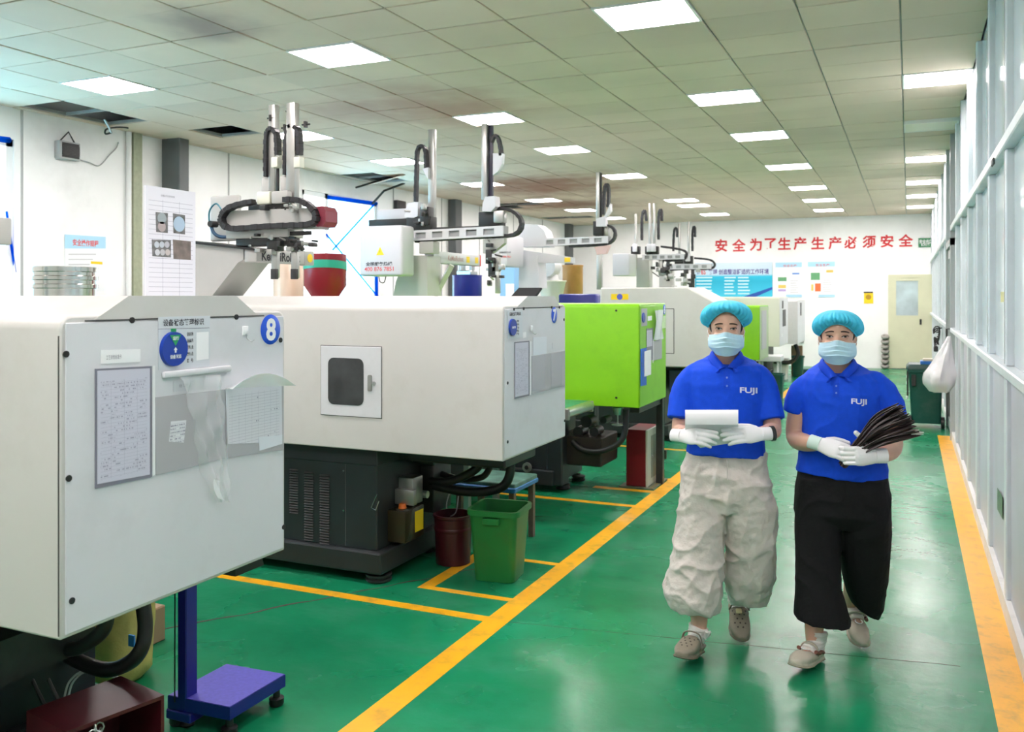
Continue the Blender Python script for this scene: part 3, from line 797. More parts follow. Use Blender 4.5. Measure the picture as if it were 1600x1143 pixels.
# light tray between the far machines
tr = thing('delivery_tray', 'small white delivery tray on a stand by the cream machine', 'tray', (-1.98, 14.6, 0))
MB().bbox((-2.2, 14.35, .60), (-1.82, 14.75, .69), .01, 1).build('tray', M_hood2, tr)
for (x, y) in ((-2.15, 14.4), (-1.87, 14.4), (-2.15, 14.7), (-1.87, 14.7)): MB().box((x-.015, y-.015, 0), (x+.015, y+.015, .6)).build('leg', M_hood2, tr)

# ------------------------------------------------------------------ take-out robots
def chain(par, pts, w=.03, k=6, wy=None, name='cable_chain'):
    """segmented energy chain along pts"""
    Pp = spline(pts, k); mb = MB(); L = 0
    seg = [Pp[0]]
    for i in range(1, len(Pp)):
        L += (Pp[i]-Pp[i-1]).length
        if L >= w*.75: seg.append(Pp[i]); L = 0
    for i in range(len(seg)-1):
        a, b2 = seg[i], seg[i+1]; d = (b2-a)
        if d.length < 1e-5: continue
        ln = d.length; d.normalize()
        yv = Vector((0,1,0)) if abs(d.y) < .9 else Vector((1,0,0))
        s = d.cross(yv).normalized(); yv = s.cross(d)
        M = Matrix(((d.x, yv.x, s.x, a.x), (d.y, yv.y, s.y, a.y), (d.z, yv.z, s.z, a.z), (0,0,0,1)))
        mb.bbox((-ln*.04, -(wy or w)/2*(1 if i % 2 else .9), -w/2*(1 if i % 2 else .9)), (ln*1.02, (wy or w)/2, w/2*(1 if i % 2 else .9)), .002, 1, M=M)
    return mb.build(name, M_chain, par)
def bar(par, name, x0, x1, y0, y1, Y, dy, m, r=.006):
    a, b2 = onY(x0, y0, Y), onY(x1, y1, Y)
    return MB().bbox((min(a.x,b2.x), Y-dy/2, min(a.z,b2.z)), (max(a.x,b2.x), Y+dy/2, max(a.z,b2.z)), r, 2).build(name, m, par, 40)
def beam_poly(par, name, pts, Y, dy, m):
    P = [onY(x, y, Y) for x, y in pts]
    return MB().prism([(p.x, p.z) for p in P], 'y', Y-dy/2, Y+dy/2).build(name, m, par)

def lettering(par, s, c, right, up, h=None, w=None, m=None, name='lettering', bold=.012, lift=.0012):
    return text_mb(MB(), s, c, right, up, w, h, bold, lift).build(name, m or M_ink, par)

# robot of machine 7
YR = 4.65
r1 = thing('take_out_robot', 'nearest take-out robot, worn white, over machine 7 with maroon beam end and two tall masts', 'robot', (onY(400, 460, YR).x, YR, 1.6), 0, 'take-out robots above the machines')
R = lambda x, y, dy=0: onY(x, y, YR+dy)
beam_poly(r1, 'riser', [(303, 379), (404, 391), (404, 407), (396, 411), (356, 462), (303, 462)], YR+.10, .30, M_robot)
MB().prism([(onY(300, 378, YR).x, 0), (onY(410, 388, YR).x, 0)][:0] or [(onY(303, 376, YR).x, onY(303, 376, YR).z), (onY(408, 389, YR).x, onY(408, 389, YR).z), (onY(408, 392, YR).x, onY(408, 392, YR).z), (onY(303, 380, YR).x, onY(303, 380, YR).z)], 'y', YR-.07, YR+.27).build('rail', M_bolt, r1)
xk = -3.86
ka, kb = onX(401, 398, xk), onX(489, 405, xk)
MB().bbox((xk-.10, ka.y, ka.z-.045), (xk, kb.y, ka.z+.045), .006, 2).build('kick_beam', M_robot, r1, 40)
MB().bbox((xk-.104, kb.y-.10, ka.z-.05), (xk+.004, kb.y+.01, ka.z+.05), .006, 2).build('beam_end_cap', M_robot, r1, 40)
lettering(r1, 'KeMeiRobot', (xk, (ka.y*.55+kb.y*.45)-.02, ka.z-.004), (0, 1, 0), (0, 0, 1), h=.062, w=.40, bold=.03)
MB().cyl((xk+.004, kb.y-.04, ka.z), (xk+.0055, kb.y-.04, ka.z), .03, n=16).build('warning_sticker', M_yelp, r1)
beam_poly(r1, 'arm_beam', [(352, 331), (507, 325), (507, 358), (352, 358)], YR-.05, .10, M_robot)
e0 = R(509, 340); ez0, ez1 = R(509, 356).z, R(509, 325).z
exl = R(509, 340).x; exr = R(525, 340).x
MB().prism([(exl, ez0+.01), (exl+.015, ez0), (exr-.02, ez0), (exr, ez0+.03), (exr, ez1-.03), (exr-.02, ez1), (exl+.015, ez1), (exl, ez1-.01)], 'y', YR-.11, YR+.02).build('beam_end', mat('maroon_plastic', (.20,.025,.045), .4), r1)
bar(r1, 'tray', 366, 462, 357, 371, YR, .16, M_robot)
bar(r1, 'carriage', 378, 460, 371, 383, YR, .12, M_dsteel)
bar(r1, 'back_plate', 330, 376, 307, 376, YR+.12, .03, M_robot, .014)
chain(r1, [R(x, y, -.125) for x, y in ((396, 315), (372, 320), (354, 328), (346, 343), (354, 355), (372, 357), (410, 354), (450, 352), (480, 351), (494, 345), (492, 330), (478, 317), (462, 312), (440, 312))], .036, 8, .05)
for (xa, xb, yt, yb, dy) in ((423, 433, 165, 306, .02), (451, 464, 162, 332, 0)):
    bar(r1, 'mast', xa, xb, yt, yb, YR+dy, .05, M_alum, .003)
chain(r1, [R(417, 276), R(417, 230), R(419, 206), R(425, 201), R(432, 207), R(434, 225), R(434, 245)], .028, 8, .05)
chain(r1, [R(447, 273), R(448, 225), R(451, 202), R(458, 197), R(466, 203), R(468, 222), R(468, 242)], .028, 8, .05)
for (xa, xb, yt, yb) in ((427, 437, 246, 262), (462, 472, 246, 262)): bar(r1, 'chain_clamp', xa, xb, yt, yb, YR-.02, .05, M_creamh)
for (xa, xb, yt, yb) in ((412, 425, 278, 312), (441, 452, 275, 312)): bar(r1, 'mast_cover', xa, xb, yt, yb, YR+.02, .05, M_robot, .008)
bar(r1, 'slide_cover', 404, 425, 300, 319, YR-.07, .05, M_creamh, .012); bar(r1, 'slide_cover', 427, 453, 299, 318, YR-.07, .05, M_robot, .012)
bar(r1, 'slide_block', 398, 462, 317, 330, YR, .13, M_dsteel)
for (x, y) in ((418, 185), (447, 174), (472, 195), (440, 200)):
    q = R(x, y); MB().cyl(q, q + Vector((.06, 0, 0)), .006, n=8).box(q + Vector((.02,-.012,-.02)), q + Vector((.035,.012,.02))).build('limit_switch', M_dsteel, r1)
for (x0, x1) in ((424, 437), (455, 468)):
    bar(r1, 'gripper_block', x0-2, x1+2, 376, 392, YR-.03, .07, M_dsteel)
    bar(r1, 'gripper_finger', x0+2, x1-2, 392, 434, YR-.03, .03, M_alum, .003)
    bar(r1, 'gripper_pad', x0+1, x1-4, 420, 436, YR-.05, .03, M_dsteel, .003)
bar(r1, 'gripper_bar', 418, 486, 363, 367, YR-.05, .02, M_dsteel, .002)
bar(r1, 'air_tube', 432, 436, 262, 300, YR, .01, M_bolt, .002)
for k, (c_, rr) in enumerate(((mat('teal_hose', (.02,.14,.18), .35), .006), (mat('dark_blue_hose', (.02,.07,.14), .35), .012))):
    pts = [R(348, 330), R(338, 318), R(328, 328), R(327, 345), R(332, 362), R(345, 370), R(366, 366)] if k == 0 else [R(330, 350), R(333, 362), R(342, 369), R(356, 370), R(368, 366)]
    hose(r1, pts, rr, 'air_hose', c_)
q = R(333, 350); MB().cyl(q + Vector((0,-.03,0)), q + Vector((0,.03,0)), .022, n=12).build('hose_plug', M_bolt, r1, 40)

def beam_windows(par, pts, Y, dy, n, m, mw):
    """white beam with n recessed windows; pts: left-top, right-top, right-bottom, left-bottom pixels"""
    A = [onY(x, y, Y) for x, y in pts]
    lt, rt, rb, lb = A
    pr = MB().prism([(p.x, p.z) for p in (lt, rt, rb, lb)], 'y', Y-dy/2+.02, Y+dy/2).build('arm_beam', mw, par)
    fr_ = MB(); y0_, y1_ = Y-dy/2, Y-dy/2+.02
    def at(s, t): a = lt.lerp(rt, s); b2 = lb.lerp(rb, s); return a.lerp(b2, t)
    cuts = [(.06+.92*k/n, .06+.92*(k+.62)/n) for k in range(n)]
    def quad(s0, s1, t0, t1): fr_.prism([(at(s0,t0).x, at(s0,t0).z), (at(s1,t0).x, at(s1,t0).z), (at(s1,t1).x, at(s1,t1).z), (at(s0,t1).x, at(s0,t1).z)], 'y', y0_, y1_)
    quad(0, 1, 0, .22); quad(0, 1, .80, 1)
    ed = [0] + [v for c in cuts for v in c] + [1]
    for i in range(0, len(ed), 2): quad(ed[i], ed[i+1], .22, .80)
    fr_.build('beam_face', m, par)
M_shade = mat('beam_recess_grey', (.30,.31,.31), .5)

def fittings(par, x0, x1, y0, y1, Y, n, seed):
    rnd = random.Random(seed)
    for k in range(n):
        x, y = rnd.uniform(x0, x1), rnd.uniform(y0, y1); w, h = rnd.uniform(3, 9), rnd.uniform(3, 9)
        if k % 3 == 2:
            a, b2 = onY(x, y, Y-.05+rnd.uniform(-.05,.05)), onY(x+rnd.uniform(-14, 14), y+rnd.uniform(-4, 8), Y-.05)
            MB().tube([a, b2], .008, 8).build('gripper_rod', M_dsteel if k % 2 else M_alum, par, 60)
        else: bar(par, 'gripper_fitting', x, x+w, y, y+h, Y+rnd.uniform(-.10, .03), .05, (M_dsteel, M_alum, M_bolt)[k % 3], .003)
fittings(r1, 372, 492, 362, 392, YR, 26, 4)
fittings(r1, 395, 460, 318, 328, YR-.05, 8, 5)

# robot of the lime machine (6)
YR2 = 7.15
r2 = thing('take_out_robot', 'white take-out robot with the phone-number control box, behind machine 7', 'robot', (onY(660, 460, YR2).x, YR2, 1.6), 0, 'take-out robots above the machines')
R = lambda x, y, dy=0: onY(x, y, YR2+dy)
yf = 6.78
bx0, bx1 = onY(561, 400, yf).x, onY(628, 400, yf).x
bz1, bz0 = onY(600, 352, yf).z, onY(600, 431, yf).z
yfar = onX(648, 400, bx1).y
cb = MB().bbox((bx0, yf, bz0), (bx1, yfar, bz1), .025, 3).build('control_box', M_robot2, r2, 40)
cx_ = bx0 + (bx1-bx0)*.47
lettering(cb, '全国服务热线', (cx_, yf, onY(594, 412, yf).z), (1,0,0), (0,0,1), w=(bx1-bx0)*.62, h=.036, m=M_ink, bold=.03)
lettering(cb, '400 876 7851', (cx_, yf, onY(594, 420, yf).z), (1,0,0), (0,0,1), w=(bx1-bx0)*.68, h=.038, m=M_red, bold=.01)
q = onY(594, 392, yf); w_ = .04
MB().prism([(q.x-w_, q.z-.036), (q.x+w_, q.z-.036), (q.x, q.z+.036)], 'y', yf-.002, yf-.0005).build('warning_triangle', M_yelp, cb)
MB().prism([(q.x-.003, q.z-.02), (q.x+.004, q.z-.005), (q.x-.001, q.z-.004), (q.x+.003, q.z+.012), (q.x-.005, q.z-.002), (q.x, q.z-.003)], 'y', yf-.003, yf-.002).build('bolt_symbol', M_ink, cb)
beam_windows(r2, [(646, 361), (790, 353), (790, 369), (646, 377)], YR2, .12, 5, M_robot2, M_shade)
bar(r2, 'beam_rail', 646, 760, 357, 360, YR2, .10, M_bolt, .002)
chain(r2, [R(769, 326), R(790, 326), R(806, 333), R(815, 345), R(813, 359), R(802, 367), R(780, 369), R(740, 371), R(700, 373), R(660, 376), R(648, 377)], .03, 8, .07)
bar(r2, 'mast', 671, 680, 203, 358, YR2+.05, .05, M_alum, .003)
bar(r2, 'mast', 754, 762, 194, 312, YR2-.02, .05, M_alum, .003); bar(r2, 'mast_rail', 763, 770, 196, 308, YR2+.02, .04, mat('rail_indigo', (.03,.03,.06), .4), .003)
chain(r2, [R(650, 315), R(651, 270), R(652, 238), R(656, 229), R(661, 228), R(665, 236), R(666, 250), R(666, 264)], .030, 8, .05)
chain(r2, [R(768, 222), R(772, 213), R(777, 213), R(781, 225), R(783, 238), R(783, 252)], .030, 8, .05)
beam_poly(r2, 'chain_clamp', [(772, 240), (787, 240), (786, 256), (780, 268), (772, 274)], YR2, .05, M_robot2)
beam_poly(r2, 'chain_clamp', [(662, 264), (671, 262), (671, 280), (669, 278)], YR2, .05, M_robot2)
beam_poly(r2, 'mast_cover', [(641, 318), (657, 316), (657, 338), (650, 341), (636, 340), (637, 331)], YR2-.02, .10, M_robot2)
beam_poly(r2, 'mast_cover', [(762, 308), (777, 307), (778, 323), (771, 331), (757, 331), (758, 318)], YR2-.05, .10, M_robot2)
bar(r2, 'slide_motor', 660, 674, 324, 352, YR2-.03, .10, M_dsteel); bar(r2, 'slide_block', 640, 678, 340, 360, YR2, .12, M_bolt)
bar(r2, 'slide_block', 752, 786, 332, 353, YR2, .12, M_bolt); bar(r2, 'slide_motor', 774, 789, 330, 348, YR2-.05, .08, M_alum)
bar(r2, 'cable_tray', 580, 640, 344, 352, YR2+.1, .10, M_bolt); bar(r2, 'top_cover', 592, 640, 328, 350, YR2+.25, .10, M_robot2, .02)
bar(r2, 'carriage', 660, 682, 378, 396, YR2, .12, M_robot)
xk = -4.02
ka, kb = onX(678, 401, xk), onX(750, 404, xk)
MB().bbox((xk-.10, ka.y, ka.z-.055), (xk, kb.y, ka.z+.055), .006, 2).build('kick_beam', M_robot2, r2, 40)
MB().bbox((xk-.102, kb.y, ka.z-.057), (xk+.002, kb.y+.02, ka.z+.057), .004, 1).build('beam_end_cap', M_red, r2)
lettering(r2, 'KeMeiRobot', (xk, ka.y+(kb.y-ka.y)*.45, ka.z), (0, 1, 0), (0, 0, 1), h=.05, w=.32, m=mat('pale_red_print', (.45,.25,.25), .5))
for k in (.72, .92):
    yy = ka.y+(kb.y-ka.y)*k; MB().box((xk, yy-.035, ka.z-.03), (xk+.0015, yy+.035, ka.z+.03)).build('warning_sticker', M_yelp, r2)
beam_poly(r2, 'riser', [(646, 400), (678, 400), (679, 462), (626, 462), (630, 440)], YR2+.08, .26, M_robot)
MB().tube([onY(706, 414, YR2+.2), onY(680, 462, YR2+.2)], .03, 4).build('brace', M_robot, r2)
for (a0, a1, b0, b1) in ((760, 770, 390, 412), (764, 776, 404, 432), (770, 782, 396, 424), (775, 781, 424, 458)):
    bar(r2, 'gripper_finger', a0, a1, b0, b1, YR2-.02, .04, M_alum if a0 % 4 else M_dsteel, .003)
beam_poly(r2, 'gripper_arm', [(757, 374), (790, 372), (790, 380), (770, 396), (757, 396)], YR2, .06, M_robot)
hose(r2, [onY(592, 432, 6.9), onY(594, 440, 6.9), onY(600, 441, 6.9), onY(603, 432, 6.9)], .004, 'cable', M_bolt)

fittings(r2, 757, 782, 376, 440, YR2, 16, 8); fittings(r2, 640, 680, 318, 350, YR2-.04, 8, 9)
# robot of machine 5
YR3 = 10.1
r3 = thing('take_out_robot', 'third white take-out robot with one tall mast, above the lime green machine', 'robot', (onY(850, 450, YR3).x, YR3, 1.7), 0, 'take-out robots above the machines')
R = lambda x, y, dy=0: onY(x, y, YR3+dy)
cb3 = bar(r3, 'control_box', 776, 806, 370, 417, YR3-.35, .5, M_robot2, .02)
lettering(cb3, '全国服务热线', onY(789, 394, YR3-.602), (1,0,0), (0,0,1), w=.15, h=.022, m=M_ink)
lettering(cb3, '400 876 7851', onY(789, 401, YR3-.602), (1,0,0), (0,0,1), w=.15, h=.022, m=M_red)
P_ = [(816, 386), (817, 356), (822, 351), (846, 352), (856, 361), (861, 375), (861, 386)]
beam_poly(r3, 'top_cover', P_, YR3+.2, .25, M_robot2)
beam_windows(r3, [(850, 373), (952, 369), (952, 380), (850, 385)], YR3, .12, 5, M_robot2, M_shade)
chain(r3, [R(942, 352), R(955, 354), R(961, 362), R(960, 372), R(951, 380), R(930, 383), R(890, 385)], .03, 8, .07)
bar(r3, 'mast', 932, 938, 269, 346, YR3, .05, M_alum, .003); bar(r3, 'mast_rail', 938.5, 940, 270, 346, YR3, .05, M_bolt, .002)
chain(r3, [R(943, 335), R(944, 305), R(946, 290), R(949, 288), R(951, 296), R(951, 312), R(950, 326)], .034, 8, .06)
beam_poly(r3, 'mast_cover', [(933, 342), (946, 338), (955, 318), (955, 330), (948, 340), (948, 354), (933, 354)], YR3-.05, .08, M_robot2)
bar(r3, 'slide_block', 929, 944, 346, 368, YR3-.02, .12, M_bolt); bar(r3, 'slide_motor', 944, 952, 354, 368, YR3, .08, M_alum)
beam_poly(r3, 'kick_beam', [(806, 389), (896, 402), (896, 411), (812, 410)], YR3+.1, .12, M_robot2)
bar(r3, 'warning_sticker', 882, 891, 402, 409, YR3+.035, .004, M_yelp, .0005)
beam_poly(r3, 'riser', [(818, 400), (846, 400), (849, 450), (817, 450)], YR3+.15, .26, M_robot2)
bar(r3, 'gripper_arm', 933, 941, 384, 452, YR3, .04, M_alum, .003)
beam_poly(r3, 'gripper_bracket', [(930, 386), (954, 383), (948, 396), (934, 398)], YR3, .06, mat('faded_pink_paint', (.62,.45,.42), .5))

def small_robot(Y, label, box, beam, masts, chains, cpath, zrise=1.5):
    r = thing('take_out_robot', label, 'robot', (onY(beam[0], 430, Y).x, Y, 1.55), 0, 'take-out robots above the machines')
    R = lambda x, y: onY(x, y, Y)
    if box: bar(r, 'control_box', *box, Y-.3, .4, M_robot2, .02)
    x0, x1, ya, yb = beam
    beam_windows(r, [(x0, ya+1), (x1, ya), (x1, yb), (x0, yb+1)], Y, .12, 5, M_robot2, M_shade)
    for (xa, xb, y0_, y1_) in masts: bar(r, 'mast', xa, xb, y0_, y1_, Y+.02, .05, M_alum, .003)
    for pts in chains: chain(r, [R(*p) for p in pts], .036, 6, .05)
    chain(r, [R(*p) for p in cpath], .034, 6, .06)
    for (xa, xb, y0_, y1_) in masts: bar(r, 'slide_block', xa-5, xb+5, ya-12, ya, Y-.03, .10, M_bolt); bar(r, 'mast_cover', xa-3, xb+1, ya-16, ya-4, Y-.08, .06, M_robot2)
    xm = (x0+x1)/2
    fittings(r, x0+10, x1-20, yb, yb+28, Y, 14, int(Y*10))
    bar(r, 'gripper_arm', xm+4, xm+9, yb, yb+34, Y, .04, M_dsteel, .003); bar(r, 'gripper_arm', xm-8, xm-3, yb, yb+26, Y, .04, M_alum, .003)
    a_, b2_ = onY(x0-8, yb, Y+.2), onY(x0+12, yb, Y+.2)
    MB().bbox((a_.x, Y+.1, zrise), (b2_.x, Y+.3, a_.z+.02), .006, 2).build('riser', M_robot, r, 40)
    return r
small_robot(13.3, 'fourth take-out robot with clustered masts, above the white sloping machine', (963, 989, 397, 431), (1005, 1070, 397, 405),
    [(1014, 1017, 318, 396), (1021, 1024, 318, 382), (992, 995, 334, 420)],
    [[(1003, 375), (1003, 345), (1005, 330), (1008, 330), (1010, 345)], [(1029, 374), (1029, 345), (1031, 328), (1034, 330), (1034, 345)]],
    [(1033, 385), (1055, 388), (1070, 392), (1073, 399), (1066, 406), (1040, 407)], 1.485)
small_robot(15.5, 'fifth and farthest take-out robot, in front of the blue wall board', None, (1040, 1112, 412, 420),
    [(1060, 1063, 349, 412), (1074.5, 1077.5, 346, 412)],
    [[(1052, 392), (1053, 365), (1055, 356), (1058, 358), (1058, 372)], [(1082, 392), (1082, 365), (1084, 354), (1086, 356), (1086, 372)]],
    [(1050, 403), (1038, 406), (1034, 414), (1042, 421), (1075, 420), (1108, 420), (1117, 414), (1110, 406), (1085, 403)], 1.61)
# beam end of machine 8's robot at the left edge
YR0 = 2.0
r0 = thing('take_out_robot', 'light grey beam end of a robot reaching in at the left edge of the view', 'robot', (-5.6, 4.0, 1.6), 0, 'take-out robots above the machines')
xk = -5.6
ka, kb = onX(-90, 352, xk), onX(19, 356, xk)
MB().bbox((xk-.14, ka.y-.8, ka.z-.10), (xk, kb.y, ka.z+.085), .012, 2).build('kick_beam', M_robot, r0, 40)
MB().bbox((xk-.10, kb.y-.30, ka.z+.085), (xk-.02, kb.y-.12, ka.z+.12), .006, 1).build('slide_block', M_bolt, r0)
MB().bbox((xk-.2, ka.y-.8, 1.25), (xk+.05, ka.y-.5, ka.z-.09), .01, 1).build('riser', M_robot, r0)
# ------------------------------------------------------------------ printed sheets and signs
def form_mat(name, base, horiz, rows, cols, dens=.5, ink=(.22,.22,.30)):
    """ruled form printed on a sheet; horiz: which generated axis runs across the sheet"""
    m, nt, b = node_mat(name)
    tc = nt.nodes.new('ShaderNodeTexCoord'); sp = nt.nodes.new('ShaderNodeSeparateXYZ'); nt.links.new(tc.outputs['Generated'], sp.inputs[0])
    u, v = sp.outputs[horiz], sp.outputs[2]
    def M_(op, a, b2=None, c=None):
        n = nt.nodes.new('ShaderNodeMath'); n.operation = op
        for i, q in enumerate((a, b2, c)):
            if q is None: continue
            if isinstance(q, (int, float)): n.inputs[i].default_value = q
            else: nt.links.new(q, n.inputs[i])
        return n.outputs[0]
    fr = M_('FRACT', M_('MULTIPLY', v, rows)); fl = M_('FLOOR', M_('MULTIPLY', v, rows))
    rule = M_('MULTIPLY', M_('LESS_THAN', fr, .09), .6)
    cr = M_('MULTIPLY', M_('LESS_THAN', M_('FRACT', M_('MULTIPLY_ADD', u, cols, .02)), .025), .5)
    cm = nt.nodes.new('ShaderNodeCombineXYZ'); nt.links.new(M_('MULTIPLY', u, 34), cm.inputs[0]); nt.links.new(M_('MULTIPLY', fl, 7.31), cm.inputs[1])
    nz = nt.nodes.new('ShaderNodeTexNoise'); nz.inputs['Scale'].default_value = 1.0; nz.inputs['Detail'].default_value = 2; nt.links.new(cm.outputs[0], nz.inputs['Vector'])
    cm2 = nt.nodes.new('ShaderNodeCombineXYZ'); nt.links.new(M_('MULTIPLY', u, 3), cm2.inputs[0]); nt.links.new(M_('MULTIPLY', fl, 3.7), cm2.inputs[1])
    nz2 = nt.nodes.new('ShaderNodeTexNoise'); nz2.inputs['Scale'].default_value = 1.0; nt.links.new(cm2.outputs[0], nz2.inputs['Vector'])
    txt = M_('MULTIPLY', M_('MULTIPLY', M_('GREATER_THAN', nz.outputs['Fac'], .5), M_('GREATER_THAN', nz2.outputs['Fac'], 1-dens)), M_('MULTIPLY', M_('GREATER_THAN', fr, .35), M_('LESS_THAN', fr, .75)))
    ed = M_('MULTIPLY', M_('MULTIPLY', M_('GREATER_THAN', u, .06), M_('LESS_THAN', u, .94)), M_('MULTIPLY', M_('GREATER_THAN', v, .05), M_('LESS_THAN', v, .9)))
    k = M_('MULTIPLY', M_('MINIMUM', M_('ADD', M_('ADD', rule, cr), txt), 1.0), ed)
    mx = nt.nodes.new('ShaderNodeMix'); mx.data_type = 'RGBA'; mx.inputs[6].default_value = (*base, 1); mx.inputs[7].default_value = (*ink, 1)
    nt.links.new(k, mx.inputs[0]); nt.links.new(mx.outputs[2], b.inputs['Base Color']); b.inputs['Roughness'].default_value = .35
    return m
F_A = form_mat('form_lavender', (.58,.58,.68), 1, 34, 4, .50, (.33,.33,.43))
F_B = form_mat('form_white', (.68,.69,.74), 1, 22, 9, .35)
F_C = form_mat('tag_print', (.74,.75,.78), 1, 7, 1.02, .6)
M_pocket = mat('pocket_grey', (.30,.30,.335), .3)
M_pocket2 = mat('pocket_rim_grey', (.20,.20,.25), .35)
M_sheet = mat('pale_sheet', (.70,.74,.80), .3)
def clear_mat(name, fac, col=(.9,.93,.96)):
    m = bpy.data.materials.new(name); m.use_nodes = True; nt = m.node_tree; b = nt.nodes['Principled BSDF']
    b.inputs['Base Color'].default_value = (*col, 1); b.inputs['Roughness'].default_value = .16; b.inputs['Specular IOR Level'].default_value = .9
    t = nt.nodes.new('ShaderNodeBsdfTransparent'); mx = nt.nodes.new('ShaderNodeMixShader'); mx.inputs[0].default_value = fac
    nt.links.new(t.outputs[0], mx.inputs[1]); nt.links.new(b.outputs[0], mx.inputs[2]); nt.links.new(mx.outputs[0], nt.nodes['Material Output'].inputs['Surface']); return m
M_clear = clear_mat('clear_plastic_film', .13); M_clear2 = clear_mat('thin_flap', .55)

def xq(pts, X): return [(onX(x, y, X).y, onX(x, y, X).z) for x, y in pts]
def xsheet(name, pts, X, t, m, par=None, lab=None, cat=None, grp=None):
    mb = MB().prism(xq(pts, X), 'x', X, X+t)
    if par: return mb.build(name, m, par)
    o = mb.build(name, m, None, None, org=base_of(mb)); return tag(o, lab, cat, grp)
def xtext(par, s, px_, py_, X, h=None, w=None, m=None, bold=.01, name='lettering'):
    c = onX(px_, py_, X); return text_mb(MB(), s, c, (0,1,0), (0,0,1), w, h, bold, .0004).build(name, m or M_ink, par)

X0 = XE + .0008
# --- on machine 8
sb = xsheet('status_board', [(247, 495), (328, 493), (327, 572), (247, 578)], X0, .0012, mat('board_print', (.62,.66,.70), .3), None, 'pale status board with a round blue selector on machine 8', 'sign')
Xs = X0 + .0014
xtext(sb, '设备状态管理标识', 287.5, 503, Xs, h=.020, w=onX(319, 500, Xs).y - onX(255.5, 500, Xs).y, bold=.018)
xsheet('rule', [(247, 513.5), (327, 511.5), (327, 512.3), (247, 514.3)], Xs, .0003, M_inkg, sb)
for i, s_ in enumerate(('设备名称:', '设备编号:', '管理人员:', '操作人员:', '型   号:')):
    xtext(sb, s_, 297, 521.5 + 10.3*i, Xs, h=.0115, w=.026, m=M_ink, bold=.02)
xsheet('blank_slip', [(307, 519), (326, 518), (326, 560), (307, 563)], Xs, .0004, M_white, sb)
def disc(par, px_, py_, hpx, X, m, t=.006, name='disc', n=40):
    c = onX(px_, py_, X); D = pix(c)[2]; r = hpx/2*D/FPX
    return MB().cyl((X, c.y, c.z), (X+t, c.y, c.z), r, r*.96, n=n).build(name, m, par, 40), c, r
M_dblue = mat('selector_blue', (.006, .045, .36), .28)
_, c, r = disc(sb, 270, 545, 55, Xs, M_dblue, .010, 'selector_disc')
Xd = Xs + .0105
MB().prism([(c.y-r*.42, c.z+r*.80), (c.y+r*.42, c.z+r*.80), (c.y, c.z+r*.18)], 'x', Xd, Xd+.0004).build('green_pointer', mat('sign_green', (.01,.30,.10), .4), sb)
text_mb(MB(), '运行', (Xd+.0004, c.y, c.z+r*.62), (0,1,0), (0,0,1), None, r*.22, .02).build('lettering', M_white, sb)
MB().prism([(c.y-.003, c.z-r*.2), (c.y+.003, c.z-r*.2), (c.y+.003, c.z-r*.05), (c.y+.007, c.z-r*.05), (c.y, c.z+r*.12), (c.y-.007, c.z-r*.05), (c.y-.003, c.z-r*.05)], 'x', Xd, Xd+.0004).build('arrow', M_white, sb)
text_mb(MB(), '设备状态', (Xd, c.y, c.z-r*.42), (0,1,0), (0,0,1), r*.85, r*.24, .03).build('lettering', M_white, sb)
xsheet('pointer_tab', [(267, 513), (273, 513), (273, 518), (267, 518)], Xs, .006, MATS['sign_green'], sb)
def number(m_, s, px_, py_, hpx):
    o, c, r = disc(m_, px_, py_, hpx, X0, M_blue, .0012, 'number_sticker', 36)
    text_mb(MB(), s, (X0+.0012, c.y, c.z), (0,1,0), (0,0,1), None, r*1.5, .035).build('numeral', M_white, o)
number(m8, '8', 422.8, 514.5, 47); number(m7, '7', 866, 492, 25); number(m6, '6', 1038, 483.5, 16)
def hook(px_, py_, s, lab):
    t = thing('adhesive_hook', lab, 'hook', tuple(onX(px_, py_, X0)))
    c = onX(px_, py_, X0)
    MB().bbox((X0, c.y-.013*s, c.z-.014*s), (X0+.006, c.y+.013*s, c.z+.016*s), .003, 2).build('hook_pad', M_white, t, 40)
    MB().tube([(X0+.006, c.y, c.z-.008), (X0+.009, c.y+.003, c.z-.026*s), (X0+.022, c.y+.008, c.z-.034*s), (X0+.024, c.y+.018*s, c.z-.028*s)], .0014, 6).build('wire', M_steel, t, 60)
hook(382, 517, 1.0, 'white adhesive hook on machine 8 left of its number'); hook(830, 513, 1.0, 'white adhesive hook on the end of machine 7')
lb = xsheet('card_label', [(157, 546.5), (219, 545), (219, 565), (157, 568)], X0, .001, M_white, None, 'blank-edged white label strip above the lavender form on machine 8', 'label')
xtext(lb, '工艺参数标准卡', 178, 557.5, X0+.001, h=.012, w=.05, m=M_inkg, bold=.0)
def sleeve(quad, paper, mform, lab, grp='document sleeves on the machines'):
    o = xsheet('document_sleeve', quad, X0, .003, M_pocket2, None, lab, 'document', grp)
    xsheet('form', paper, X0+.003, .0006, mform, o); return o
sleeve([(148, 576), (236, 571.5), (236, 745), (148, 763)], [(152, 579), (234, 575), (234, 741), (152, 756)], F_A, 'tall lavender form sheet hanging on the nearest machine, left of the empty pocket')
xsheet('white_strip', [(237.5, 571), (241.5, 571), (242, 741), (237.5, 743)], X0, .002, M_white, m8)
l2 = xsheet('card_label', [(271, 595.5), (305, 592), (305, 609), (271, 612)], X0, .0008, mat('dull_label', (.62,.64,.68), .4), None, 'dull white label above the empty grey pocket on machine 8', 'label')
xtext(l2, '标准（工艺卡）', 287, 602, X0+.0008, h=.010, w=.036, m=M_inkg, bold=0)
pk = xsheet('document_pocket', [(241.5, 620.5), (350.5, 608), (351, 716), (243, 742)], X0, .0025, M_pocket, None, 'empty grey magnetic pocket behind the plastic bag on machine 8', 'document pocket', 'grey pockets on the machines')
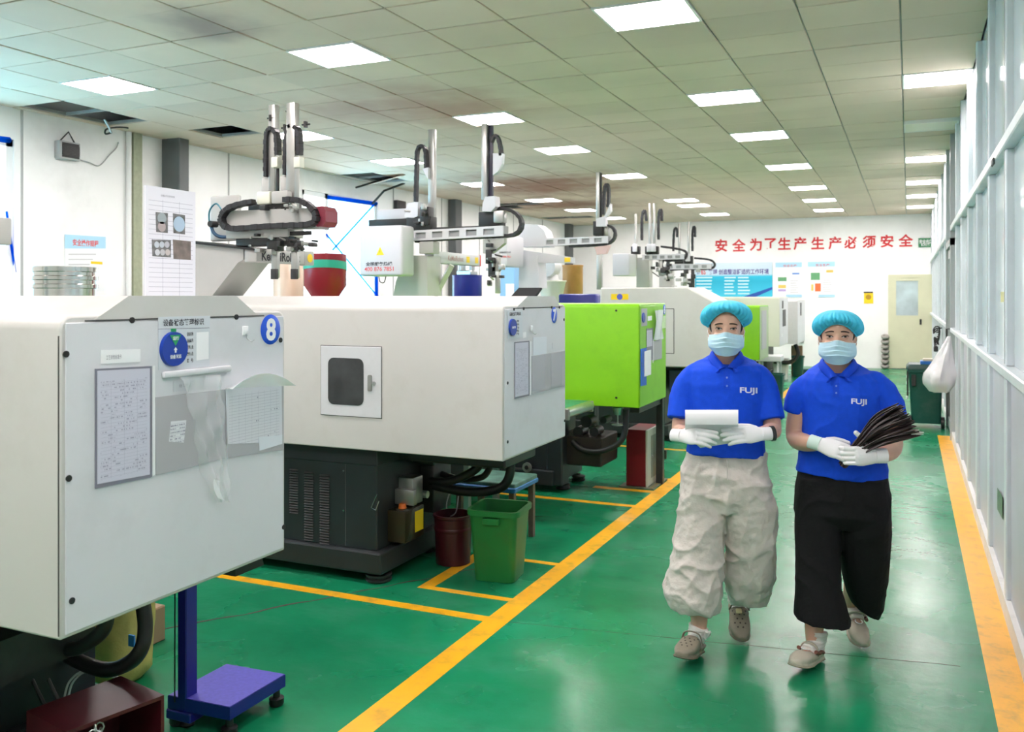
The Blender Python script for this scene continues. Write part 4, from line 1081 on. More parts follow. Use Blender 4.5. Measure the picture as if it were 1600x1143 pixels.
xsheet('small_tag', [(267, 658), (291, 656), (287, 691), (264, 689.5)], X0+.0026, .0006, F_C, pk)
pk2 = xsheet('document_pocket', [(352, 608), (442, 599), (442.5, 702), (353, 715)], X0, .0025, M_pocket, None, 'grey magnetic pocket holding a ruled sheet on machine 8, near its right edge', 'document pocket', 'grey pockets on the machines')
xsheet('ruled_sheet', [(352, 607), (440, 601), (441, 691), (356, 693)], X0+.0026, .0006, F_B, pk2)
xsheet('note', [(404, 683), (441, 679), (441, 693), (405, 704)], X0+.0034, .0005, M_sheet, pk2)
# curved clear flap
P_ = []
for i in range(7):
    row = []
    for j in range(15):
        s = j/14; x = 352 + 100*s; yt = 607 - 5*s; arch = 22*math.sin(math.pi*min(1, s*1.02))**.8
        y = yt - arch*i/6
        q = onX(x, y, X0+.004); row.append((q.x + .03*(i/6)**1.5, q.y, q.z))
    P_.append(row)
MB().grid(P_, .0006).build('clear_flap', M_clear2, pk2, 60)
rl = thing('bag_rail', 'narrow white rail stuck under the status board of machine 8', 'rail', tuple(onX(304, 583, X0)))
a_, b2_ = onX(252, 584, X0), onX(357, 580, X0)
MB().bbox((X0, a_.y, a_.z-.012), (X0+.014, b2_.y, a_.z+.006), .004, 2).build('rail_bar', M_hood2, rl, 40)
# crumpled clear bag
random.seed(3)
P_ = []; NB = 26
for i in range(NB):
    t = i/(NB-1)
    xl = 277 + 50*t**1.1; xr = 343 + 10*t - 14*math.sin(t*3.1)*0 ; y = 588 + 196*t
    if t > .75: xl += (t-.75)*40; xr -= (t-.75)*10
    row = []
    for j in range(19):
        s = j/18; q = onX(xl + (xr-xl)*s, y - 4*s, X0+.006)
        row.append((q.x + .010 + .010*math.sin(s*17 + 2*math.sin(t*6)) + .006*math.sin(t*23+s*7) + random.uniform(-.003,.003) + .012*math.sin(math.pi*s), q.y, q.z))
    P_.append(row)
mb = MB().grid(P_, .0008)
single('plastic_bag', mb, M_clear, 'crumpled clear plastic bag hanging over the grey pocket on machine 8', 'bag', None, 60)
P_ = [[Vector(onX(334 + 9*s - 5*t + 12*t*t, 748 + 30*t + 3*s, X0+.034)) for s in np.linspace(0, 1, 4)] for t in np.linspace(0, 1, 6)]
single('bag_slip', MB().grid(P_, .001), M_white, 'small white slip at the bottom of the clear bag', 'slip')

# --- on machine 7
s7 = xsheet('status_board', [(793, 485.5), (816, 484.5), (816, 527), (793, 529)], X0, .0012, MATS['board_print'], None, 'small status board with a round blue dial on machine 7', 'sign')
xtext(s7, '设备状态管理标识', 805, 490, Xs, h=.02, w=.15, bold=.018)
_, c, r = disc(s7, 800, 511, 27, Xs, M_dblue, .010, 'selector_disc')
text_mb(MB(), '设备状态', (Xd, c.y, c.z), (0,1,0), (0,0,1), r*1.0, r*.28, .03).build('lettering', M_white, s7)
for i, s_ in enumerate(('设备名称:', '设备编号:', '管理人员:', '操作人员:', '型   号:')): xtext(s7, s_, 809, 501.5 + 5*i, Xs, h=.013, w=.032, bold=.05)
xsheet('blank_slip', [(817, 519), (822, 518), (822, 527), (817, 528)], X0, .001, M_white, m7)
sleeve([(803.8, 534), (826.5, 532), (826.5, 617.5), (803.8, 623)], [(805, 536), (825.5, 534), (825.5, 615.5), (805, 620)], F_A, 'narrow lilac document sleeve on the end of the white machine with the latched door')
xsheet('white_strip', [(827.5, 533), (829.5, 533), (829.5, 616.5), (827.5, 617)], X0, .002, M_white, m7)
p7 = xsheet('document_pocket', [(830.5, 556), (882.5, 547.5), (882.5, 602), (830.5, 616)], X0, .0025, M_pocket, None, 'wide grey pocket with two hazy sheets on machine 7', 'document pocket', 'grey pockets on the machines')
xsheet('hazy_sheet', [(832, 556.5), (852, 553.5), (852, 606), (832, 611)], X0+.0026, .0006, mat('hazy_sheet', (.45,.45,.49), .25), p7)
xsheet('hazy_sheet', [(861, 552), (878, 549), (878, 601), (861, 604.5)], X0+.0026, .0006, MATS['hazy_sheet'], p7)
xsheet('pale_sheet', [(833, 527), (854, 525.5), (854, 553), (833, 555.5)], X0+.0006, .0008, M_sheet, p7)
xsheet('slip', [(863, 535), (875, 532.5), (875, 543), (863, 545)], X0, .0008, M_hood2, m7)
# --- on the lime machine
s6 = xsheet('status_board', [(1002, 482), (1011, 481.5), (1011, 508.5), (1002, 509.5)], X0, .0012, MATS['pocket_grey'], None, 'narrow status board on the end of the lime green machine', 'sign')
disc(s6, 1005, 496, 16, Xs, M_dblue, .008, 'selector_disc')
xsheet('paper_slip', [(1012, 494), (1018.5, 493), (1018.5, 500), (1012, 501)], X0, .001, M_white, m6)
sleeve([(1010, 513), (1020, 512), (1020, 562), (1010, 565)], [(1010.8, 516), (1019, 515), (1019, 540), (1010.8, 542)], F_A, 'small grey sleeve on the lime green machine above the blue clipboard')
p6 = xsheet('document_pocket', [(1021, 533), (1034, 527), (1034, 560), (1021, 563)], X0, .0025, M_pocket, None, 'small grey pocket on the lime green machine', 'document pocket', 'grey pockets on the machines')
xsheet('white_edge', [(1019.5, 530), (1021, 530), (1021, 566), (1019.5, 567)], X0, .002, M_white, m6)
P_ = [[Vector(onX(1021 + 13*s, 485 + 46*t - 2*s, X0+.004)) + Vector((.012*math.sin(s*9+t*4)+.012, 0, 0)) for s in np.linspace(0,1,8)] for t in np.linspace(0,1,10)]
single('plastic_bag', MB().grid(P_, .001), clear_mat('milky_film', .6), 'milky plastic bag stuck on the lime green machine', 'bag', None, 60)
cbd = thing('clipboard', 'blue clipboard with white papers hung on the end of the lime green machine', 'clipboard', tuple(onX(1007, 602, X0)))
a_ = xq([(1002, 545), (1010, 543), (1010, 601), (1002, 603)], X0+.01)
MB().prism(a_, 'x', X0+.004, X0+.012).build('board', mat('clipboard_blue', (.02,.12,.55), .4), cbd)
MB().prism(xq([(1008, 549), (1018, 546), (1018, 585), (1008, 588)], X0+.02), 'x', X0+.013, X0+.017).build('papers', M_white, cbd)
xsheet('slip', [(1034, 494), (1040, 493), (1040, 512), (1034, 513)], X0, .0008, mat('pale_lime_film', (.55,.75,.40), .3), m6)

# A4 sign standing on machine 8's hood
sg = thing('sheet_stand', 'white acrylic-held sheet with four photographs standing on machine 8', 'sign', tuple(onX(265, 455, -2.2)))
Xg = -2.2; za = 1.574
ya, yb = onX(226, 300, Xg).y, onX(304, 300, Xg).y; zt = onX(226, 289, Xg).z
SF = form_mat('stand_form', (.80,.80,.86), 1, 26, 3, .25)
MB().box((Xg, ya, za), (Xg+.004, yb, zt)).build('sheet', SF, sg)
MB().bbox((Xg-.05, ya-.005, za-.001), (Xg+.05, yb+.01, za+.006), .002, 1).build('stand_base', M_sheet, sg)
MB().box((Xg-.004, ya, za+.004), (Xg-.001, yb, zt)).build('holder_back', M_sheet, sg)
M_ph = mat('photo_print', (.16,.16,.16), .4, noise=.5, nscale=60)
ps = [((243, 331), (262, 333), (262, 364), (244, 362)), ((270, 333), (289, 336), (289, 366), (271, 364)), ((237, 374), (267, 375), (267, 402), (238, 400)), ((270, 374), (298, 377), (298, 406), (271, 404))]
for i, qd in enumerate(ps):
    xsheet('photo', qd, Xg+.0041, .0005, [M_ph, M_ph, M_ph, mat('photo_print_brown', (.20,.16,.14), .4, noise=.3, nscale=40)][i], sg)
for (cx_, cy_, rr, cl) in ((253, 341, 9, (.35,.40,.42)), (253, 354, 8, (.45,.38,.38)), (280, 350, 12, (.42,.55,.68)), (245, 382, 5, (.55,.6,.65)), (253, 382, 5, (.5,.55,.6)), (261, 382, 5, (.5,.5,.55)), (246, 394, 5, (.6,.62,.65)), (254, 394, 5, (.5,.5,.52)), (262, 394, 5, (.55,.5,.48))):
    c = onX(cx_, cy_, Xg+.0047); D = pix(c)[2]; MB().cyl((Xg+.0047, c.y, c.z), (Xg+.005, c.y, c.z), rr*D/FPX, n=16).build('printed_disc', mat('disc_%d' % (int(cl[0]*100)*100+int(cl[2]*100)), cl, .4), sg)
c = onX(262, 306.5, Xg+.0042); text_mb(MB(), '设备点检标准表', c, (0,1,0), (0,0,1), .06, .007, 0).build('lettering', M_inkg, sg)

# ------------------------------------------------------------------ back wall
Yw = YB - .002
def ysheet(name, x0, y0, x1, y1, Y, t, m, par=None, lab=None, cat=None, grp=None):
    a_, b2_ = onY(x0, y0, Y), onY(x1, y1, Y)
    mb = MB().box((min(a_.x,b2_.x), Y-t, min(a_.z,b2_.z)), (max(a_.x,b2_.x), Y, max(a_.z,b2_.z)))
    if par: return mb.build(name, m, par)
    o = mb.build(name, m, None, None, org=base_of(mb)); return tag(o, lab, cat, grp)
def ytext(par, s, x, y, Y, h=None, w=None, m=None, bold=.01, name='lettering'):
    return text_mb(MB(), s, onY(x, y, Y), (1,0,0), (0,0,1), w, h, bold, .001).build(name, m or M_ink, par)
slog = thing('wall_slogan', 'red safety slogan in large Chinese characters across the back wall', 'slogan', tuple(onY(1270, 388, YB)))
xs_ = [302, 398, 490, 570, 645, 730, 826, 920, 1008, 1107, 1203, 1305]; ys_ = [290, 288, 285, 282, 280, 279, 277, 276, 273, 270, 266, 262]
M_slog = mat('slogan_red', (.62,.015,.02), .45)
for ch, x, y in zip('安全为了生产生产必须安全', xs_, ys_):
    q = onY(1040 + x/3.478, 300 + y/3.478, Yw)
    vs, fs = text_pts(ch, .028); lo, hi = vs.min(0), vs.max(0); sz = 19.2*pix(q)[2]/FPX
    mb = text_mb(MB(), ch, q, (1,0,0), (0,0,1), None, sz*(hi[1]-lo[1])/.95, .028, .001)
    mb.build('character', M_slog, slog)
ex = ysheet('exit_sign', 1435, 372, 1458, 385.5, Yw, .03, mat('exit_green', (.005,.20,.06), .4), None, 'green exit sign with white lettering in the far right corner', 'sign')
ytext(ex, '安全出口', 1446.5, 377, YB-.034, h=.09, w=.26, m=M_white, bold=.018); ytext(ex, 'EXIT', 1446.5, 382, YB-.034, h=.05, w=.18, m=M_white)
for x in (1438, 1452): ysheet('emergency_lamp', x, 368.5, x+6, 371, Yw, .06, M_white, ex)
def board_mat():
    m, nt, b = node_mat('board_turquoise_print')
    tc = nt.nodes.new('ShaderNodeTexCoord'); sp = nt.nodes.new('ShaderNodeSeparateXYZ'); nt.links.new(tc.outputs['Generated'], sp.inputs[0])
    r = nt.nodes.new('ShaderNodeValToRGB'); e = r.color_ramp.elements
    e[0].position = 0; e[0].color = (.05,.55,.75,1); e[1].position = 1; e[1].color = (.62,.75,.85,1)
    for p, c in ((.45, (.005,.42,.62)), (.60, (.01,.50,.70)), (.66, (.55,.72,.82))): q = e.new(p); q.color = (*c, 1)
    nt.links.new(sp.outputs[2], r.inputs['Fac']); nt.links.new(r.outputs['Color'], b.inputs['Base Color']); b.inputs['Roughness'].default_value = .35; return m
bd = ysheet('management_board', 1086, 411, 1207, 464, Yw, .02, board_mat(), None, 'wide turquoise management board under the red slogan', 'board')
Yb = YB - .0235
ytext(bd, '展', 1091.5, 424.5, Yb, h=.13, w=.09, m=mat('print_purple', (.05,.02,.25), .5), bold=.018)
ytext(bd, '6S', 1099, 424.5, Yb, h=.13, w=.11, m=M_red, bold=.018)
ytext(bd, '管理 创造整洁舒适的工作环境', 1153.5, 424.3, Yb, h=.13, w=1.42, m=MATS['print_purple'], bold=.018)
random.seed(5)
for (xa, xb) in ((1088, 1116), (1132, 1150), (1153, 1172)):
    for k in range(6):
        ysheet('text_line', xa, 432.5+5*k, xb-random.uniform(0, 5), 434.5+5*k, YB-.022, .002, mat('board_pale_print', (.55,.80,.85), .4), bd)
a_ = [onY(x, y, YB) for x, y in ((1160, 464), (1207, 448), (1207, 452), (1180, 464))]
MB().prism([(p.x, p.z) for p in a_], 'y', YB-.024, YB-.022).build('swoosh', mat('swoosh_blue', (.01,.08,.40), .4), bd)
def poster(x0, y0, x1, y1, lab, green, extra):
    p = ysheet('wall_poster', x0, y0, x1, y1, Yw, .012, M_white, None, lab, 'poster', 'white posters on the back wall')
    Yp = YB - .0145; w = x1-x0
    ysheet('header', x0, y0, x1, y0+7, Yp, .001, mat('poster_sky_print', (.40,.68,.85), .4), p); ytext(p, '安全生产', (x0+x1)/2+2, y0+5, Yp-.001, h=.06, w=.3, m=M_red)
    for k in range(6): ysheet('text_line', x0+w*.56, y0+28+k*3.6, x1-w*.12-random.uniform(0, 4), y0+29+k*3.6, Yp, .001, mat('poster_grey_print', (.60,.60,.62), .4), p)
    ysheet('picture', *green, Yp, .001, mat('picture_green', (.12,.36,.16), .4), p)
    for (q, c) in extra: ysheet('picture', *q, Yp, .001, c, p)
    ysheet('footer', x0+w*.4, y1-4, x1, y1, Yp, .001, MATS['poster_sky_print'], p)
poster(1211.6, 410, 1253, 464, 'left white poster with pale blue header beside the turquoise board', (1215.5, 433, 1229, 439),
       [((1216, 445, 1228, 450), mat('picture_yellow', (.75,.55,.12), .4)), ((1216, 451.5, 1228, 455), mat('picture_lilac', (.50,.38,.68), .4)), ((1238, 426, 1249, 428.5), mat('picture_blue', (.15,.30,.68), .4))])
poster(1262, 409, 1304.5, 464, 'right white poster with an orange picture, nearest the yellow tag', (1267, 426, 1281, 437),
       [((1273.5, 442.5, 1282.5, 455), mat('picture_orange', (.80,.16,.04), .4)), ((1267.5, 444, 1271, 454), MATS['picture_yellow']), ((1291, 421.5, 1302, 425.5), MATS['picture_yellow'])])
yt = ysheet('warning_tag', 1350, 457, 1364.5, 474, Yw, .006, M_yelp, None, 'small yellow warning tag on the back wall', 'tag')
disc_c = onY(1357, 464, YB-.009); MB().cyl((disc_c.x, YB-.009, disc_c.z), (disc_c.x, YB-.0085, disc_c.z), .06, n=16).build('symbol', mat('tag_ochre', (.45,.25,.01), .4), yt)
ysheet('hanger', 1349.5, 455.5, 1364, 457.5, Yw, .01, M_ink, yt)
# pile of grey hose by the far door
gh = thing('hose_coil', 'grey coiled hose standing against the back wall beside the cream door', 'hose', (onY(1383, 575, 21.6).x, 21.6, 0))
x_ = onY(1383, 575, 21.6).x
for k in range(7): MB().tube([(x_+.05*math.cos(t), 21.62+.05*math.sin(t), .06+.11*k+.02*math.sin(t)) for t in np.linspace(0, 2*math.pi, 12, endpoint=False)], .04, 8, closed=True).build('coil', mat('grey_hose', (.30,.29,.26), .6), gh, 60)
sw = ysheet('wall_switch', 1248, 531, 1256, 536, Yw, .03, mat('switch_grey', (.35,.35,.35), .5), None, 'small grey socket low on the back wall', 'socket')

# left wall: ventilator box, posters
vb = thing('wall_speaker', 'dark louvred wall speaker with a wire hanger, high on the left wall', 'speaker', tuple(onX(109, 254, XL)))
a_, b2_ = onX(93, 218, XL+.08), onX(126, 252, XL+.08)
MB().bbox((XL, a_.y, b2_.z), (XL+.08, b2_.y, a_.z), .012, 2).build('case', M_seam, vb, 40)
MB().box((XL+.08, a_.y+.03, b2_.z+.018), (XL+.084, b2_.y-.02, a_.z-.018)).build('grille', M_black, vb)
for k in range(7): z = b2_.z+.05+k*(a_.z-b2_.z-.1)/6; MB().box((XL+.084, a_.y+.03, z-.006), (XL+.092, b2_.y-.02, z+.006)).build('louvre', M_dsteel, vb)
pk_ = onX(107, 206, XL+.03); MB().tube([(XL+.04, a_.y+.04, a_.z), pk_, (XL+.04, b2_.y-.04, a_.z)], .008, 6).build('hanger', M_dsteel, vb)
MB().tube(spline([onX(x, y, XL+.02) for x, y in ((126, 250), (140, 254), (152, 259), (160, 255), (170, 243), (181, 232), (185, 222))], 5), .006, 6).build('cable', mat('wire_grey', (.4,.4,.4), .5), vb)
v2 = thing('wall_speaker', 'small dark speaker box farther along the left wall, past the blue window', 'speaker', tuple(onX(627, 330, XL)))
a_, b2_ = onX(621, 312, XL+.08), onX(635, 331, XL+.08)
MB().bbox((XL, a_.y, b2_.z), (XL+.08, b2_.y, a_.z), .012, 2).build('case', M_dsteel, v2, 40); MB().box((XL+.08, a_.y+.05, b2_.z+.04), (XL+.085, b2_.y-.05, a_.z-.04)).build('grille', M_black, v2)
lp = xsheet('wall_poster', [(101, 366), (165, 370), (165, 455), (101, 455)], XL+.001, .006, M_white, None, 'pale blue and white poster low on the left wall', 'poster')
xsheet('header', [(101, 366), (165, 370), (165, 388), (101, 388)], XL+.0075, .001, MATS['poster_sky_print'], lp)
xtext(lp, '安全操作规程', 134, 379.5, XL+.009, h=.07, w=.32, m=M_red, bold=.02)
for k in range(7): xsheet('text_line', [(107, 396+8*k), (150-5*(k%3), 396+8*k), (150-5*(k%3), 398+8*k), (107, 398+8*k)], XL+.0075, .001, MATS['poster_grey_print'], lp)
xsheet('yellow_box', [(142, 408), (160, 409), (160, 413), (142, 412)], XL+.0075, .001, M_yelp, lp)
# loose ceiling wire at the hole
lw_ = thing('loose_cable', 'loose wires dangling from the open ceiling by the olive conduit', 'cable', tuple(onX(172, 205, XL+.3)))
MB().tube([onX(163, 186, XL+.4), onX(169, 196, XL+.4), onX(174, 207, XL+.4)], .012, 6).build('rod', M_alum, lw_)
MB().tube(spline([onX(x, y, XL+.3) for x, y in ((174, 207), (165, 209), (166, 202), (180, 199), (195, 199), (200, 200))], 5), .010, 6).build('wire', M_dsteel, lw_)
sb2 = thing('hanging_bar', 'dark loose grid bar hanging below the sagging ceiling tile near the blue window', 'bar', tuple(onX(600, 300, XL+.3)))
MB().tube([onX(582, 318, XL+.06), onX(600, 298, XL+.3), onX(632, 286, XL+.5)], .02, 6).build('bar', M_dsteel, sb2)
MB().tube([onX(556, 293, XL+.3), onX(596, 281, XL+.5)], .016, 6).build('bar', M_dsteel, sb2)

# ------------------------------------------------------------------ hoppers over the machines
def pedestal(t, x, y, z0, w=.12): MB().bbox((x-w, y-w, z0-.02), (x+w, y+w, z0+.05), .01, 1).build('hopper_throat', M_dsteel, t)
def cyl_px(xa, xb, yt, yb, Y):
    c0 = onY((xa+xb)/2, yt, Y); c1 = onY((xa+xb)/2, yb, Y); D = pix(c0)[2]; return c0.x, c1.z, c0.z, (xb-xa)/2*D/FPX
x, zb, zt, r = cyl_px(48, 148, 417, 468, 4.65)
hp = thing('hopper_drum', 'ribbed stainless steel drum standing behind machine 8', 'hopper', (x, 4.65, 1.25))
MB().lathe([(r*.45, 1.25), (r*.5, zb-.12), (r*.97, zb), (r*.97, zt-.16), (r*1.01, zt-.155), (r*1.01, zt-.13), (r*.97, zt-.125), (r*.97, zt-.10), (r*1.01, zt-.095), (r*1.01, zt-.07), (r*.97, zt-.065), (r*.97, zt-.04), (r*1.01, zt-.035), (r*1.01, zt-.004), (r*.97, zt)], (x, 4.65, 0), 36).build('drum', mat('polished_steel', (.62,.60,.57), .16, metal=1, noise=.12, nscale=9), hp, 40)
MB().bbox((-7.4, 4.3, .76), (-4.72, 5.0, 1.235), .02, 2).build('injection_bed', M_hood, m7)
MB().bbox((-7.4, 6.85, .745), (-4.72, 7.5, 1.235), .02, 2).build('injection_bed', M_hood, m6)
x, zb, zt, r = cyl_px(475, 541, 398, 446, 7.15)
hp = thing('hopper', 'maroon conical hopper with a green tape band, left of the take-out robot box', 'hopper', (x, 7.15, 1.24))
M_mar = mat('maroon_enamel', (.26,.012,.022), .25)
MB().lathe([(.06, 1.24), (.06, zb-.30), (r*.55, zb-.14), (r, zb), (r, zt-.0), (r*.97, zt+.006), (r*.6, zt+.01)], (x, 7.15, 0), 36).build('hopper_shell', M_mar, hp, 40)
pts = [(x+(r+.004)*math.cos(t), 7.15+(r+.004)*math.sin(t), zt-.11+.022*math.sin(t*1+2.6)) for t in np.linspace(0, 2*math.pi, 36, endpoint=False)]
tb = MB(); n_ = len(pts)
tb.add([(p[0], p[1], p[2]-.04) for p in pts] + [(p[0], p[1], p[2]+.035) for p in pts], [(i, (i+1) % n_, n_+(i+1) % n_, n_+i) for i in range(n_)])
tb.build('green_tape', mat('green_tape', (.02,.36,.24), .3), hp, 40)
x, zb, zt, r = cyl_px(428, 474, 408, 475, 7.4)
hp = thing('dryer_barrel', 'pinkish beige barrel behind the nearest robot gripper', 'hopper', (x, 7.4, 1.24))
MB().lathe([(r*.9, 1.24), (r, 1.30), (r, zt-.02), (r*.9, zt)], (x, 7.4, 0), 30).build('barrel', mat('peach_enamel', (.66,.48,.36), .22), hp, 40)
x, zb, zt, r = cyl_px(707, 753, 430, 466, 10.1)
MB().bbox((-7.4, 9.8, .84), (XL5-.01, 10.5, 1.195), .02, 2).build('injection_bed', M_hood, m5)
hp = thing('hopper', 'dark blue drum hopper with a silver motor, right of the robot riser', 'hopper', (x, 10.1, 1.2))
MB().lathe([(.07, 1.2), (.08, zb-.22), (r, zb-.02), (r, zt-.01), (r*1.03, zt-.01), (r*1.03, zt)], (x, 10.1, 0), 32).build('hopper_shell', mat('royal_blue_enamel', (.012,.018,.22), .3), hp, 40)
MB().bbox((x-.1, 10.0, zt), (x+.1, 10.2, zt+.06), .01, 1).cyl((x-.05, 10.05, zt+.06), (x-.05, 10.05, zt+.13), .05, n=14).cyl((x+.07, 10.1, zt+.06), (x+.07, 10.1, zt+.16), .035, n=14).build('loader_motor', M_steel, hp, 40)
x, zb, zt, r = cyl_px(879, 911, 414, 462, 13.3)
MB().bbox((-7.4, 13.0, .72), (-4.72, 13.65, 1.2), .02, 2).build('injection_bed', M_hood, m4)
MB().bbox((-7.4, 15.1, .80), (-4.72, 15.9, 1.2), .02, 2).build('injection_bed', M_hood, m3)
hp = thing('dryer_barrel', 'copper coloured barrel between the third robot and the white machine', 'hopper', (x, 13.3, 1.0))
MB().lathe([(r*.95, 1.49), (r, 1.52), (r, zt-.03), (r*1.04, zt-.02), (r*1.04, zt)], (x, 13.3, 0), 30).build('barrel', mat('copper_enamel', (.42,.22,.07), .3, noise=.25, nscale=3), hp, 40)
x, zb, zt, r = cyl_px(841, 884, 438, 462, 12.7)
hp = thing('hopper', 'greyish white loading hopper with a round motor left of the copper barrel', 'hopper', (x, 12.7, .9))
MB().lathe([(r*.2, .9), (r*.6, zb-.1), (r*.8, zb), (r, zt-.03), (r*1.06, zt-.02), (r*1.06, zt)], (x, 12.7, 0), 28).build('hopper_shell', M_creamh, hp, 40)
MB().lathe([(r*.75, zt), (r*.45, zt+.22), (r*.35, zt+.26)], (x-.05, 12.7, 0), 20).cyl((x-.02, 12.5, zt+.20), (x-.02, 12.75, zt+.20), .15, n=18).build('loader_motor', M_greyh, hp, 40)
MB().bbox((x-.25, 12.5, .0), (x+.25, 12.85, .92), .02, 1).build('stand', M_slate, hp)
lc = thing('pale_blue_cabinet', 'pale blue upright cabinet with a white notice, between two robots', 'cabinet', (onY(793, 460, 11.4).x, 11.5, 0))
a_, b2_ = onY(781, 418, 11.3), onY(804, 418, 11.3)
MB().bbox((a_.x, 11.3, 0), (b2_.x, 11.8, a_.z), .01, 1).build('cabinet_body', mat('pale_blue_paint', (.25,.50,.80), .4), lc)
a_, b2_ = onY(790, 443, 11.29), onY(803, 470, 11.29); MB().box((a_.x, 11.292, b2_.z), (b2_.x, 11.299, a_.z)).build('notice', M_white, lc)
a_ = onY(800, 452, 5.35); b2_ = onY(836, 462, 5.35)
MB().prism([(5.30, a_.z-.06), (5.34, a_.z-.07), (5.48, a_.z+.005), (5.46, a_.z+.012)], 'x', a_.x, b2_.x).build('control_screen', mat('screen_matt', (.012,.013,.015), .7, spec=.2), m7)
MB().bbox((a_.x+.05, 5.05, 1.40), (a_.x+.10, 5.42, a_.z-.05), .01, 1).build('screen_bracket', M_slate, m7)
tb_ = thing('blue_crate', 'dark blue covered crate on a frame between the lime green and tall white machines', 'crate', (onY(905, 470, 8.5).x, 8.6, 0))
a_, b2_ = onY(872, 461, 8.4), onY(931, 459, 8.4)
MB().bbox((a_.x, 8.4, 1.1), (b2_.x, 8.56, b2_.z), .02, 2).build('crate_body', MATS['royal_blue_enamel'], tb_, 40)
for (xx, yy) in ((a_.x+.05, 8.45), (b2_.x-.05, 8.45), (a_.x+.05, 8.52), (b2_.x-.05, 8.52)): MB().box((xx-.03, yy-.03, 0), (xx+.03, yy+.03, 1.11)).build('leg', M_slate, tb_)

# ------------------------------------------------------------------ things on the floor
def bin_mesh(cx, cy, w0, d0, w1, d1, h, r=.04, t=.006, n=5):
    def ring(w, d, z, rr):
        P = []
        for (sx, sy, a0) in ((1,-1,-90), (1,1,0), (-1,1,90), (-1,-1,180)):
            for k in range(n+1):
                a = math.radians(a0+90*k/n); P.append((cx+sx*(w/2-rr)+rr*math.cos(a), cy+sy*(d/2-rr)+rr*math.sin(a), z))
        return P
    lip = .012
    return [ring(w0, d0, 0.003, r), ring(w0+(w1-w0)*.9, d0+(d1-d0)*.9, h*.9, r), ring(w1, d1, h-.03, r), ring(w1+2*lip, d1+2*lip, h-.03, r+lip), ring(w1+2*lip, d1+2*lip, h, r+lip),
            ring(w1-2*t, d1-2*t, h, r-t), ring(w0-2*t, d0-2*t, .02, r-t)]
M_bin = mat('green_plastic', (.012,.17,.035), .42, noise=.08, nscale=6, dirt=(.05,.10,.03), dscale=7, damt=.5)
gb = thing('waste_bin', 'green plastic waste bin standing in the yellow floor square', 'bin', (-2.165, 4.68, 0), .12); ORG[gb.name] = (0, 0, 0)
MB().loft(bin_mesh(0, 0, .235, .24, .29, .30, .41)).build('bin_shell', M_bin, gb, 40)
for s in (-1,): MB().bbox((-.05, -.172, .335), (.05, -.150, .37), .004, 1).build('handle', M_bin, gb)
q = onZ(708, 878, 0)
rb = thing('bucket', 'dark maroon metal bucket half hidden behind the green waste bin', 'bucket', (q.x, q.y, 0))
MB().lathe([(.105, .004), (.115, .28), (.122, .285), (.122, .30), (.112, .30), (.100, .02)], (q.x, q.y, 0), 30).build('bucket_shell', mat('maroon_bucket', (.055,.005,.010), .35), rb, 40)
MB().lathe([(.1135, .20), (.1165, .205), (.1165, .22), (.114, .225)], (q.x, q.y, 0), 30, cap=False).build('rib', MATS['maroon_bucket'], rb, 40)
stl = thing('stool', 'worn wooden stool with a blue-green seat behind the green waste bin', 'stool', (-2.52, 5.4, 0))
M_stw = mat('stool_wood', (.16,.11,.08), .6, noise=.2)
MB().bbox((-2.74, 5.2, .385), (-2.30, 5.58, .42), .008, 2).build('seat', mat('worn_teal', (.10,.22,.18), .45, noise=.4, nscale=12), stl)
MB().bbox((-2.745, 5.19, .36), (-2.295, 5.59, .395), .008, 1).build('seat_edge', mat('stool_blue_tape', (.02,.16,.42), .4, noise=.3, nscale=20), stl)
for (x_, y_) in ((-2.71, 5.23), (-2.33, 5.23), (-2.71, 5.55), (-2.33, 5.55)): MB().box((x_-.018, y_-.018, 0), (x_+.018, y_+.018, .365)).build('leg', M_stw, stl)
for (lo, hi) in (((-2.71, 5.22, .14), (-2.33, 5.24, .17)), ((-2.34, 5.23, .20), (-2.32, 5.55, .23)), ((-2.71, 5.54, .14), (-2.33, 5.56, .17))): MB().box(lo, hi).build('stretcher', M_stw, stl)
cvx = onY(916, 617, 6.2)
cv = thing('belt_conveyor', 'green belt conveyor running between machine 7 and the lime green machine', 'conveyor', (-4, 6.1, 0))
MB().bbox((-6.2, 5.86, .80), (cvx.x-.02, 6.34, .84), .015, 2).build('belt', mat('belt_green', (.02,.22,.10), .4), cv, 40)
for yy in (5.83, 6.34): MB().bbox((-6.2, yy, .755), (cvx.x, yy+.03, .835), .004, 1).build('side_rail', M_alum, cv)
MB().cyl((cvx.x-.03, 5.84, .80), (cvx.x-.03, 6.36, .80), .038, n=16).build('end_roller', M_steel, cv, 40)
for xx in (-2.97, -5.8):
    for yy in (5.84, 6.34): MB().bbox((xx-.022, yy-.01, 0), (xx+.022, yy+.034, .76), .003, 1).build('leg', M_alum, cv)
MB().bbox((-2.99, 5.86, .2), (-2.95, 6.34, .24), .003, 1).build('crossbar', M_alum, cv)
rc = thing('red_cabinet', 'dark red floor cabinet with a pale framed door, under the lime green machine', 'cabinet', (-2.1, 7.5, 0))
M_rc = mat('crimson_paint', (.17,.005,.014), .35); M_rd = mat('pale_door_grey', (.50,.54,.47), .4)
MB().bbox((-2.20, 7.32, .012), (-2.03, 7.72, .49), .004, 1).build('cabinet_body', M_rc, rc)
dd = MB().bbox((-2.03, 7.32, .012), (-2.012, 7.72, .49), .003, 1).build('door', M_rd, rc)
MB().box((-2.012, 7.43, .07), (-2.010, 7.67, .43)).build('door_panel', mat('door_panel_grey', (.24,.27,.23), .4), dd)
MB().cyl((-2.012, 7.46, .25), (-2.0, 7.46, .25), .012, n=10).build('lock', M_steel, dd)
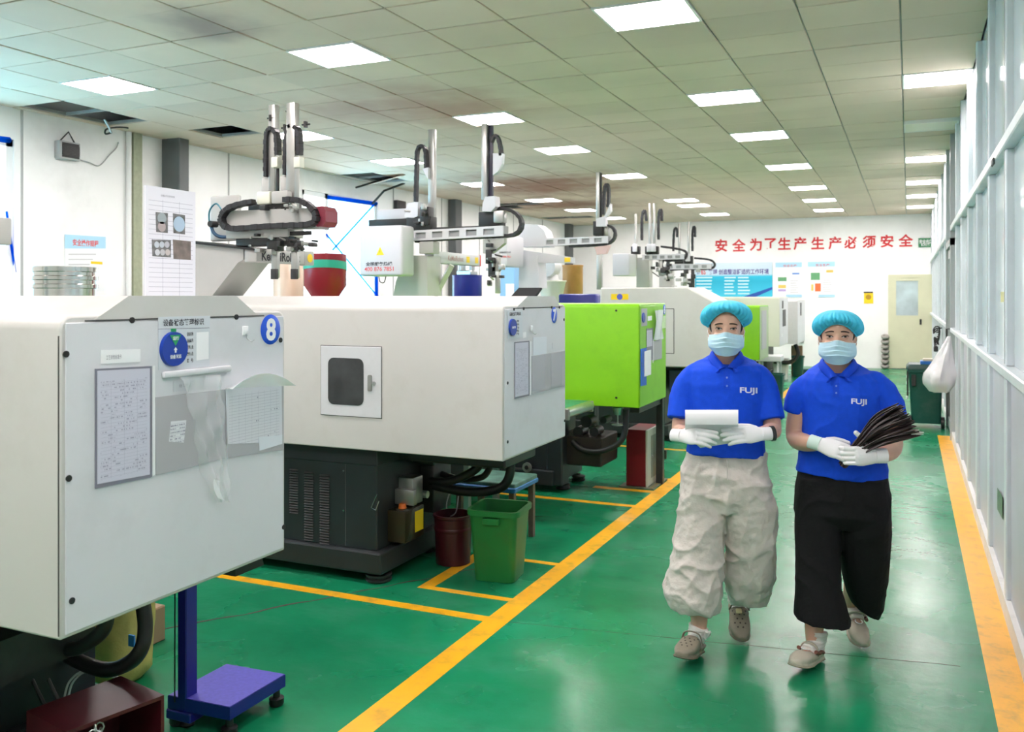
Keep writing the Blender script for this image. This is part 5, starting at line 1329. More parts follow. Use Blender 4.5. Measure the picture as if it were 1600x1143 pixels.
MB().bbox((-2.25, 7.28, .0), (-1.95, 7.76, .011), .002, 1).build('base_plate', mat('tread_plate', (.14,.15,.10), .5, noise=.3, nscale=25), rc)
tp = MB()
for i in range(4):
    for j in range(7): tp.bbox((-1.99+i*.0, 7.30+j*.06, .011), (-1.965, 7.325+j*.06, .014), .002, 1) if i == 0 else None
tp.build('tread_studs', mat('stud_ochre', (.30,.22,.06), .5), rc)['kind'] = 'stuff'

# weighing platform
zt_ = .115
c1, c2, c3, c4 = [onZ(x, y, zt_) for x, y in ((262, 1086), (354, 1037), (446, 1053), (359, 1105))]
cen = (c1+c2+c3+c4)/4
ex_ = ((c3-c2)+(c4-c1)).normalized(); ang = math.atan2(ex_.y, ex_.x)
ws = thing('platform_scale', 'blue platform weighing scale with a tall post beside machine 8', 'scale', (cen.x, cen.y, 0))
M_sc = mat('scale_top_violet', (.075,.065,.42), .5, noise=.12, nscale=60); M_sc2 = mat('scale_blue', (.009,.011,.20), .35)
MB().prism([(p.x, p.y) for p in (c1, c2, c3, c4)][::-1], 'z', .068, zt_).build('platform', M_sc2, ws)
MB().prism([tuple((p - cen)[:2][k]*.985 + cen[k] for k in (0,1)) for p in (c1, c2, c3, c4)][::-1], 'z', zt_, zt_+.002).build('deck', M_sc, ws)
for p in (c1, c2, c3, c4):
    g_ = cen.lerp(p, .84); MB().lathe([(.026, .002), (.03, .01), (.03, .03), (.014, .034), (.014, .07)], (g_.x, g_.y, 0), 14).build('foot', M_black, ws, 40)
pb = onZ(293, 1112, .05); pw = onZ(283, 1112, .05); rr = (pb-pw).length
MB().bbox((pb.x-rr*.9, pb.y-.03, .03), (pb.x+rr*.9, pb.y+.03, 1.02), .004, 1).build('post', M_sc2, ws)
MB().bbox((pb.x-.07, pb.y-.04, .03), (pb.x+.05, pb.y+.16, .066), .004, 1).build('post_bracket', M_sc2, ws)
MB().bbox((pb.x-.12, pb.y-.06, 1.02), (pb.x+.1, pb.y+.06, 1.16), .02, 2).build('display', M_sc2, ws)
MB().lathe([(.024, .002), (.028, .01), (.014, .034)], (pb.x, pb.y-.0, 0), 12).build('foot', M_black, ws, 40)
MB().tube([(pb.x-rr*1.1, pb.y-.03, .9), (pb.x-rr*1.15, pb.y-.035, .5), (pb.x-rr*1.0, pb.y-.04, .1)], .003, 6).build('cable', M_black, ws)

# maroon chain housing
A4 = [Vector((-2.53, 1.93, 0)), Vector((-2.30, 1.885, 0)), Vector((-2.22, 2.19, 0)), Vector((-2.47, 2.24, 0))]
rh = thing('motor_housing', 'dark maroon open-sided housing with a chain inside, below machine 8', 'housing', (-2.38, 2.06, 0))
M_rh = mat('maroon_housing', (.075,.006,.013), .4, noise=.1, dirt=(.04,.01,.01), dscale=8, damt=.6)
hh = .32; tk = .012
def wallseg(a, b2, z0, z1, nrm): 
    n = Vector((b2.y-a.y, a.x-b2.x, 0)).normalized()*tk*nrm
    return MB().prism([(a.x, a.y), (b2.x, b2.y), (b2.x+n.x, b2.y+n.y), (a.x+n.x, a.y+n.y)], 'z', z0, z1)
MB().prism([(p.x, p.y) for p in A4], 'z', hh-tk, hh).build('top_plate', M_rh, rh)
for (a, b2) in ((0, 1), (2, 3), (3, 0)): wallseg(A4[a], A4[b2], 0.001, hh-tk, -1).build('side_plate', M_rh, rh)
m_ = A4[1].lerp(A4[2], .5)
MB().bbox((m_.x-.16, m_.y-.09, .0), (m_.x-.03, m_.y+.09, .17), .01, 2).build('motor', mat('motor_maroon', (.10,.012,.02), .4), rh)
chn = [(m_.x-.012+.006*math.sin(k), m_.y-.10+.013*k+.005*math.cos(k*2), .27-.014*k+.07*math.sin(k*.5)) for k in range(14)]
for k, p in enumerate(chn):
    t_ = k*1.3; MB().tube([(p[0]+.012*math.cos(a)*math.cos(t_), p[1]+.012*math.cos(a)*math.sin(t_), p[2]+.014*math.sin(a)) for a in np.linspace(0, 2*math.pi, 8, endpoint=False)], .0025, 5, closed=True).build('chain_link', M_steel, rh)
# yellow sacks
def sack(c, sx, sy, sz, lab, m, rz):
    mb = MB(); rings = []
    for i in range(13):
        v = i/12; z = -1+2*v; k = (1-abs(z)**4)**.5*.12+.88 if abs(z) < 1 else .5
        if i in (0, 12): k = .62
        R_ = []
        for j in range(24):
            a = 2*math.pi*j/24; ca_, sa_ = math.cos(a), math.sin(a)
            e_ = (abs(ca_)**3.2+abs(sa_)**3.2)**(-1/3.2)
            w = 1 + .05*math.sin(5*a+v*6) + random.uniform(-.02,.02)
            R_.append((sx*e_*ca_*k*w, sy*e_*sa_*k*w, sz*(v)))
        rings.append(R_)
    mb.loft(rings); M = Matrix.Translation(c) @ Matrix.Rotation(rz, 4, 'Z')
    mb.v = [tuple(M @ Vector(p)) for p in mb.v]
    return single('paper_sack', mb, m, lab, 'sack', None, 60)
M_sack = mat('yellow_sack_paper', (.50,.42,.12), .6, noise=.12, nscale=15, bump=.4, bscale=25)
q = onZ(176, 1078, 0)
s_ = sack((q.x-.05, q.y+.1, 0), .10, .13, .44, 'tall yellow paper sack standing behind the black hose under machine 8', M_sack, .3)
a_ = onY(207, 998, q.y-.03)
MB().box((a_.x-.01, a_.y-.012, a_.z-.025), (a_.x+.02, a_.y-.004, a_.z+.02)).build('blue_print', mat('sack_blue_print', (.03,.22,.55), .5), s_)
sack((q.x-.36, q.y+.02, 0), .13, .15, .26, 'slumped yellow paper sack left of the tall one under machine 8', M_sack, -.2)
q2 = onY(210, 965, q.y+.35)
single('cardboard_box', MB().bbox((q2.x-.12, q.y+.3, 0), (q2.x+.04, q.y+.5, q2.z+.02), .006, 1), mat('brown_card', (.34,.22,.13), .7), 'brown cardboard box behind the yellow sacks', 'box')

# wheelie bin, bag and pieces by the partition door
wb = thing('wheelie_bin', 'dark green wheeled rubbish bin beside the partition door', 'bin', (.18, 12.2, 0))
M_wb = mat('bottle_green_plastic', (.006,.075,.058), .42, noise=.06, nscale=5, dirt=(.12,.14,.13), dscale=7, damt=.3)
def rr_ring(x0, x1, y0, y1, z, r=.03, n=3):
    P = []
    for (cx, cy, a0) in ((x1-r, y0+r, -90), (x1-r, y1-r, 0), (x0+r, y1-r, 90), (x0+r, y0+r, 180)):
        for k in range(n+1): a = math.radians(a0+90*k/n); P.append((cx+r*math.cos(a), cy+r*math.sin(a), z))
    return P
MB().loft([rr_ring(.03, .36, 12.05, 12.40, .06), rr_ring(-.005, .375, 12.0, 12.45, .68), rr_ring(-.02, .39, 11.985, 12.465, .69), rr_ring(-.02, .39, 11.985, 12.465, .72)]).build('bin_body', M_wb, wb, 40)
MB().loft([rr_ring(-.03, .40, 11.98, 12.47, .722), rr_ring(-.03, .40, 11.98, 12.47, .75), rr_ring(.0, .37, 12.0, 12.45, .785)]).build('lid', mat('lid_dark_green', (.008,.055,.045), .4), wb, 40)
for xx in (.01, .38): MB().cyl((xx-.02, 12.08, .075), (xx+.02, 12.08, .075), .075, n=18).build('wheel', M_black, wb, 40)
MB().bbox((-.024, 11.98, .40), (-.004, 12.0, .70), .003, 1).bbox((.03, 11.985, .52), (.08, 11.999, .66), .003, 1).build('worn_bracket', M_dsteel, wb)
for z in (.62, .54, .36): MB().bbox((-.03, 11.99, z), (-.005, 12.02, z+.035), .004, 1).build('side_clip', M_white, wb)
single('blue_box', MB().bbox((.13, 12.05, .786), (.30, 12.25, .825), .004, 1), mat('box_blue', (.02,.15,.50), .4), 'small blue box lying on the wheelie bin lid', 'box')
single('white_box', MB().bbox((.16, 12.06, .826), (.27, 12.2, .855), .004, 1), mat('box_cream', (.62,.56,.46), .5), 'small cream box on top of the blue box', 'box')
random.seed(11)
qb = onX(1488, 525, XR-.06)
M_bag = clear_mat('white_carrier_film', .82, (.80,.80,.83))
P_ = []
for i in range(16):
    v = i/15; rad = .018 + .145*min(1, v*1.5)**1.1*(1 if v < .86 else 1-(v-.86)*3.2); row = []
    for j in range(29):
        a = 2*math.pi*j/28; w = 1+.12*math.sin(5*a+6*v)+.06*math.sin(11*a)
        row.append((qb.x-.03-.085*min(1, v*1.4) + rad*.85*w*math.cos(a), qb.y-.02 + rad*1.0*w*math.sin(a), qb.z - v*.555))
    P_.append(row)
bg_ = thing('carrier_bag', 'white plastic carrier bag hanging at the partition door', 'bag', (qb.x-.1, qb.y, qb.z-.55))
MB().grid(P_).build('bag_skin', M_bag, bg_, 60)
MB().sphere((qb.x-.11, qb.y-.02, qb.z-.43), (.09, .11, .10), 14, 9).build('bag_contents', mat('contents_pink', (.55,.42,.42), .6, noise=.3, nscale=12), bg_, 60)
lk = thing('chain_lock', 'black chain and padlock bundle on the partition door handle', 'lock', tuple(onX(1466, 545, XR-.05)))
lc_ = onX(1467, 528, XR-.05)
for k in range(9):
    a = k*.8; MB().tube([(lc_.x-.03+.05*math.cos(a+t*.9)*(.5+.05*k), lc_.y+.02*math.sin(k), lc_.z-.10+.028*k+.05*math.sin(t+a)) for t in np.linspace(0, 4.5, 8)], .010, 6).build('link', M_black, lk, 60)
MB().bbox((lc_.x-.07, lc_.y-.03, lc_.z-.20), (lc_.x-.01, lc_.y+.02, lc_.z-.12), .01, 1).build('padlock', M_dsteel, lk, 40)
MB().tube([(lc_.x-.03, lc_.y, lc_.z+.1), (lc_.x-.02, lc_.y, lc_.z+.14), (XR-.01, lc_.y+.02, lc_.z+.15)], .008, 6).build('hanger', M_black, lk)
st1 = tag(MB().prism([(onX(1558.5, y, XR+.005).y, onX(1558.5, y, XR+.005).z) for y in (762,)] + [(onX(1566.5, 776, XR+.005).y, onX(1566.5, 776, XR+.005).z), (onX(1566.5, 811, XR+.005).y, onX(1566.5, 811, XR+.005).z), (onX(1558.5, 795, XR+.005).y, onX(1558.5, 795, XR+.005).z)], 'x', XR+.004, XR+.0058).build('wall_sticker', mat('sticker_olive', (.05,.13,.06), .35, noise=.6, nscale=30), None, None, org=tuple(onX(1562, 811, XR+.005))), 'small dark green sticker low on the white partition board', 'sticker')
xsheet('wall_sticker', [(1563.5, 456), (1571, 455), (1571, 471), (1563.5, 472)], XR+.0095, .002, mat('sticker_straw', (.60,.58,.22), .4), None, 'small yellow sticker on the partition glass above the rail', 'sticker')
mt = onX(1556, 253, XR-.02); single('black_clip', MB().bbox((XR-.04, mt.y-.05, mt.z-.02), (XR-.028, mt.y+.06, mt.z+.02), .006, 1), M_black, 'black clip stuck on the upper partition rail', 'clip')

# bins and boxes at the far end
def far_bin(px_, py_, w, h, m, lab, grp=None):
    q = onZ(px_, py_, 0); t = thing('waste_bin', lab, 'bin', (q.x, q.y, 0), 0, grp)
    MB().loft(bin_mesh(q.x, q.y, w*.82, w*.82, w, w, h)).build('bin_shell', m, t, 40)
far_bin(1220, 592, .30, .40, mat('white_plastic', (.66,.68,.66), .4), 'white plastic bin far down the aisle between the workers')
far_bin(1247, 588, .22, .42, MATS['bottle_green_plastic'], 'tall dark green bin right of the white one at the far end')
far_bin(1211, 628, .26, .44, MATS['bottle_green_plastic'], 'dark green bin just behind the left worker shoulder')
q = onZ(1262, 585, 0)
single('floor_box', MB().bbox((q.x-.2, q.y-.1, 0), (q.x+.25, q.y+.2, .12), .02, 2), MATS['bottle_green_plastic'], 'low dark green box on the floor behind the right worker shoulder', 'box')
q = onY(1241, 575, 18.6)
single('brown_board', MB().bbox((q.x-.1, 18.95, 0), (q.x+.12, 19.02, .62), .01, 1), mat('brown_card', (.34,.22,.13), .7), 'brown board leaning behind the farthest grey machine', 'board')
# ------------------------------------------------------------------ the two workers
from mathutils import noise as mnoise
def fuse(mb, voxel, smooth=4, fac=.5, disp=None):
    """one continuous skin grown over overlapping shapes"""
    me = mb.mesh('fused'); o = bpy.data.objects.new('fused', me); COL.objects.link(o)
    r = o.modifiers.new('r', 'REMESH'); r.mode = 'VOXEL'; r.voxel_size = voxel; r.adaptivity = 0
    if smooth: s = o.modifiers.new('s', 'SMOOTH'); s.iterations = smooth; s.factor = fac
    dg = bpy.context.evaluated_depsgraph_get(); dg.update(); ev = o.evaluated_get(dg)
    me2 = bpy.data.meshes.new_from_object(ev, depsgraph=dg)
    bpy.data.objects.remove(o); bpy.data.meshes.remove(me)
    if disp:
        n = len(me2.vertices); co = np.empty(n*3, 'f'); no = np.empty(n*3, 'f')
        me2.vertices.foreach_get('co', co); me2.vertices.foreach_get('normal', no) if hasattr(me2.vertices[0], 'normal') else None
        co = co.reshape(-1, 3); no = no.reshape(-1, 3)
        d = np.array([disp(Vector(c)) for c in co], 'f')
        me2.vertices.foreach_set('co', (co + no*d[:, None]).ravel())
    me2.polygons.foreach_set('use_smooth', [True]*len(me2.polygons)); me2.update()
    return me2
def put(name, me, m, par, **kw):
    o = bpy.data.objects.new(name, me); COL.objects.link(o); me.name = name
    me.materials.clear(); me.materials.append(m); o.parent = par; ORG[o.name] = (0, 0, 0)
    for k, v in kw.items(): o[k] = v
    return o

class Person:
    def __init__(s, label, X, Y):
        s.X, s.Y = X, Y; s.th = math.atan2(-X, Y)
        s.root = thing('person', label, 'person', (X, Y, 0), s.th, 'two workers walking up the aisle'); ORG[s.root.name] = (0, 0, 0)
        s.c, s.s = math.cos(s.th), math.sin(s.th)
    def L(s, px, py, y=0.0):
        """point of the photograph at depth y behind (+) or before (-) the person's own plane, in the person's frame"""
        r = ray(px, py); o = (-s.X, -s.Y, CAM_H)
        lo = (o[0]*s.c + o[1]*s.s, -o[0]*s.s + o[1]*s.c, o[2]); ld = (r[0]*s.c + r[1]*s.s, -r[0]*s.s + r[1]*s.c, r[2])
        t = (y - lo[1]) / ld[1]
        return Vector((lo[0]+ld[0]*t, y, lo[2]+ld[2]*t))
    def ray_from(s, px, py):
        r = ray(px, py); o = (-s.X, -s.Y, CAM_H)
        return Vector((o[0]*s.c + o[1]*s.s, -o[0]*s.s + o[1]*s.c, o[2])), Vector((r[0]*s.c + r[1]*s.s, -r[0]*s.s + r[1]*s.c, r[2])).normalized()
    def ring(s, py, xl, xr, y=0.0, d=.1, n=28, p=2.4, wob=0, k=0, tilt=0.0, ty=0.0):
        a, b = s.L(xl, py, y), s.L(xr, py, y); c = (a+b)/2; w = (b-a).length/2; out = []
        for i in range(n):
            t = 2*math.pi*i/n; ct, st = math.cos(t), math.sin(t); e = (abs(ct)**p+abs(st)**p)**(-1/p)
            q = 1 + wob*math.cos(k*t)
            out.append((c.x + w*e*ct*q, c.y + d*e*st*q, c.z + tilt*ct + ty*st))
        return out
def tube_r(mb, pts, rs, k=5, n=14):
    """smooth tapered limb through pts"""
    P = spline(pts, k); R = []
    for i in range(len(P)):
        t = i/k; j = min(int(t), len(rs)-2); f = t-j; R.append(rs[j]+(rs[j+1]-rs[j])*min(f, 1))
    return mb.tube(P, R, n)

M_skin = mat('skin', (.64,.385,.28), .5, noise=.05, nscale=18); MATS['skin'].node_tree.nodes['Principled BSDF'].inputs['Subsurface Weight'].default_value = .12
MATS['skin'].node_tree.nodes['Principled BSDF'].inputs['Subsurface Radius'].default_value = (.01, .004, .002)
M_shirt = mat('royal_blue_pique', (.004, .068, .66), .75, noise=.06, nscale=40, bump=.25, bscale=420, spec=.25)
M_collar = mat('royal_blue_collar', (.004, .056, .58), .75, bump=.25, bscale=420, spec=.25)
M_cap = mat('cap_fabric_cyan', (.05, .52, .74), .65, noise=.06, nscale=60, bump=.2, bscale=200)
M_mask = mat('mask_pale_blue', (.50, .73, .85), .7, noise=.03, nscale=80)
M_hair = mat('black_hair', (.012, .010, .009), .5)
M_glove = mat('white_knit_glove', (.78,.78,.79), .75, bump=.25, bscale=500)
M_sock = mat('white_sock', (.76,.74,.70), .8, bump=.3, bscale=300)
M_tr1 = mat('stone_cotton', (.60,.555,.51), .8, noise=.05, nscale=14, bump=.35, bscale=55, spec=.2)
M_tr2 = mat('black_cotton', (.007,.0075,.0085), .8, bump=.25, bscale=60, spec=.22)
M_eyew = mat('eye_white', (.55,.50,.47), .3); M_iris = mat('dark_iris', (.012,.008,.006), .15); M_brow = mat('brow', (.045,.028,.02), .8)
M_lid = mat('eyelid_skin', (.50,.28,.20), .5); M_lash = mat('lash', (.015,.01,.008), .7)
M_logo = mat('logo_lilac_white', (.62,.66,.86), .6)

HEAD = [(.000,.020,.026,-.058), (.008,.034,.040,-.052), (.022,.046,.056,-.044), (.045,.057,.072,-.028), (.075,.065,.086,-.012), (.105,.0705,.094,-.002), (.135,.0735,.098,.003), (.165,.072,.096,.006), (.190,.062,.084,.008), (.210,.045,.062,.008), (.222,.025,.035,.008), (.226,.008,.012,.008)]
def head_shapes(mb, c, sc=1.0):
    """c: middle of the chin line; the head rises from it"""
    rings = []
    for z, w, d, y in HEAD:
        rings.append([(c.x+sc*w*math.cos(t), c.y+sc*(y+d*math.sin(t)), c.z+sc*z) for t in np.linspace(0, 2*math.pi, 28, endpoint=False)])
    mb.loft(rings)
    def E(x, y, z, r): mb.sphere((c.x+sc*x, c.y+sc*y, c.z+sc*z), tuple(sc*q for q in r), 14, 10)
    E(0, -.098, .075, (.014,.020,.013)); mb.tube([(c.x, c.y-sc*.098, c.z+sc*.075), (c.x, c.y-sc*.097, c.z+sc*.095), (c.x, c.y-sc*.092, c.z+sc*.115)], [sc*.013, sc*.010, sc*.009], 10)
    for s_ in (-1, 1):
        E(s_*.035, -.072, .068, (.026,.022,.022)); E(s_*.030, -.080, .128, (.028,.014,.010)); E(s_*.076, .006, .090, (.008,.020,.031))
        E(s_*.033, -.080, .107, (.017,.010,.009))
    E(0, -.088, .040, (.024,.014,.010)); E(0, -.088, .028, (.02,.014,.008))
def face_parts(P, c, sc, body, look=0):
    bv = BVHTree.FromPolygons([v.co.copy() for v in body.data.vertices], [tuple(p.vertices) for p in body.data.polygons])
    def hit(x, z):
        h = bv.ray_cast(Vector((c.x+sc*x, c.y-.4, c.z+sc*z)), Vector((0, 1, 0)))[0]
        return h if h else Vector((c.x+sc*x, c.y-.08, c.z+sc*z))
    for s_ in (-1, 1):
        ex = .0325; ez = .1085
        # almond eye: rim points dropped on the face
        n = 16; rim = []
        for i in range(n):
            t = 2*math.pi*i/n; xx = ex*s_ + .0150*math.cos(t); zz = ez + (.0050 if math.sin(t) > 0 else .0034)*math.sin(t) + .0012*math.cos(t)*s_
            q = hit(xx, zz); rim.append(q + Vector((0, -.0010, 0)))
        mid = hit(ex*s_, ez) + Vector((0, -.0028, 0))
        MB().add(rim+[mid], [(i, (i+1) % n, n) for i in range(n)]).build('eye', M_eyew, P.root, 60)
        ci = mid + Vector((.0008*look, -.0004, .0006)); m_ = MB()
        rim2 = [ci + Vector((.0056*math.cos(2*math.pi*i/n), .0004, max(-.0033, min(.0044,   .0056*math.sin(2*math.pi*i/n))))) for i in range(n)]
        m_.add(rim2+[ci + Vector((0, -.0008, 0))], [(i, (i+1) % n, n) for i in range(n)]).build('iris', M_iris, P.root, 60)
        up = [rim[i] + Vector((0, -.0012, .0004)) for i in range(0, n//2+1)]
        MB().tube(up, [.0008]+[.0018]*(len(up)-2)+[.0010], 6).build('upper_lash', M_lash, P.root, 60)
        lid = [hit(ex*s_ + .0165*math.cos(t), ez + .0038 + .0072*math.sin(t)) + Vector((0, -.0002, 0)) for t in np.linspace(.15, math.pi-.15, 9)]
        MB().tube(lid, [.0004]+[.0011]*7+[.0004], 6).build('eyelid_fold', M_lid, P.root, 60)
        low = [rim[i % n] + Vector((0, -.0002, -.0006)) for i in range(n//2, n+1)]
        MB().tube(low, .0008, 5).build('lower_lid', M_lid, P.root, 60)
        br = [hit(s_*(.014+.040*t), .1275 + .0055*math.sin(math.pi*(.25+.65*t)) - .004*t*t) + Vector((0, -.0008, 0)) for t in np.linspace(0, 1, 9)]
        MB().tube(br, [.0024,.0036,.0040,.0040,.0038,.0034,.0030,.0022,.0010], 6, sy=.5, up=(0,-1,0)).build('eyebrow', M_brow, P.root, 60)
def mask_part(P, c, sc):
    G = []
    nu, nv = 33, 34
    for j in range(nv):
        v = j/(nv-1); row = []
        z = .086 - .103*v
        hw = .0715 + .006*math.sin(math.pi*min(1, v*1.25)) - .026*max(0, v-.55)**1.2/.45**1.2
        df = .102 + .014*math.sin(math.pi*(.22+.62*v)) - .024*max(0, v-.62)/.38
        saw = 0
        for p0 in (.24, .42, .60):
            if p0 <= v < p0+.13: saw = .0052*(1-(v-p0)/.13)
        for i in range(nu):
            u = -1+2*i/(nu-1)
            nose = math.exp(-(u/.22)**2)*(.016*math.exp(-(v/.35)**2))
            dd = (df + saw*(1-abs(u)**3))
            y = .004 - dd*max(0, 1-(abs(u)*.93)**2.3)**.5 - nose
            zz = z + .010*(1-v)*math.exp(-(u/.35)**2) - .006*(u*u)*(1-v) + .012*u*u*v*0 + .020*u*u*max(0, v-.6)
            row.append((c.x+sc*hw*u*1.04, c.y+sc*y, c.z+sc*zz))
        G.append(row)
    mk = MB().grid(G, .0015).build('face_mask', M_mask, P.root, 60)
    for j in (0,):
        e = [Vector(q) + Vector((0, -.0012, -.002)) for q in G[j]]; MB().tube(e, .0016, 6).build('mask_edge', mat('mask_white_edge', (.66,.76,.80), .7), mk, 60)
    for s_ in (0, -1):
        sx = -1 if s_ == 0 else 1
        a, b = Vector(G[2][s_]), Vector(G[24][s_]); ear = c + Vector((sx*.080*sc, .020*sc, .105*sc)); ear2 = c + Vector((sx*.082*sc, .026*sc, .08*sc))
        MB().tube(spline([a, a.lerp(ear, .6) + Vector((sx*.006,0,0)), ear, ear2, b.lerp(ear2, .5) + Vector((sx*.006,0,0)), b], 4), .0012, 6).build('ear_loop', M_white, mk, 60)
def cap_part(P, c, sc, zb_front, zb_side, zb_back, wid, top, lean=0.0, seed=1):
    """gathered elastic cap; heights above the chin line"""
    G = []; nu, nv = 156, 26
    for j in range(nv):
        v = j/(nv-1); row = []
        for i in range(nu+1):
            a = 2*math.pi*i/nu                     # 0 = right, pi/2 = back, -pi/2 = front
            f = math.sin(a)                        # +1 back
            zb = (zb_front if f < 0 else zb_back)*abs(f)**1.6 + zb_side*(1-abs(f)**1.6)
            rb = (.0785, .104)
            zm = zb + (top-zb)*.36
            if v < .4:
                q = math.sin(v/.4*math.pi/2)**.8; rx = rb[0]+(wid-rb[0])*q; ry = rb[1]+(.128-rb[1])*q; z = zb + (zm-zb)*(v/.4)**1.3
            else:
                q = (v-.4)/.6*math.pi/2; rx = wid*math.cos(q)**.85; ry = .128*math.cos(q)**.85; z = zm + (top-zm)*math.sin(q)
            k = (1-v)**1.2
            pk = 1 + (.066*math.cos(33*a + 1.3*math.sin(3*a+seed)) + .03*math.cos(47*a+seed))*k*min(1, v*4+.35) + .022*mnoise.noise(Vector((3*math.cos(a), 3*math.sin(a), 2.5*v+seed)))
            row.append((c.x + sc*(rx*math.cos(a)*pk + lean*(z-.16)), c.y + sc*(.004 + ry*f*pk), c.z + sc*z))
        G.append(row)
    o = MB().grid(G, .0012).build('bouffant_cap', M_cap, P.root, 80)
    band = [Vector(q) + Vector((0, 0, -.001)) for q in G[0][:-1]]
    MB().tube(band, .0032, 6, closed=True).build('elastic_band', M_cap, o, 60)
def hair_part(P, c, sc):
    rings = []
    for z, w, d, y in HEAD[3:]:
        if z < .06: continue
        R = []
        for t in np.linspace(0, 2*math.pi, 64, endpoint=False):
            st = math.sin(t); gx = .0050 if st > -.45 else -.006
            if z < .15 and st < -.34: gx = -.006
            if z < .09 and st < .12: gx = -.006
            R.append((c.x+sc*(w+gx)*math.cos(t), c.y+sc*(y+(d+gx)*st), c.z+sc*z))
        rings.append(R)
    MB().loft(rings).build('hair', M_hair, P.root, 80)
def hand(wrist, fdir, dors, thumb, curls, sc=1.0, tcurl=(.5,.25), voxel=.0026, thumb_dir=None):
    """gloved hand: palm, four fingers of different lengths with knuckle bends, thumb leaving the palm's side"""
    x = Vector(fdir).normalized(); z = Vector(dors); z = (z - x*z.dot(x)).normalized(); y = z.cross(x)*thumb
    M = lambda p: Vector(wrist) + (x*p[0] + y*p[1] + z*p[2])*sc
    mb = MB()
    def ring(px_, w, t, yc=0, zc=0): return [M((px_, yc+w*math.cos(a), zc+t*math.sin(a))) for a in np.linspace(0, 2*math.pi, 18, endpoint=False)]
    mb.loft([ring(-.035, .027, .020), ring(-.01, .027, .020), ring(.01, .031, .019), ring(.035, .038, .018, .002), ring(.06, .041, .0165), ring(.082, .040, .0145), ring(.092, .034, .010)])
    mb.sphere(M((.030, .024, -.008)), .0165*sc, 12, 8)
    F = [(.029, .0100, (.040, .026, .021)), (.0095, .0102, (.044, .029, .022)), (-.0105, .0098, (.041, .027, .021)), (-.029, .0086, (.033, .021, .018))]
    for (yy, r, segs), cu in zip(F, curls):
        p = Vector((.074, yy, .0)); a = 0; sp = yy*1.2*(1-min(1, cu[0])); pts = [M(p)]; p = p + Vector((.014, 0, 0)); pts.append(M(p))
        for L_, c_ in zip(segs, cu):
            a += c_; p = p + Vector((L_*math.cos(a), L_*math.sin(sp)*.6, -L_*math.sin(a))); pts.append(M(p))
        mb.tube(pts, [r*sc*1.02, r*sc*1.04, r*sc, r*sc*.95, r*sc*.84], 12); mb.sphere(pts[-1], r*sc*.86, 10, 8)
    p = Vector((.022, .026, -.008)); td = Vector(thumb_dir or (.62, .72, -.30)).normalized(); pts = [M(p)]
    p = p + td*.034; pts.append(M(p)); a_ = td.copy(); tgt = Vector((.9, -.1, -.35)).normalized()
    for L_, c_ in zip((.031, .024), tcurl): a_ = a_.lerp(tgt, c_).normalized(); p = p + a_*L_; pts.append(M(p))
    mb.tube(pts, [.0150*sc, .0130*sc, .0115*sc, .0098*sc], 12); mb.sphere(pts[-1], .0100*sc, 10, 8)
    return fuse(mb, voxel, 3, .5), M
def cuff(P, M, m, sc=1.0):
    prof = []
    mb = MB(); R = []
    for k in range(9):
        px_ = -.040+.006*k; r = 1.0 + (.03 if k % 2 else 0)
        R.append([M((px_, .0295*r*math.cos(a), .0225*r*math.sin(a))) for a in np.linspace(0, 2*math.pi, 20, endpoint=False)])
    return mb.loft(R).build('glove_cuff', m, P.root, 60)

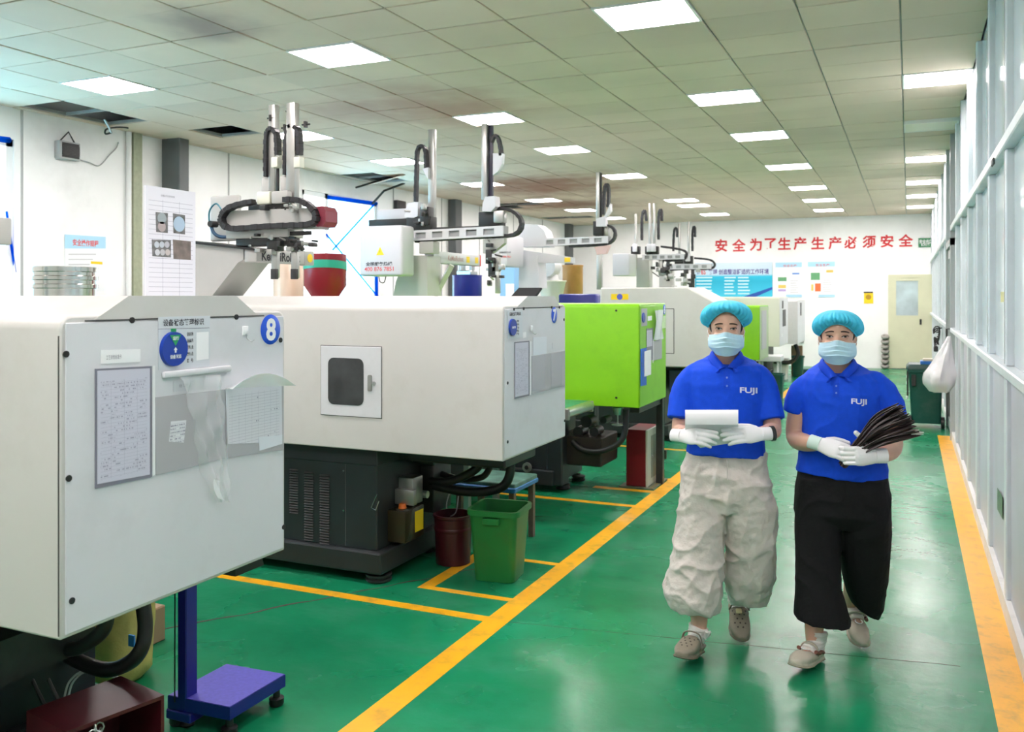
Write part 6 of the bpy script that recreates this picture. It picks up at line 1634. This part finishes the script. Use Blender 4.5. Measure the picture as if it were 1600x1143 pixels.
def shoe_frame(heel, yaw, pitch, roll=0):
    """x runs from heel to toe; yaw 0 points the toe at the camera"""
    return Matrix.Translation(heel) @ Matrix.Rotation(-math.pi/2 + yaw, 4, 'Z') @ Matrix.Rotation(-pitch, 4, 'Y') @ Matrix.Rotation(roll, 4, 'X')
def ring_sec(x, w, z0, z1, yc=0, n=20, p=2.6):
    out = []
    for i in range(n):
        t = 2*math.pi*i/n; ct, st = math.cos(t), math.sin(t); e = (abs(ct)**p+abs(st)**p)**(-1/p)
        out.append((x, yc + w*e*ct, (z0+z1)/2 + (z1-z0)/2*e*st))
    return out
def shoe(P, F, kind, side, m, msole):
    mb = MB()
    T = lambda R: [tuple(F @ Vector(q)) for q in R]
    b = .006*side
    sole = [(0, .022, 0, .020, 0), (.012, .032, 0, .024, 0), (.06, .036, 0, .024, 0), (.11, .038, 0, .022, b*.5), (.17, .047, 0, .022, b), (.215, .044, .001, .022, b), (.243, .030, .005, .022, b*.5), (.255, .014, .010, .020, 0)]
    mb.loft([T(ring_sec(*q)) for q in sole])
    if kind == 'clog':
        up = [(.085, .038, .012, .060, b*.3), (.105, .041, .012, .082, b*.5), (.135, .046, .012, .080, b*.8), (.175, .049, .012, .066, b), (.210, .046, .012, .054, b), (.238, .034, .012, .044, b*.6), (.256, .016, .012, .032, 0)]
        mb.loft([T(ring_sec(*q)) for q in up])
        for s_ in (-1, 1): mb.tube([F @ Vector(q) for q in ((.10, s_*.038, .030), (.05, s_*.037, .032), (.01, s_*.028, .032))], .010, 8)
        mb.tube([F @ Vector(q) for q in ((.01, -.030, .030), (-.004, 0, .034), (.01, .030, .030))], .011, 8)
    else:
        up = [(.0, .020, .01, .050, 0), (.02, .032, .01, .056, 0), (.06, .034, .01, .044, 0), (.10, .038, .01, .042, b*.5), (.13, .043, .01, .052, b*.8), (.17, .046, .01, .056, b), (.21, .043, .01, .048, b), (.24, .030, .01, .038, b*.6), (.256, .013, .012, .028, 0)]
        mb.loft([T(ring_sec(*q)) for q in up])
    o = put('shoe', fuse(mb, .0035, 3), m, P.root)
    s2 = MB().loft([T(ring_sec(q[0], q[1]+.003, q[2]-.003, q[3]-.009, q[4])) for q in sole]).build('sole', msole, o, 60)
    bv = BVHTree.FromPolygons([v.co.copy() for v in o.data.vertices], [tuple(p.vertices) for p in o.data.polygons])
    def top(x, y):
        h = bv.ray_cast(F @ Vector((x, y, .3)), (F.to_3x3() @ Vector((0, 0, -1))))
        return h[0], h[1]
    if kind == 'clog':
        for (x, y) in ((.150, -.022), (.150, 0), (.150, .022), (.172, -.012), (.172, .012), (.192, -.024), (.192, 0), (.192, .024), (.212, -.012), (.212, .012), (.130, -.03), (.130, .03)):
            q, nn = top(x, y+b)
            if q: MB().cyl(q - nn*.002, q + nn*.0009, .0042, n=8).build('vent_hole', mat('vent_dark', (.06,.05,.04), .8), o)
        sp = [F @ Vector(q) for q in ((.095, -.046, .052), (.105, -.035, .088), (.108, 0, .098), (.105, .035, .088), (.095, .046, .052))]
        MB().tube(spline(sp, 4), .006, 8, sy=.6).build('strap', m, o, 60)
    else:
        Mbr = mat('brown_lining', (.17,.06,.035), .6)
        for s_ in (-1, 1): MB().tube(spline([F @ Vector(q) for q in ((.045, s_*.037, .040), (.07, s_*.041, .047), (.10, s_*.043, .047), (.125, s_*.040, .054))], 4), .0085, 8).build('side_opening', Mbr, o, 60)
        MB().tube(spline([F @ Vector(q) for q in ((.095, -.043, .034), (.10, -.030, .070), (.105, 0, .082), (.10, .030, .070), (.095, .043, .034))], 4), .0095, 8, sy=.5).build('strap', m, o, 60)
        MB().tube(spline([F @ Vector(q) for q in ((.13, -.012, .058), (.15, -.015, .062), (.165, 0, .064), (.15, .015, .062), (.13, .012, .058))], 3), .0025, 6).build('lace', M_white, o, 60)
    return o
def leg(P, body, knee, ankle, F, tag_r=(.050, .036)):
    """bare shin down into the shoe, added to the body's shapes"""
    a = Vector(ankle); h = F @ Vector((.045, 0, .045)); t = F @ Vector((.16, 0, .03))
    tube_r(body, [knee, Vector(knee).lerp(a, .45), a, h, t], [tag_r[0], tag_r[0]*1.02, tag_r[1]*.98, .030, .024], 6, 16)
    body.sphere(F @ Vector((.03, 0, .035)), .030, 12, 8)
def sock(P, top, ankle, F):
    mb = MB(); tube_r(mb, [top, Vector(top).lerp(Vector(ankle), .5), ankle, F @ Vector((.055, 0, .058)), F @ Vector((.12, 0, .045))], [.0435, .0425, .041, .036, .033], 6, 18)
    mb.sphere(F @ Vector((.028, 0, .045)), .034, 12, 8)
    tp, an = Vector(top), Vector(ankle); d = (tp-an).normalized()
    mb.tube([tp - d*.012, tp + d*.003], .0455, 18)
    return put('sock', fuse(mb, .0035, 2, disp=lambda c: .0012*math.sin(c.z*420)), M_sock, P.root)
def garment_disp(amp, sx, sz, seed, fine=.0):
    def f(c):
        v = Vector((c.x*sx+seed, c.y*sx, c.z*sz + .7*mnoise.noise(c*5)))
        n1 = mnoise.noise(v); rid = 1-abs(n1)*2
        return amp*(rid*rid*.9 - .35) + fine*mnoise.noise(c*38+Vector((seed, 0, 0)))
    return f
def conform(P, target, mb2d, px0, py0, wpx, hpx, name, m, slant=0.0, lift=.0016):
    """lettering laid onto cloth: each vertex dropped on the surface where the photograph shows it"""
    bv = BVHTree.FromPolygons([v.co.copy() for v in target.data.vertices], [tuple(p.vertices) for p in target.data.polygons])
    vs, fs = mb2d; lo, hi = vs.min(0), vs.max(0); out = []
    for p in vs:
        u = (p[0]-lo[0])/(hi[0]-lo[0]); w = (p[1]-lo[1])/(hi[1]-lo[1])
        o_, d_ = P.ray_from(px0 + wpx*u, py0 + hpx*(1-w) + slant*u)
        h = bv.ray_cast(o_, d_)
        out.append((h[0] - d_*lift) if h[0] else (o_ + d_*4))
    return MB().add(out, fs).build(name, m, P.root)
def collar(P, nl, nr, vbot, pl, pr, back_z, y_back=.07, rad=.066):
    """polo collar: two wings falling from the neckline, open at the front"""
    cx = (nl.x+nr.x)/2; G = []
    rx = (nr.x-nl.x)/2
    for i in range(41):
        t = -1+2*i/40                                # -1 left front ... 0 back ... 1 right front
        a = math.pi/2 - t*math.pi*.97                # from the front, round the back
        fr = abs(t)**2.2
        zt = back_z*(1-fr) + vbot.z*fr + (nl.z-vbot.z)*.0
        zt = back_z + (vbot.z-back_z)*abs(t)**3.0
        x = cx + (rx)*math.cos(a)*(1-.15*abs(t)**6); y = (.010 + y_back*math.sin(a)) if math.sin(a) > 0 else (.010 + (-vbot.y+.010)*math.sin(a))
        wing = .030 + .020*abs(t)**5
        out = 1 + .20*(1-abs(t)**8)
        xo = cx + (x-cx)*out*1.10; yo = y*1.10 - .012*abs(t)**2; zo = zt - wing
        if abs(t) > .86:
            tgt = pl if t < 0 else pr; k = (abs(t)-.86)/.14; k = k*k*(3-2*k)
            xo, yo, zo = xo+(tgt.x-xo)*k, yo+(tgt.y-yo)*k, zo+(tgt.z-zo)*k
        row = []
        for s_ in np.linspace(0, 1, 7): row.append((x+(xo-x)*s_, y+(yo-y)*s_ - .006*math.sin(math.pi*s_)*(1 if math.sin(a) < 0 else -1), zt+(zo-zt)*s_ + .006*math.sin(math.pi*s_)))
        G.append(row)
    return MB().grid(G, .0035).build('collar', M_collar, P.root, 80)

# ======================================================= left worker
A = Person('worker in stone-coloured balloon trousers and blue cap, mask and polo, holding a curled paper', -.769, 4.12)
L = A.L
cA = L(1134.5, 549, -.015)                     # chin line
scA = .98
bd_ = MB()
head_shapes(bd_, cA, scA)
tube_r(bd_, [L(1135, 600, .035), L(1135, 572, .028), L(1135, 552, .018), L(1135, 530, .015)], [.070, .056, .054, .056], 5, 20)
bd_.loft([A.ring(570, 1104, 1164, .02, .045), A.ring(588, 1086, 1182, .012, .078), A.ring(620, 1078, 1190, .01, .095), A.ring(680, 1082, 1188, .01, .09), A.ring(740, 1076, 1194, .01, .10), A.ring(790, 1080, 1190, .01, .09)])
tube_r(bd_, [L(1096, 600, .01), L(1072, 630, .012), L(1063, 671, -.03), L(1066, 676, -.14), L(1067, 678, -.215)], [.052, .047, .040, .036, .029], 6, 16)
tube_r(bd_, [L(1174, 600, .01), L(1197, 630, .012), L(1207, 669, -.03), L(1202, 674, -.12), L(1189, 677, -.205)], [.052, .047, .040, .036, .029], 6, 16)
F1 = shoe_frame(L(1091, 1022, -.07) * 1.0, -.30, .20); F1.translation.z = .012
F2 = shoe_frame(L(1151, 985, .33), .10, -.40); F2.translation.z = .105
kn1, an1 = L(1092, 850, -.03), L(1092, 978, -.085); kn2, an2 = L(1166, 850, .06), L(1151, 945, .30)
for hip, kn in ((L(1105, 770, .0), kn1), (L(1165, 770, .0), kn2)): tube_r(bd_, [hip, kn], [.075, .052], 4, 14)
leg(A, bd_, kn1, an1, F1); leg(A, bd_, kn2, an2, F2)
bodyA = put('body', fuse(bd_, .0048, 4), M_skin, A.root)
face_parts(A, cA, scA, bodyA); mask_part(A, cA, scA); hair_part(A, cA, scA)
zA = lambda py: (L(1135, py, -.09).z - cA.z)/scA
cap_part(A, cA, scA, zA(486), zA(511), .085, .1115/scA, (L(1135, 469, 0).z-cA.z)/scA, .06, 1)
# shirt
sh = MB()
sh.loft([A.ring(556, 1116, 1153, .020, .052, ty=.036), A.ring(560, 1104, 1166, .020, .070, ty=.026), A.ring(566, 1088, 1182, .016, .086, ty=.014), A.ring(577, 1075, 1195, .012, .100, ty=.004), A.ring(600, 1072, 1197, .008, .112), A.ring(640, 1076, 1194, .006, .114), A.ring(680, 1076, 1195, .006, .112), A.ring(709, 1073, 1198, .006, .122, tilt=-.006), A.ring(709, 1079, 1192, .006, .108, tilt=-.006), A.ring(690, 1086, 1184, .006, .095)])
tube_r(sh, [L(1108, 588, .012), L(1090, 583, .012), L(1076, 598, .010), L(1068, 625, .004), L(1063.5, 655, -.022)], [.040, .050, .060, .065, .067], 6, 20)
tube_r(sh, [L(1162, 588, .012), L(1180, 583, .012), L(1192, 598, .010), L(1199, 625, .004), L(1205, 656, -.022)], [.040, .050, .060, .063, .063], 6, 20)
shirtA = put('polo_shirt', fuse(sh, .0052, 8, disp=garment_disp(.006, 7, 4.2, 3.1, .0012)), M_shirt, A.root)
for pts, r in (([L(1063.6, 653, -.020), L(1063, 658, -.023)], .0685), ([L(1204.8, 654, -.020), L(1205.4, 659, -.023)], .0645)):
    pass
collar(A, L(1114, 552, -.0), L(1156, 551, 0), L(1134, 574, -.074), L(1118, 582, -.112), L(1155, 579, -.112), L(1135, 545, 0).z)
conform(A, shirtA, text_pts('FUJI', .03), 1156, 604.5, 27.5, 11.5, 'chest_logo', M_logo, 1.0)
pk_ = (np.array([(0,0,0),(1,0,0),(1,.2,0),(1,.4,0),(1,.6,0),(1,.8,0),(1,1,0),(0,1,0),(0,.8,0),(0,.6,0),(0,.4,0),(0,.2,0)], float), [(0,1,2,11),(11,2,3,10),(10,3,4,9),(9,4,5,8),(8,5,6,7)])
conform(A, shirtA, pk_, 1130.5, 577, 10, 31, 'placket', M_collar, lift=.0024)
for y in (588, 601):
    th = np.linspace(0, 2*math.pi, 10, endpoint=False); vv = np.array([(math.cos(t), math.sin(t), 0) for t in th]); conform(A, shirtA, (vv, [tuple(range(10))]), 1134.3, y, 3.2, 3.2, 'button', mat('button_blue', (.08,.18,.62), .3), lift=.0042)
# trousers: two balloon legs gathered at the hem
tr_ = MB()
tr_.loft([A.ring(700, 1078, 1193, .006, .108), A.ring(712, 1072, 1198, .006, .116), A.ring(740, 1065, 1204, .004, .128), A.ring(770, 1061, 1207, .0, .130), A.ring(795, 1064, 1205, .0, .105)])
tr_.loft([A.ring(745, 1066, 1134, .0, .115), A.ring(790, 1060, 1133.5, -.01, .120), A.ring(830, 1055, 1131.5, -.03, .118), A.ring(870, 1047, 1130, -.05, .120), A.ring(905, 1040, 1129, -.065, .126), A.ring(928, 1038.5, 1127.5, -.075, .124, wob=.012, k=13), A.ring(943, 1044, 1125, -.08, .108, wob=.03, k=13), A.ring(951, 1050, 1121, -.08, .096, wob=.05, k=13), A.ring(949, 1062, 1112, -.08, .070), A.ring(925, 1068, 1108, -.08, .055)])
tr_.loft([A.ring(745, 1130, 1203, .0, .115), A.ring(790, 1131.5, 1212, .01, .122), A.ring(830, 1132.5, 1213.5, .03, .124), A.ring(870, 1133, 1211, .06, .120), A.ring(905, 1133, 1209, .09, .118), A.ring(922, 1134, 1207, .105, .112, wob=.012, k=12), A.ring(934, 1138, 1202, .115, .096, wob=.03, k=12), A.ring(941, 1142, 1197, .12, .086, wob=.05, k=12), A.ring(938, 1150, 1186, .12, .060), A.ring(915, 1152, 1180, .11, .05)])
g1 = garment_disp(.013, 5.5, 9.0, 7.7, .004); g2 = garment_disp(.009, 11, 4.5, 1.3, 0)
trA = put('balloon_trousers', fuse(tr_, .0056, 3, disp=lambda c: g1(c)+g2(c)), M_tr1, A.root)
dsg = [L(1135, 718, -.128), L(1136, 726, -.134), L(1136, 738, -.137), L(1136.5, 750, -.138)]
MB().tube(dsg, .0022, 6).build('drawstring', M_tr1, A.root, 60)
sock(A, L(1092, 978, -.085), F1 @ Vector((.035, 0, .085)), F1); sock(A, an2 + Vector((0, -.01, .03)), F2 @ Vector((.035, 0, .085)), F2)
M_clog = mat('clog_taupe', (.235,.205,.155), .6, noise=.06, nscale=25); M_clogs = mat('clog_sole', (.16,.135,.10), .65)
s1 = shoe(A, F1, 'clog', 1, M_clog, M_clogs); s2 = shoe(A, F2, 'clog', -1, M_clog, M_clogs)
MB().tube(spline([F1 @ Vector(q) for q in ((.06, .045, .07), (.05, .062, .10), (.03, .055, .085), (.055, .045, .075), (.08, .058, .105))], 4), .007, 6).build('bow', M_sock, s1, 60)
MB().bbox((.125, -.022, .079), (.155, .006, .088), .003, 1, M=F2).build('charm', mat('charm_cream', (.66,.58,.33), .4), s2)
# gloves and paper
me, M_ = hand(L(1062, 680, -.235), (.84, -.46, .05), (-.12, -.80, .42), 1, [(.10,.25,.2), (.15,.3,.25), (.25,.4,.3), (.35,.5,.3)], .96, (.5,.3), thumb_dir=(.7,.55,-.35))
put('glove', me, M_glove, A.root); cuff(A, M_, M_glove)
me, M_ = hand(L(1192, 677.5, -.222), (-.90, -.38, -.02), (.05, -.86, .42), -1, [(.08,.2,.15), (.12,.2,.2), (.18,.25,.2), (.25,.3,.25)], .98, (.4,.2), thumb_dir=(.72,.5,-.4))
put('glove', me, M_glove, A.root); cuff(A, M_, M_glove)
MB().loft([[M_((x_, .034*math.cos(a), .027*math.sin(a))) for a in np.linspace(0, 2*math.pi, 20, endpoint=False)] for x_ in (-.052, -.036)]).build('wrist_band', M_black, A.root, 60)
pp = thing('paper_sheet', 'curled white paper held in both gloved hands of the left worker', 'paper', (A.X, A.Y, 0), A.th); ORG[pp.name] = (0,0,0)
G = []
prof = [(-.222, 703), (-.232, 690), (-.246, 676), (-.258, 662), (-.266, 650), (-.276, 643), (-.290, 640.2), (-.305, 641.5), (-.316, 647), (-.321, 655), (-.320, 663)]
for i, (yy, py) in enumerate(prof):
    row = []
    for s_ in np.linspace(0, 1, 15):
        xl = 1071 if i > 2 else 1071 + (676-664)*0
        low = 0
        if i == 0: low = -13*s_ + (0 if s_ > .28 else -26*(1-s_/.28))
        if i == 1: low = -4*s_ - (8*(1-s_/.28) if s_ < .28 else 0)
        x = 1070.5 + 83*s_ + (3*(1-abs(2*s_-1)) if i > 6 else 0)
        q = L(x, py + low, yy); row.append(q)
    G.append(row)
MB().grid([[tuple(q) for q in r] for r in G], .002).build('sheet', mat('office_paper', (.76,.77,.79), .6), pp, 80)

# ======================================================= right worker
B = Person('worker in black cropped trousers and blue cap, mask and polo, carrying dark strips', -.289, 4.25)
L = B.L
cB = L(1308.5, 562, -.015)
scB = .985
bd_ = MB(); head_shapes(bd_, cB, scB)
tube_r(bd_, [L(1310, 612, .035), L(1310, 585, .028), L(1309, 563, .018), L(1309, 540, .015)], [.074, .060, .057, .056], 5, 20)
bd_.loft([B.ring(584, 1278, 1342, .02, .05), B.ring(602, 1262, 1364, .012, .082), B.ring(640, 1256, 1376, .01, .105), B.ring(690, 1258, 1378, .01, .10), B.ring(760, 1250, 1382, .01, .11), B.ring(800, 1254, 1380, .01, .095)])
tube_r(bd_, [L(1272, 612, .01), L(1249, 645, .016), L(1244, 682, .0), L(1258, 691, -.09), L(1277, 693, -.165)], [.054, .050, .044, .040, .030], 6, 16)
tube_r(bd_, [L(1362, 612, .01), L(1388, 645, .014), L(1395, 690, -.01), L(1390, 705, -.10), L(1372, 711, -.185)], [.054, .050, .043, .039, .030], 6, 16)
F1 = shoe_frame(L(1280, 1035, -.06), -.42, .13); F1.translation.z = .008
F2 = shoe_frame(L(1329, 985, .36), .22, -.34); F2.translation.z = .092
kn1, an1 = L(1278, 860, -.02), L(1272, 990, -.085); kn2, an2 = L(1345, 860, .08), L(1329, 950, .33)
for hip, kn in ((L(1282, 780, .0), kn1), (L(1345, 780, .0), kn2)): tube_r(bd_, [hip, kn], [.080, .054], 4, 14)
leg(B, bd_, kn1, an1, F1, (.052, .039)); leg(B, bd_, kn2, an2, F2, (.052, .038))
bodyB = put('body', fuse(bd_, .0048, 4), M_skin, B.root)
face_parts(B, cB, scB, bodyB); mask_part(B, cB, scB); hair_part(B, cB, scB)
zB = lambda py: (L(1308, py, -.09).z - cB.z)/scB
cap_part(B, cB, scB, zB(505), zB(526), .085, .1055/scB, (L(1308, 484, 0).z-cB.z)/scB, -.02, 4)
sh = MB()
sh.loft([B.ring(569, 1289, 1331, .020, .055, ty=.036), B.ring(573, 1276, 1345, .020, .073, ty=.026), B.ring(580, 1261, 1362, .016, .090, ty=.014), B.ring(591, 1251, 1377, .012, .108, ty=.004), B.ring(612, 1249, 1381, .008, .122), B.ring(650, 1253, 1381, .006, .126), B.ring(690, 1251, 1384, .006, .124), B.ring(722, 1246, 1387, .006, .130), B.ring(741, 1242, 1389, .006, .134, tilt=-.012), B.ring(741, 1249, 1382, .006, .118, tilt=-.012), B.ring(715, 1258, 1374, .006, .10)])
tube_r(sh, [L(1284, 602, .012), L(1268, 598, .012), L(1255, 611, .012), L(1246, 628, .012), L(1240.5, 645, .008)], [.040, .050, .058, .055, .050], 6, 20)
tube_r(sh, [L(1346, 602, .012), L(1364, 598, .012), L(1378, 611, .010), L(1387, 630, .008), L(1394, 652, .0)], [.042, .053, .064, .066, .064], 6, 20)
shirtB = put('polo_shirt', fuse(sh, .0052, 8, disp=garment_disp(.007, 6.5, 4.6, 9.4, .0012)), M_shirt, B.root)
collar(B, L(1286, 566, 0), L(1333, 565, 0), L(1308, 587, -.078), L(1290, 597, -.120), L(1332, 595, -.120), L(1309, 557, 0).z)
conform(B, shirtB, text_pts('FUJI', .03), 1330, 622, 24.5, 11, 'chest_logo', M_logo, 1.5)
conform(B, shirtB, pk_, 1302, 592, 9, 28, 'placket', M_collar, lift=.0024)
for y in (601, 612): conform(B, shirtB, (vv, [tuple(range(10))]), 1305, y, 3.2, 3.2, 'button', MATS['button_blue'], lift=.0042)
tr_ = MB()
tr_.loft([B.ring(712, 1254, 1382, .006, .112), B.ring(735, 1246, 1388, .006, .122), B.ring(765, 1241, 1391, .004, .134), B.ring(800, 1239, 1394, .0, .135), B.ring(822, 1250, 1386, .0, .09)])
tr_.loft([B.ring(742, 1246, 1312, .0, .118), B.ring(780, 1241, 1314, .0, .124), B.ring(830, 1240.5, 1315.5, -.02, .112), B.ring(880, 1242.5, 1314.5, -.05, .105), B.ring(915, 1243.5, 1315, -.07, .104), B.ring(945, 1241.5, 1324, -.085, .110), B.ring(968, 1240.5, 1330, -.095, .116, tilt=-.012), B.ring(967, 1248, 1322, -.095, .100, tilt=-.010), B.ring(930, 1256, 1308, -.08, .07)])
tr_.loft([B.ring(742, 1312, 1388, .0, .118), B.ring(780, 1310, 1393, .0, .126), B.ring(830, 1311, 1395, .03, .118), B.ring(880, 1313.5, 1390, .08, .112), B.ring(912, 1318, 1385, .12, .108, tilt=-.012), B.ring(935, 1322, 1380, .15, .104, tilt=-.035), B.ring(950, 1328, 1374, .17, .095, tilt=-.040), B.ring(946, 1333, 1368, .17, .075, tilt=-.030), B.ring(915, 1334, 1364, .14, .05)])
g3 = garment_disp(.007, 6, 4.0, 5.5, .001)
put('cropped_trousers', fuse(tr_, .0056, 3, disp=g3), M_tr2, B.root)
q = L(1373, 741, -.10); bvt = None
conform(B, [o for o in B.root.children if o.name.startswith('cropped_trousers')][0], (vv, [tuple(range(10))]), 1369, 742, 5, 2.5, 'trouser_badge', mat('badge_peach', (.6,.36,.26), .5), lift=.004)
sock(B, F1 @ Vector((.035, 0, .120)), F1 @ Vector((.035, 0, .085)), F1); sock(B, an2 + Vector((0, -.012, -.005)), F2 @ Vector((.035, 0, .085)), F2)
M_sh2 = mat('cream_suede', (.46,.43,.345), .65, noise=.04, nscale=30); M_sh2s = mat('cream_sole', (.36,.32,.24), .6)
shoe(B, F1, 'strap', 1, M_sh2, M_sh2s); shoe(B, F2, 'strap', -1, M_sh2, M_sh2s)
M_cuffg = mat('cuff_mint', (.55,.70,.64), .75)
me, M_ = hand(L(1279, 693, -.175), (.90, -.34, -.20), (.02, -.88, .45), 1, [(.30,.75,.55), (.35,.8,.6), (.40,.85,.6), (.45,.85,.6)], 1.04, (.5,.4), thumb_dir=(.7,.55,-.35))
put('glove', me, M_glove, B.root); cuff(B, M_, M_cuffg)
me, M_ = hand(L(1370, 712, -.205), (-.92, -.36, .0), (.0, -.90, .10), -1, [(.50,.75,.5), (.55,.8,.5), (.6,.8,.5), (.6,.8,.5)], 1.04, (.15,.1), thumb_dir=(.55,.80,.10))
put('glove', me, M_glove, B.root); cuff(B, M_, M_glove)
sb_ = thing('strip_bundle', 'bundle of long dark brown rubber strips carried by the right worker', 'strips', (B.X, B.Y, 0), B.th); ORG[sb_.name] = (0,0,0)
M_strip = mat('dark_rubber_strip', (.030,.019,.021), .35, noise=.2, nscale=30)
random.seed(21)
for k in range(84):
    s_ = random.random(); dpt = random.random()
    ex_, ey_ = 1404 + 34*s_ + random.uniform(-8, 6), 631 + 50*s_ + random.uniform(-4, 4)
    y0_ = -.190 - .040*dpt
    m1_ = (1336 + 12*s_ + random.uniform(-3, 3), 690 + 19*s_ + random.uniform(-3, 3))
    m2_ = (1334 + (ex_-1334)*.5, m1_[1] + (ey_-m1_[1])*.5 - 7*(1-s_*.7) + random.uniform(-4, 4))
    st_ = (1313 + 8*s_ + random.uniform(-3, 4), 721 + 4*s_ + random.uniform(-7, 7))
    pts = spline([L(*st_, y0_+.01), L(*m1_, y0_), L(*m2_, y0_-.015+.03*(random.random()-.5)), L(ex_, ey_, y0_-.005+.05*(random.random()-.5))], 5)
    MB().tube(pts, [.0046]*(len(pts)-1)+[.003], 6, sy=.55).build('strip', M_strip, sb_, 60)
for k in range(9):
    a_ = (1428 + random.uniform(-6, 4), 672 + random.uniform(-4, 10)); pts = [L(*a_, -.23), L(a_[0]+12, a_[1]+random.uniform(-1, 2), -.23)]
    MB().tube(pts, .0022, 6).build('strip_tip', mat('pale_tip', (.5,.48,.46), .4), sb_, 60)
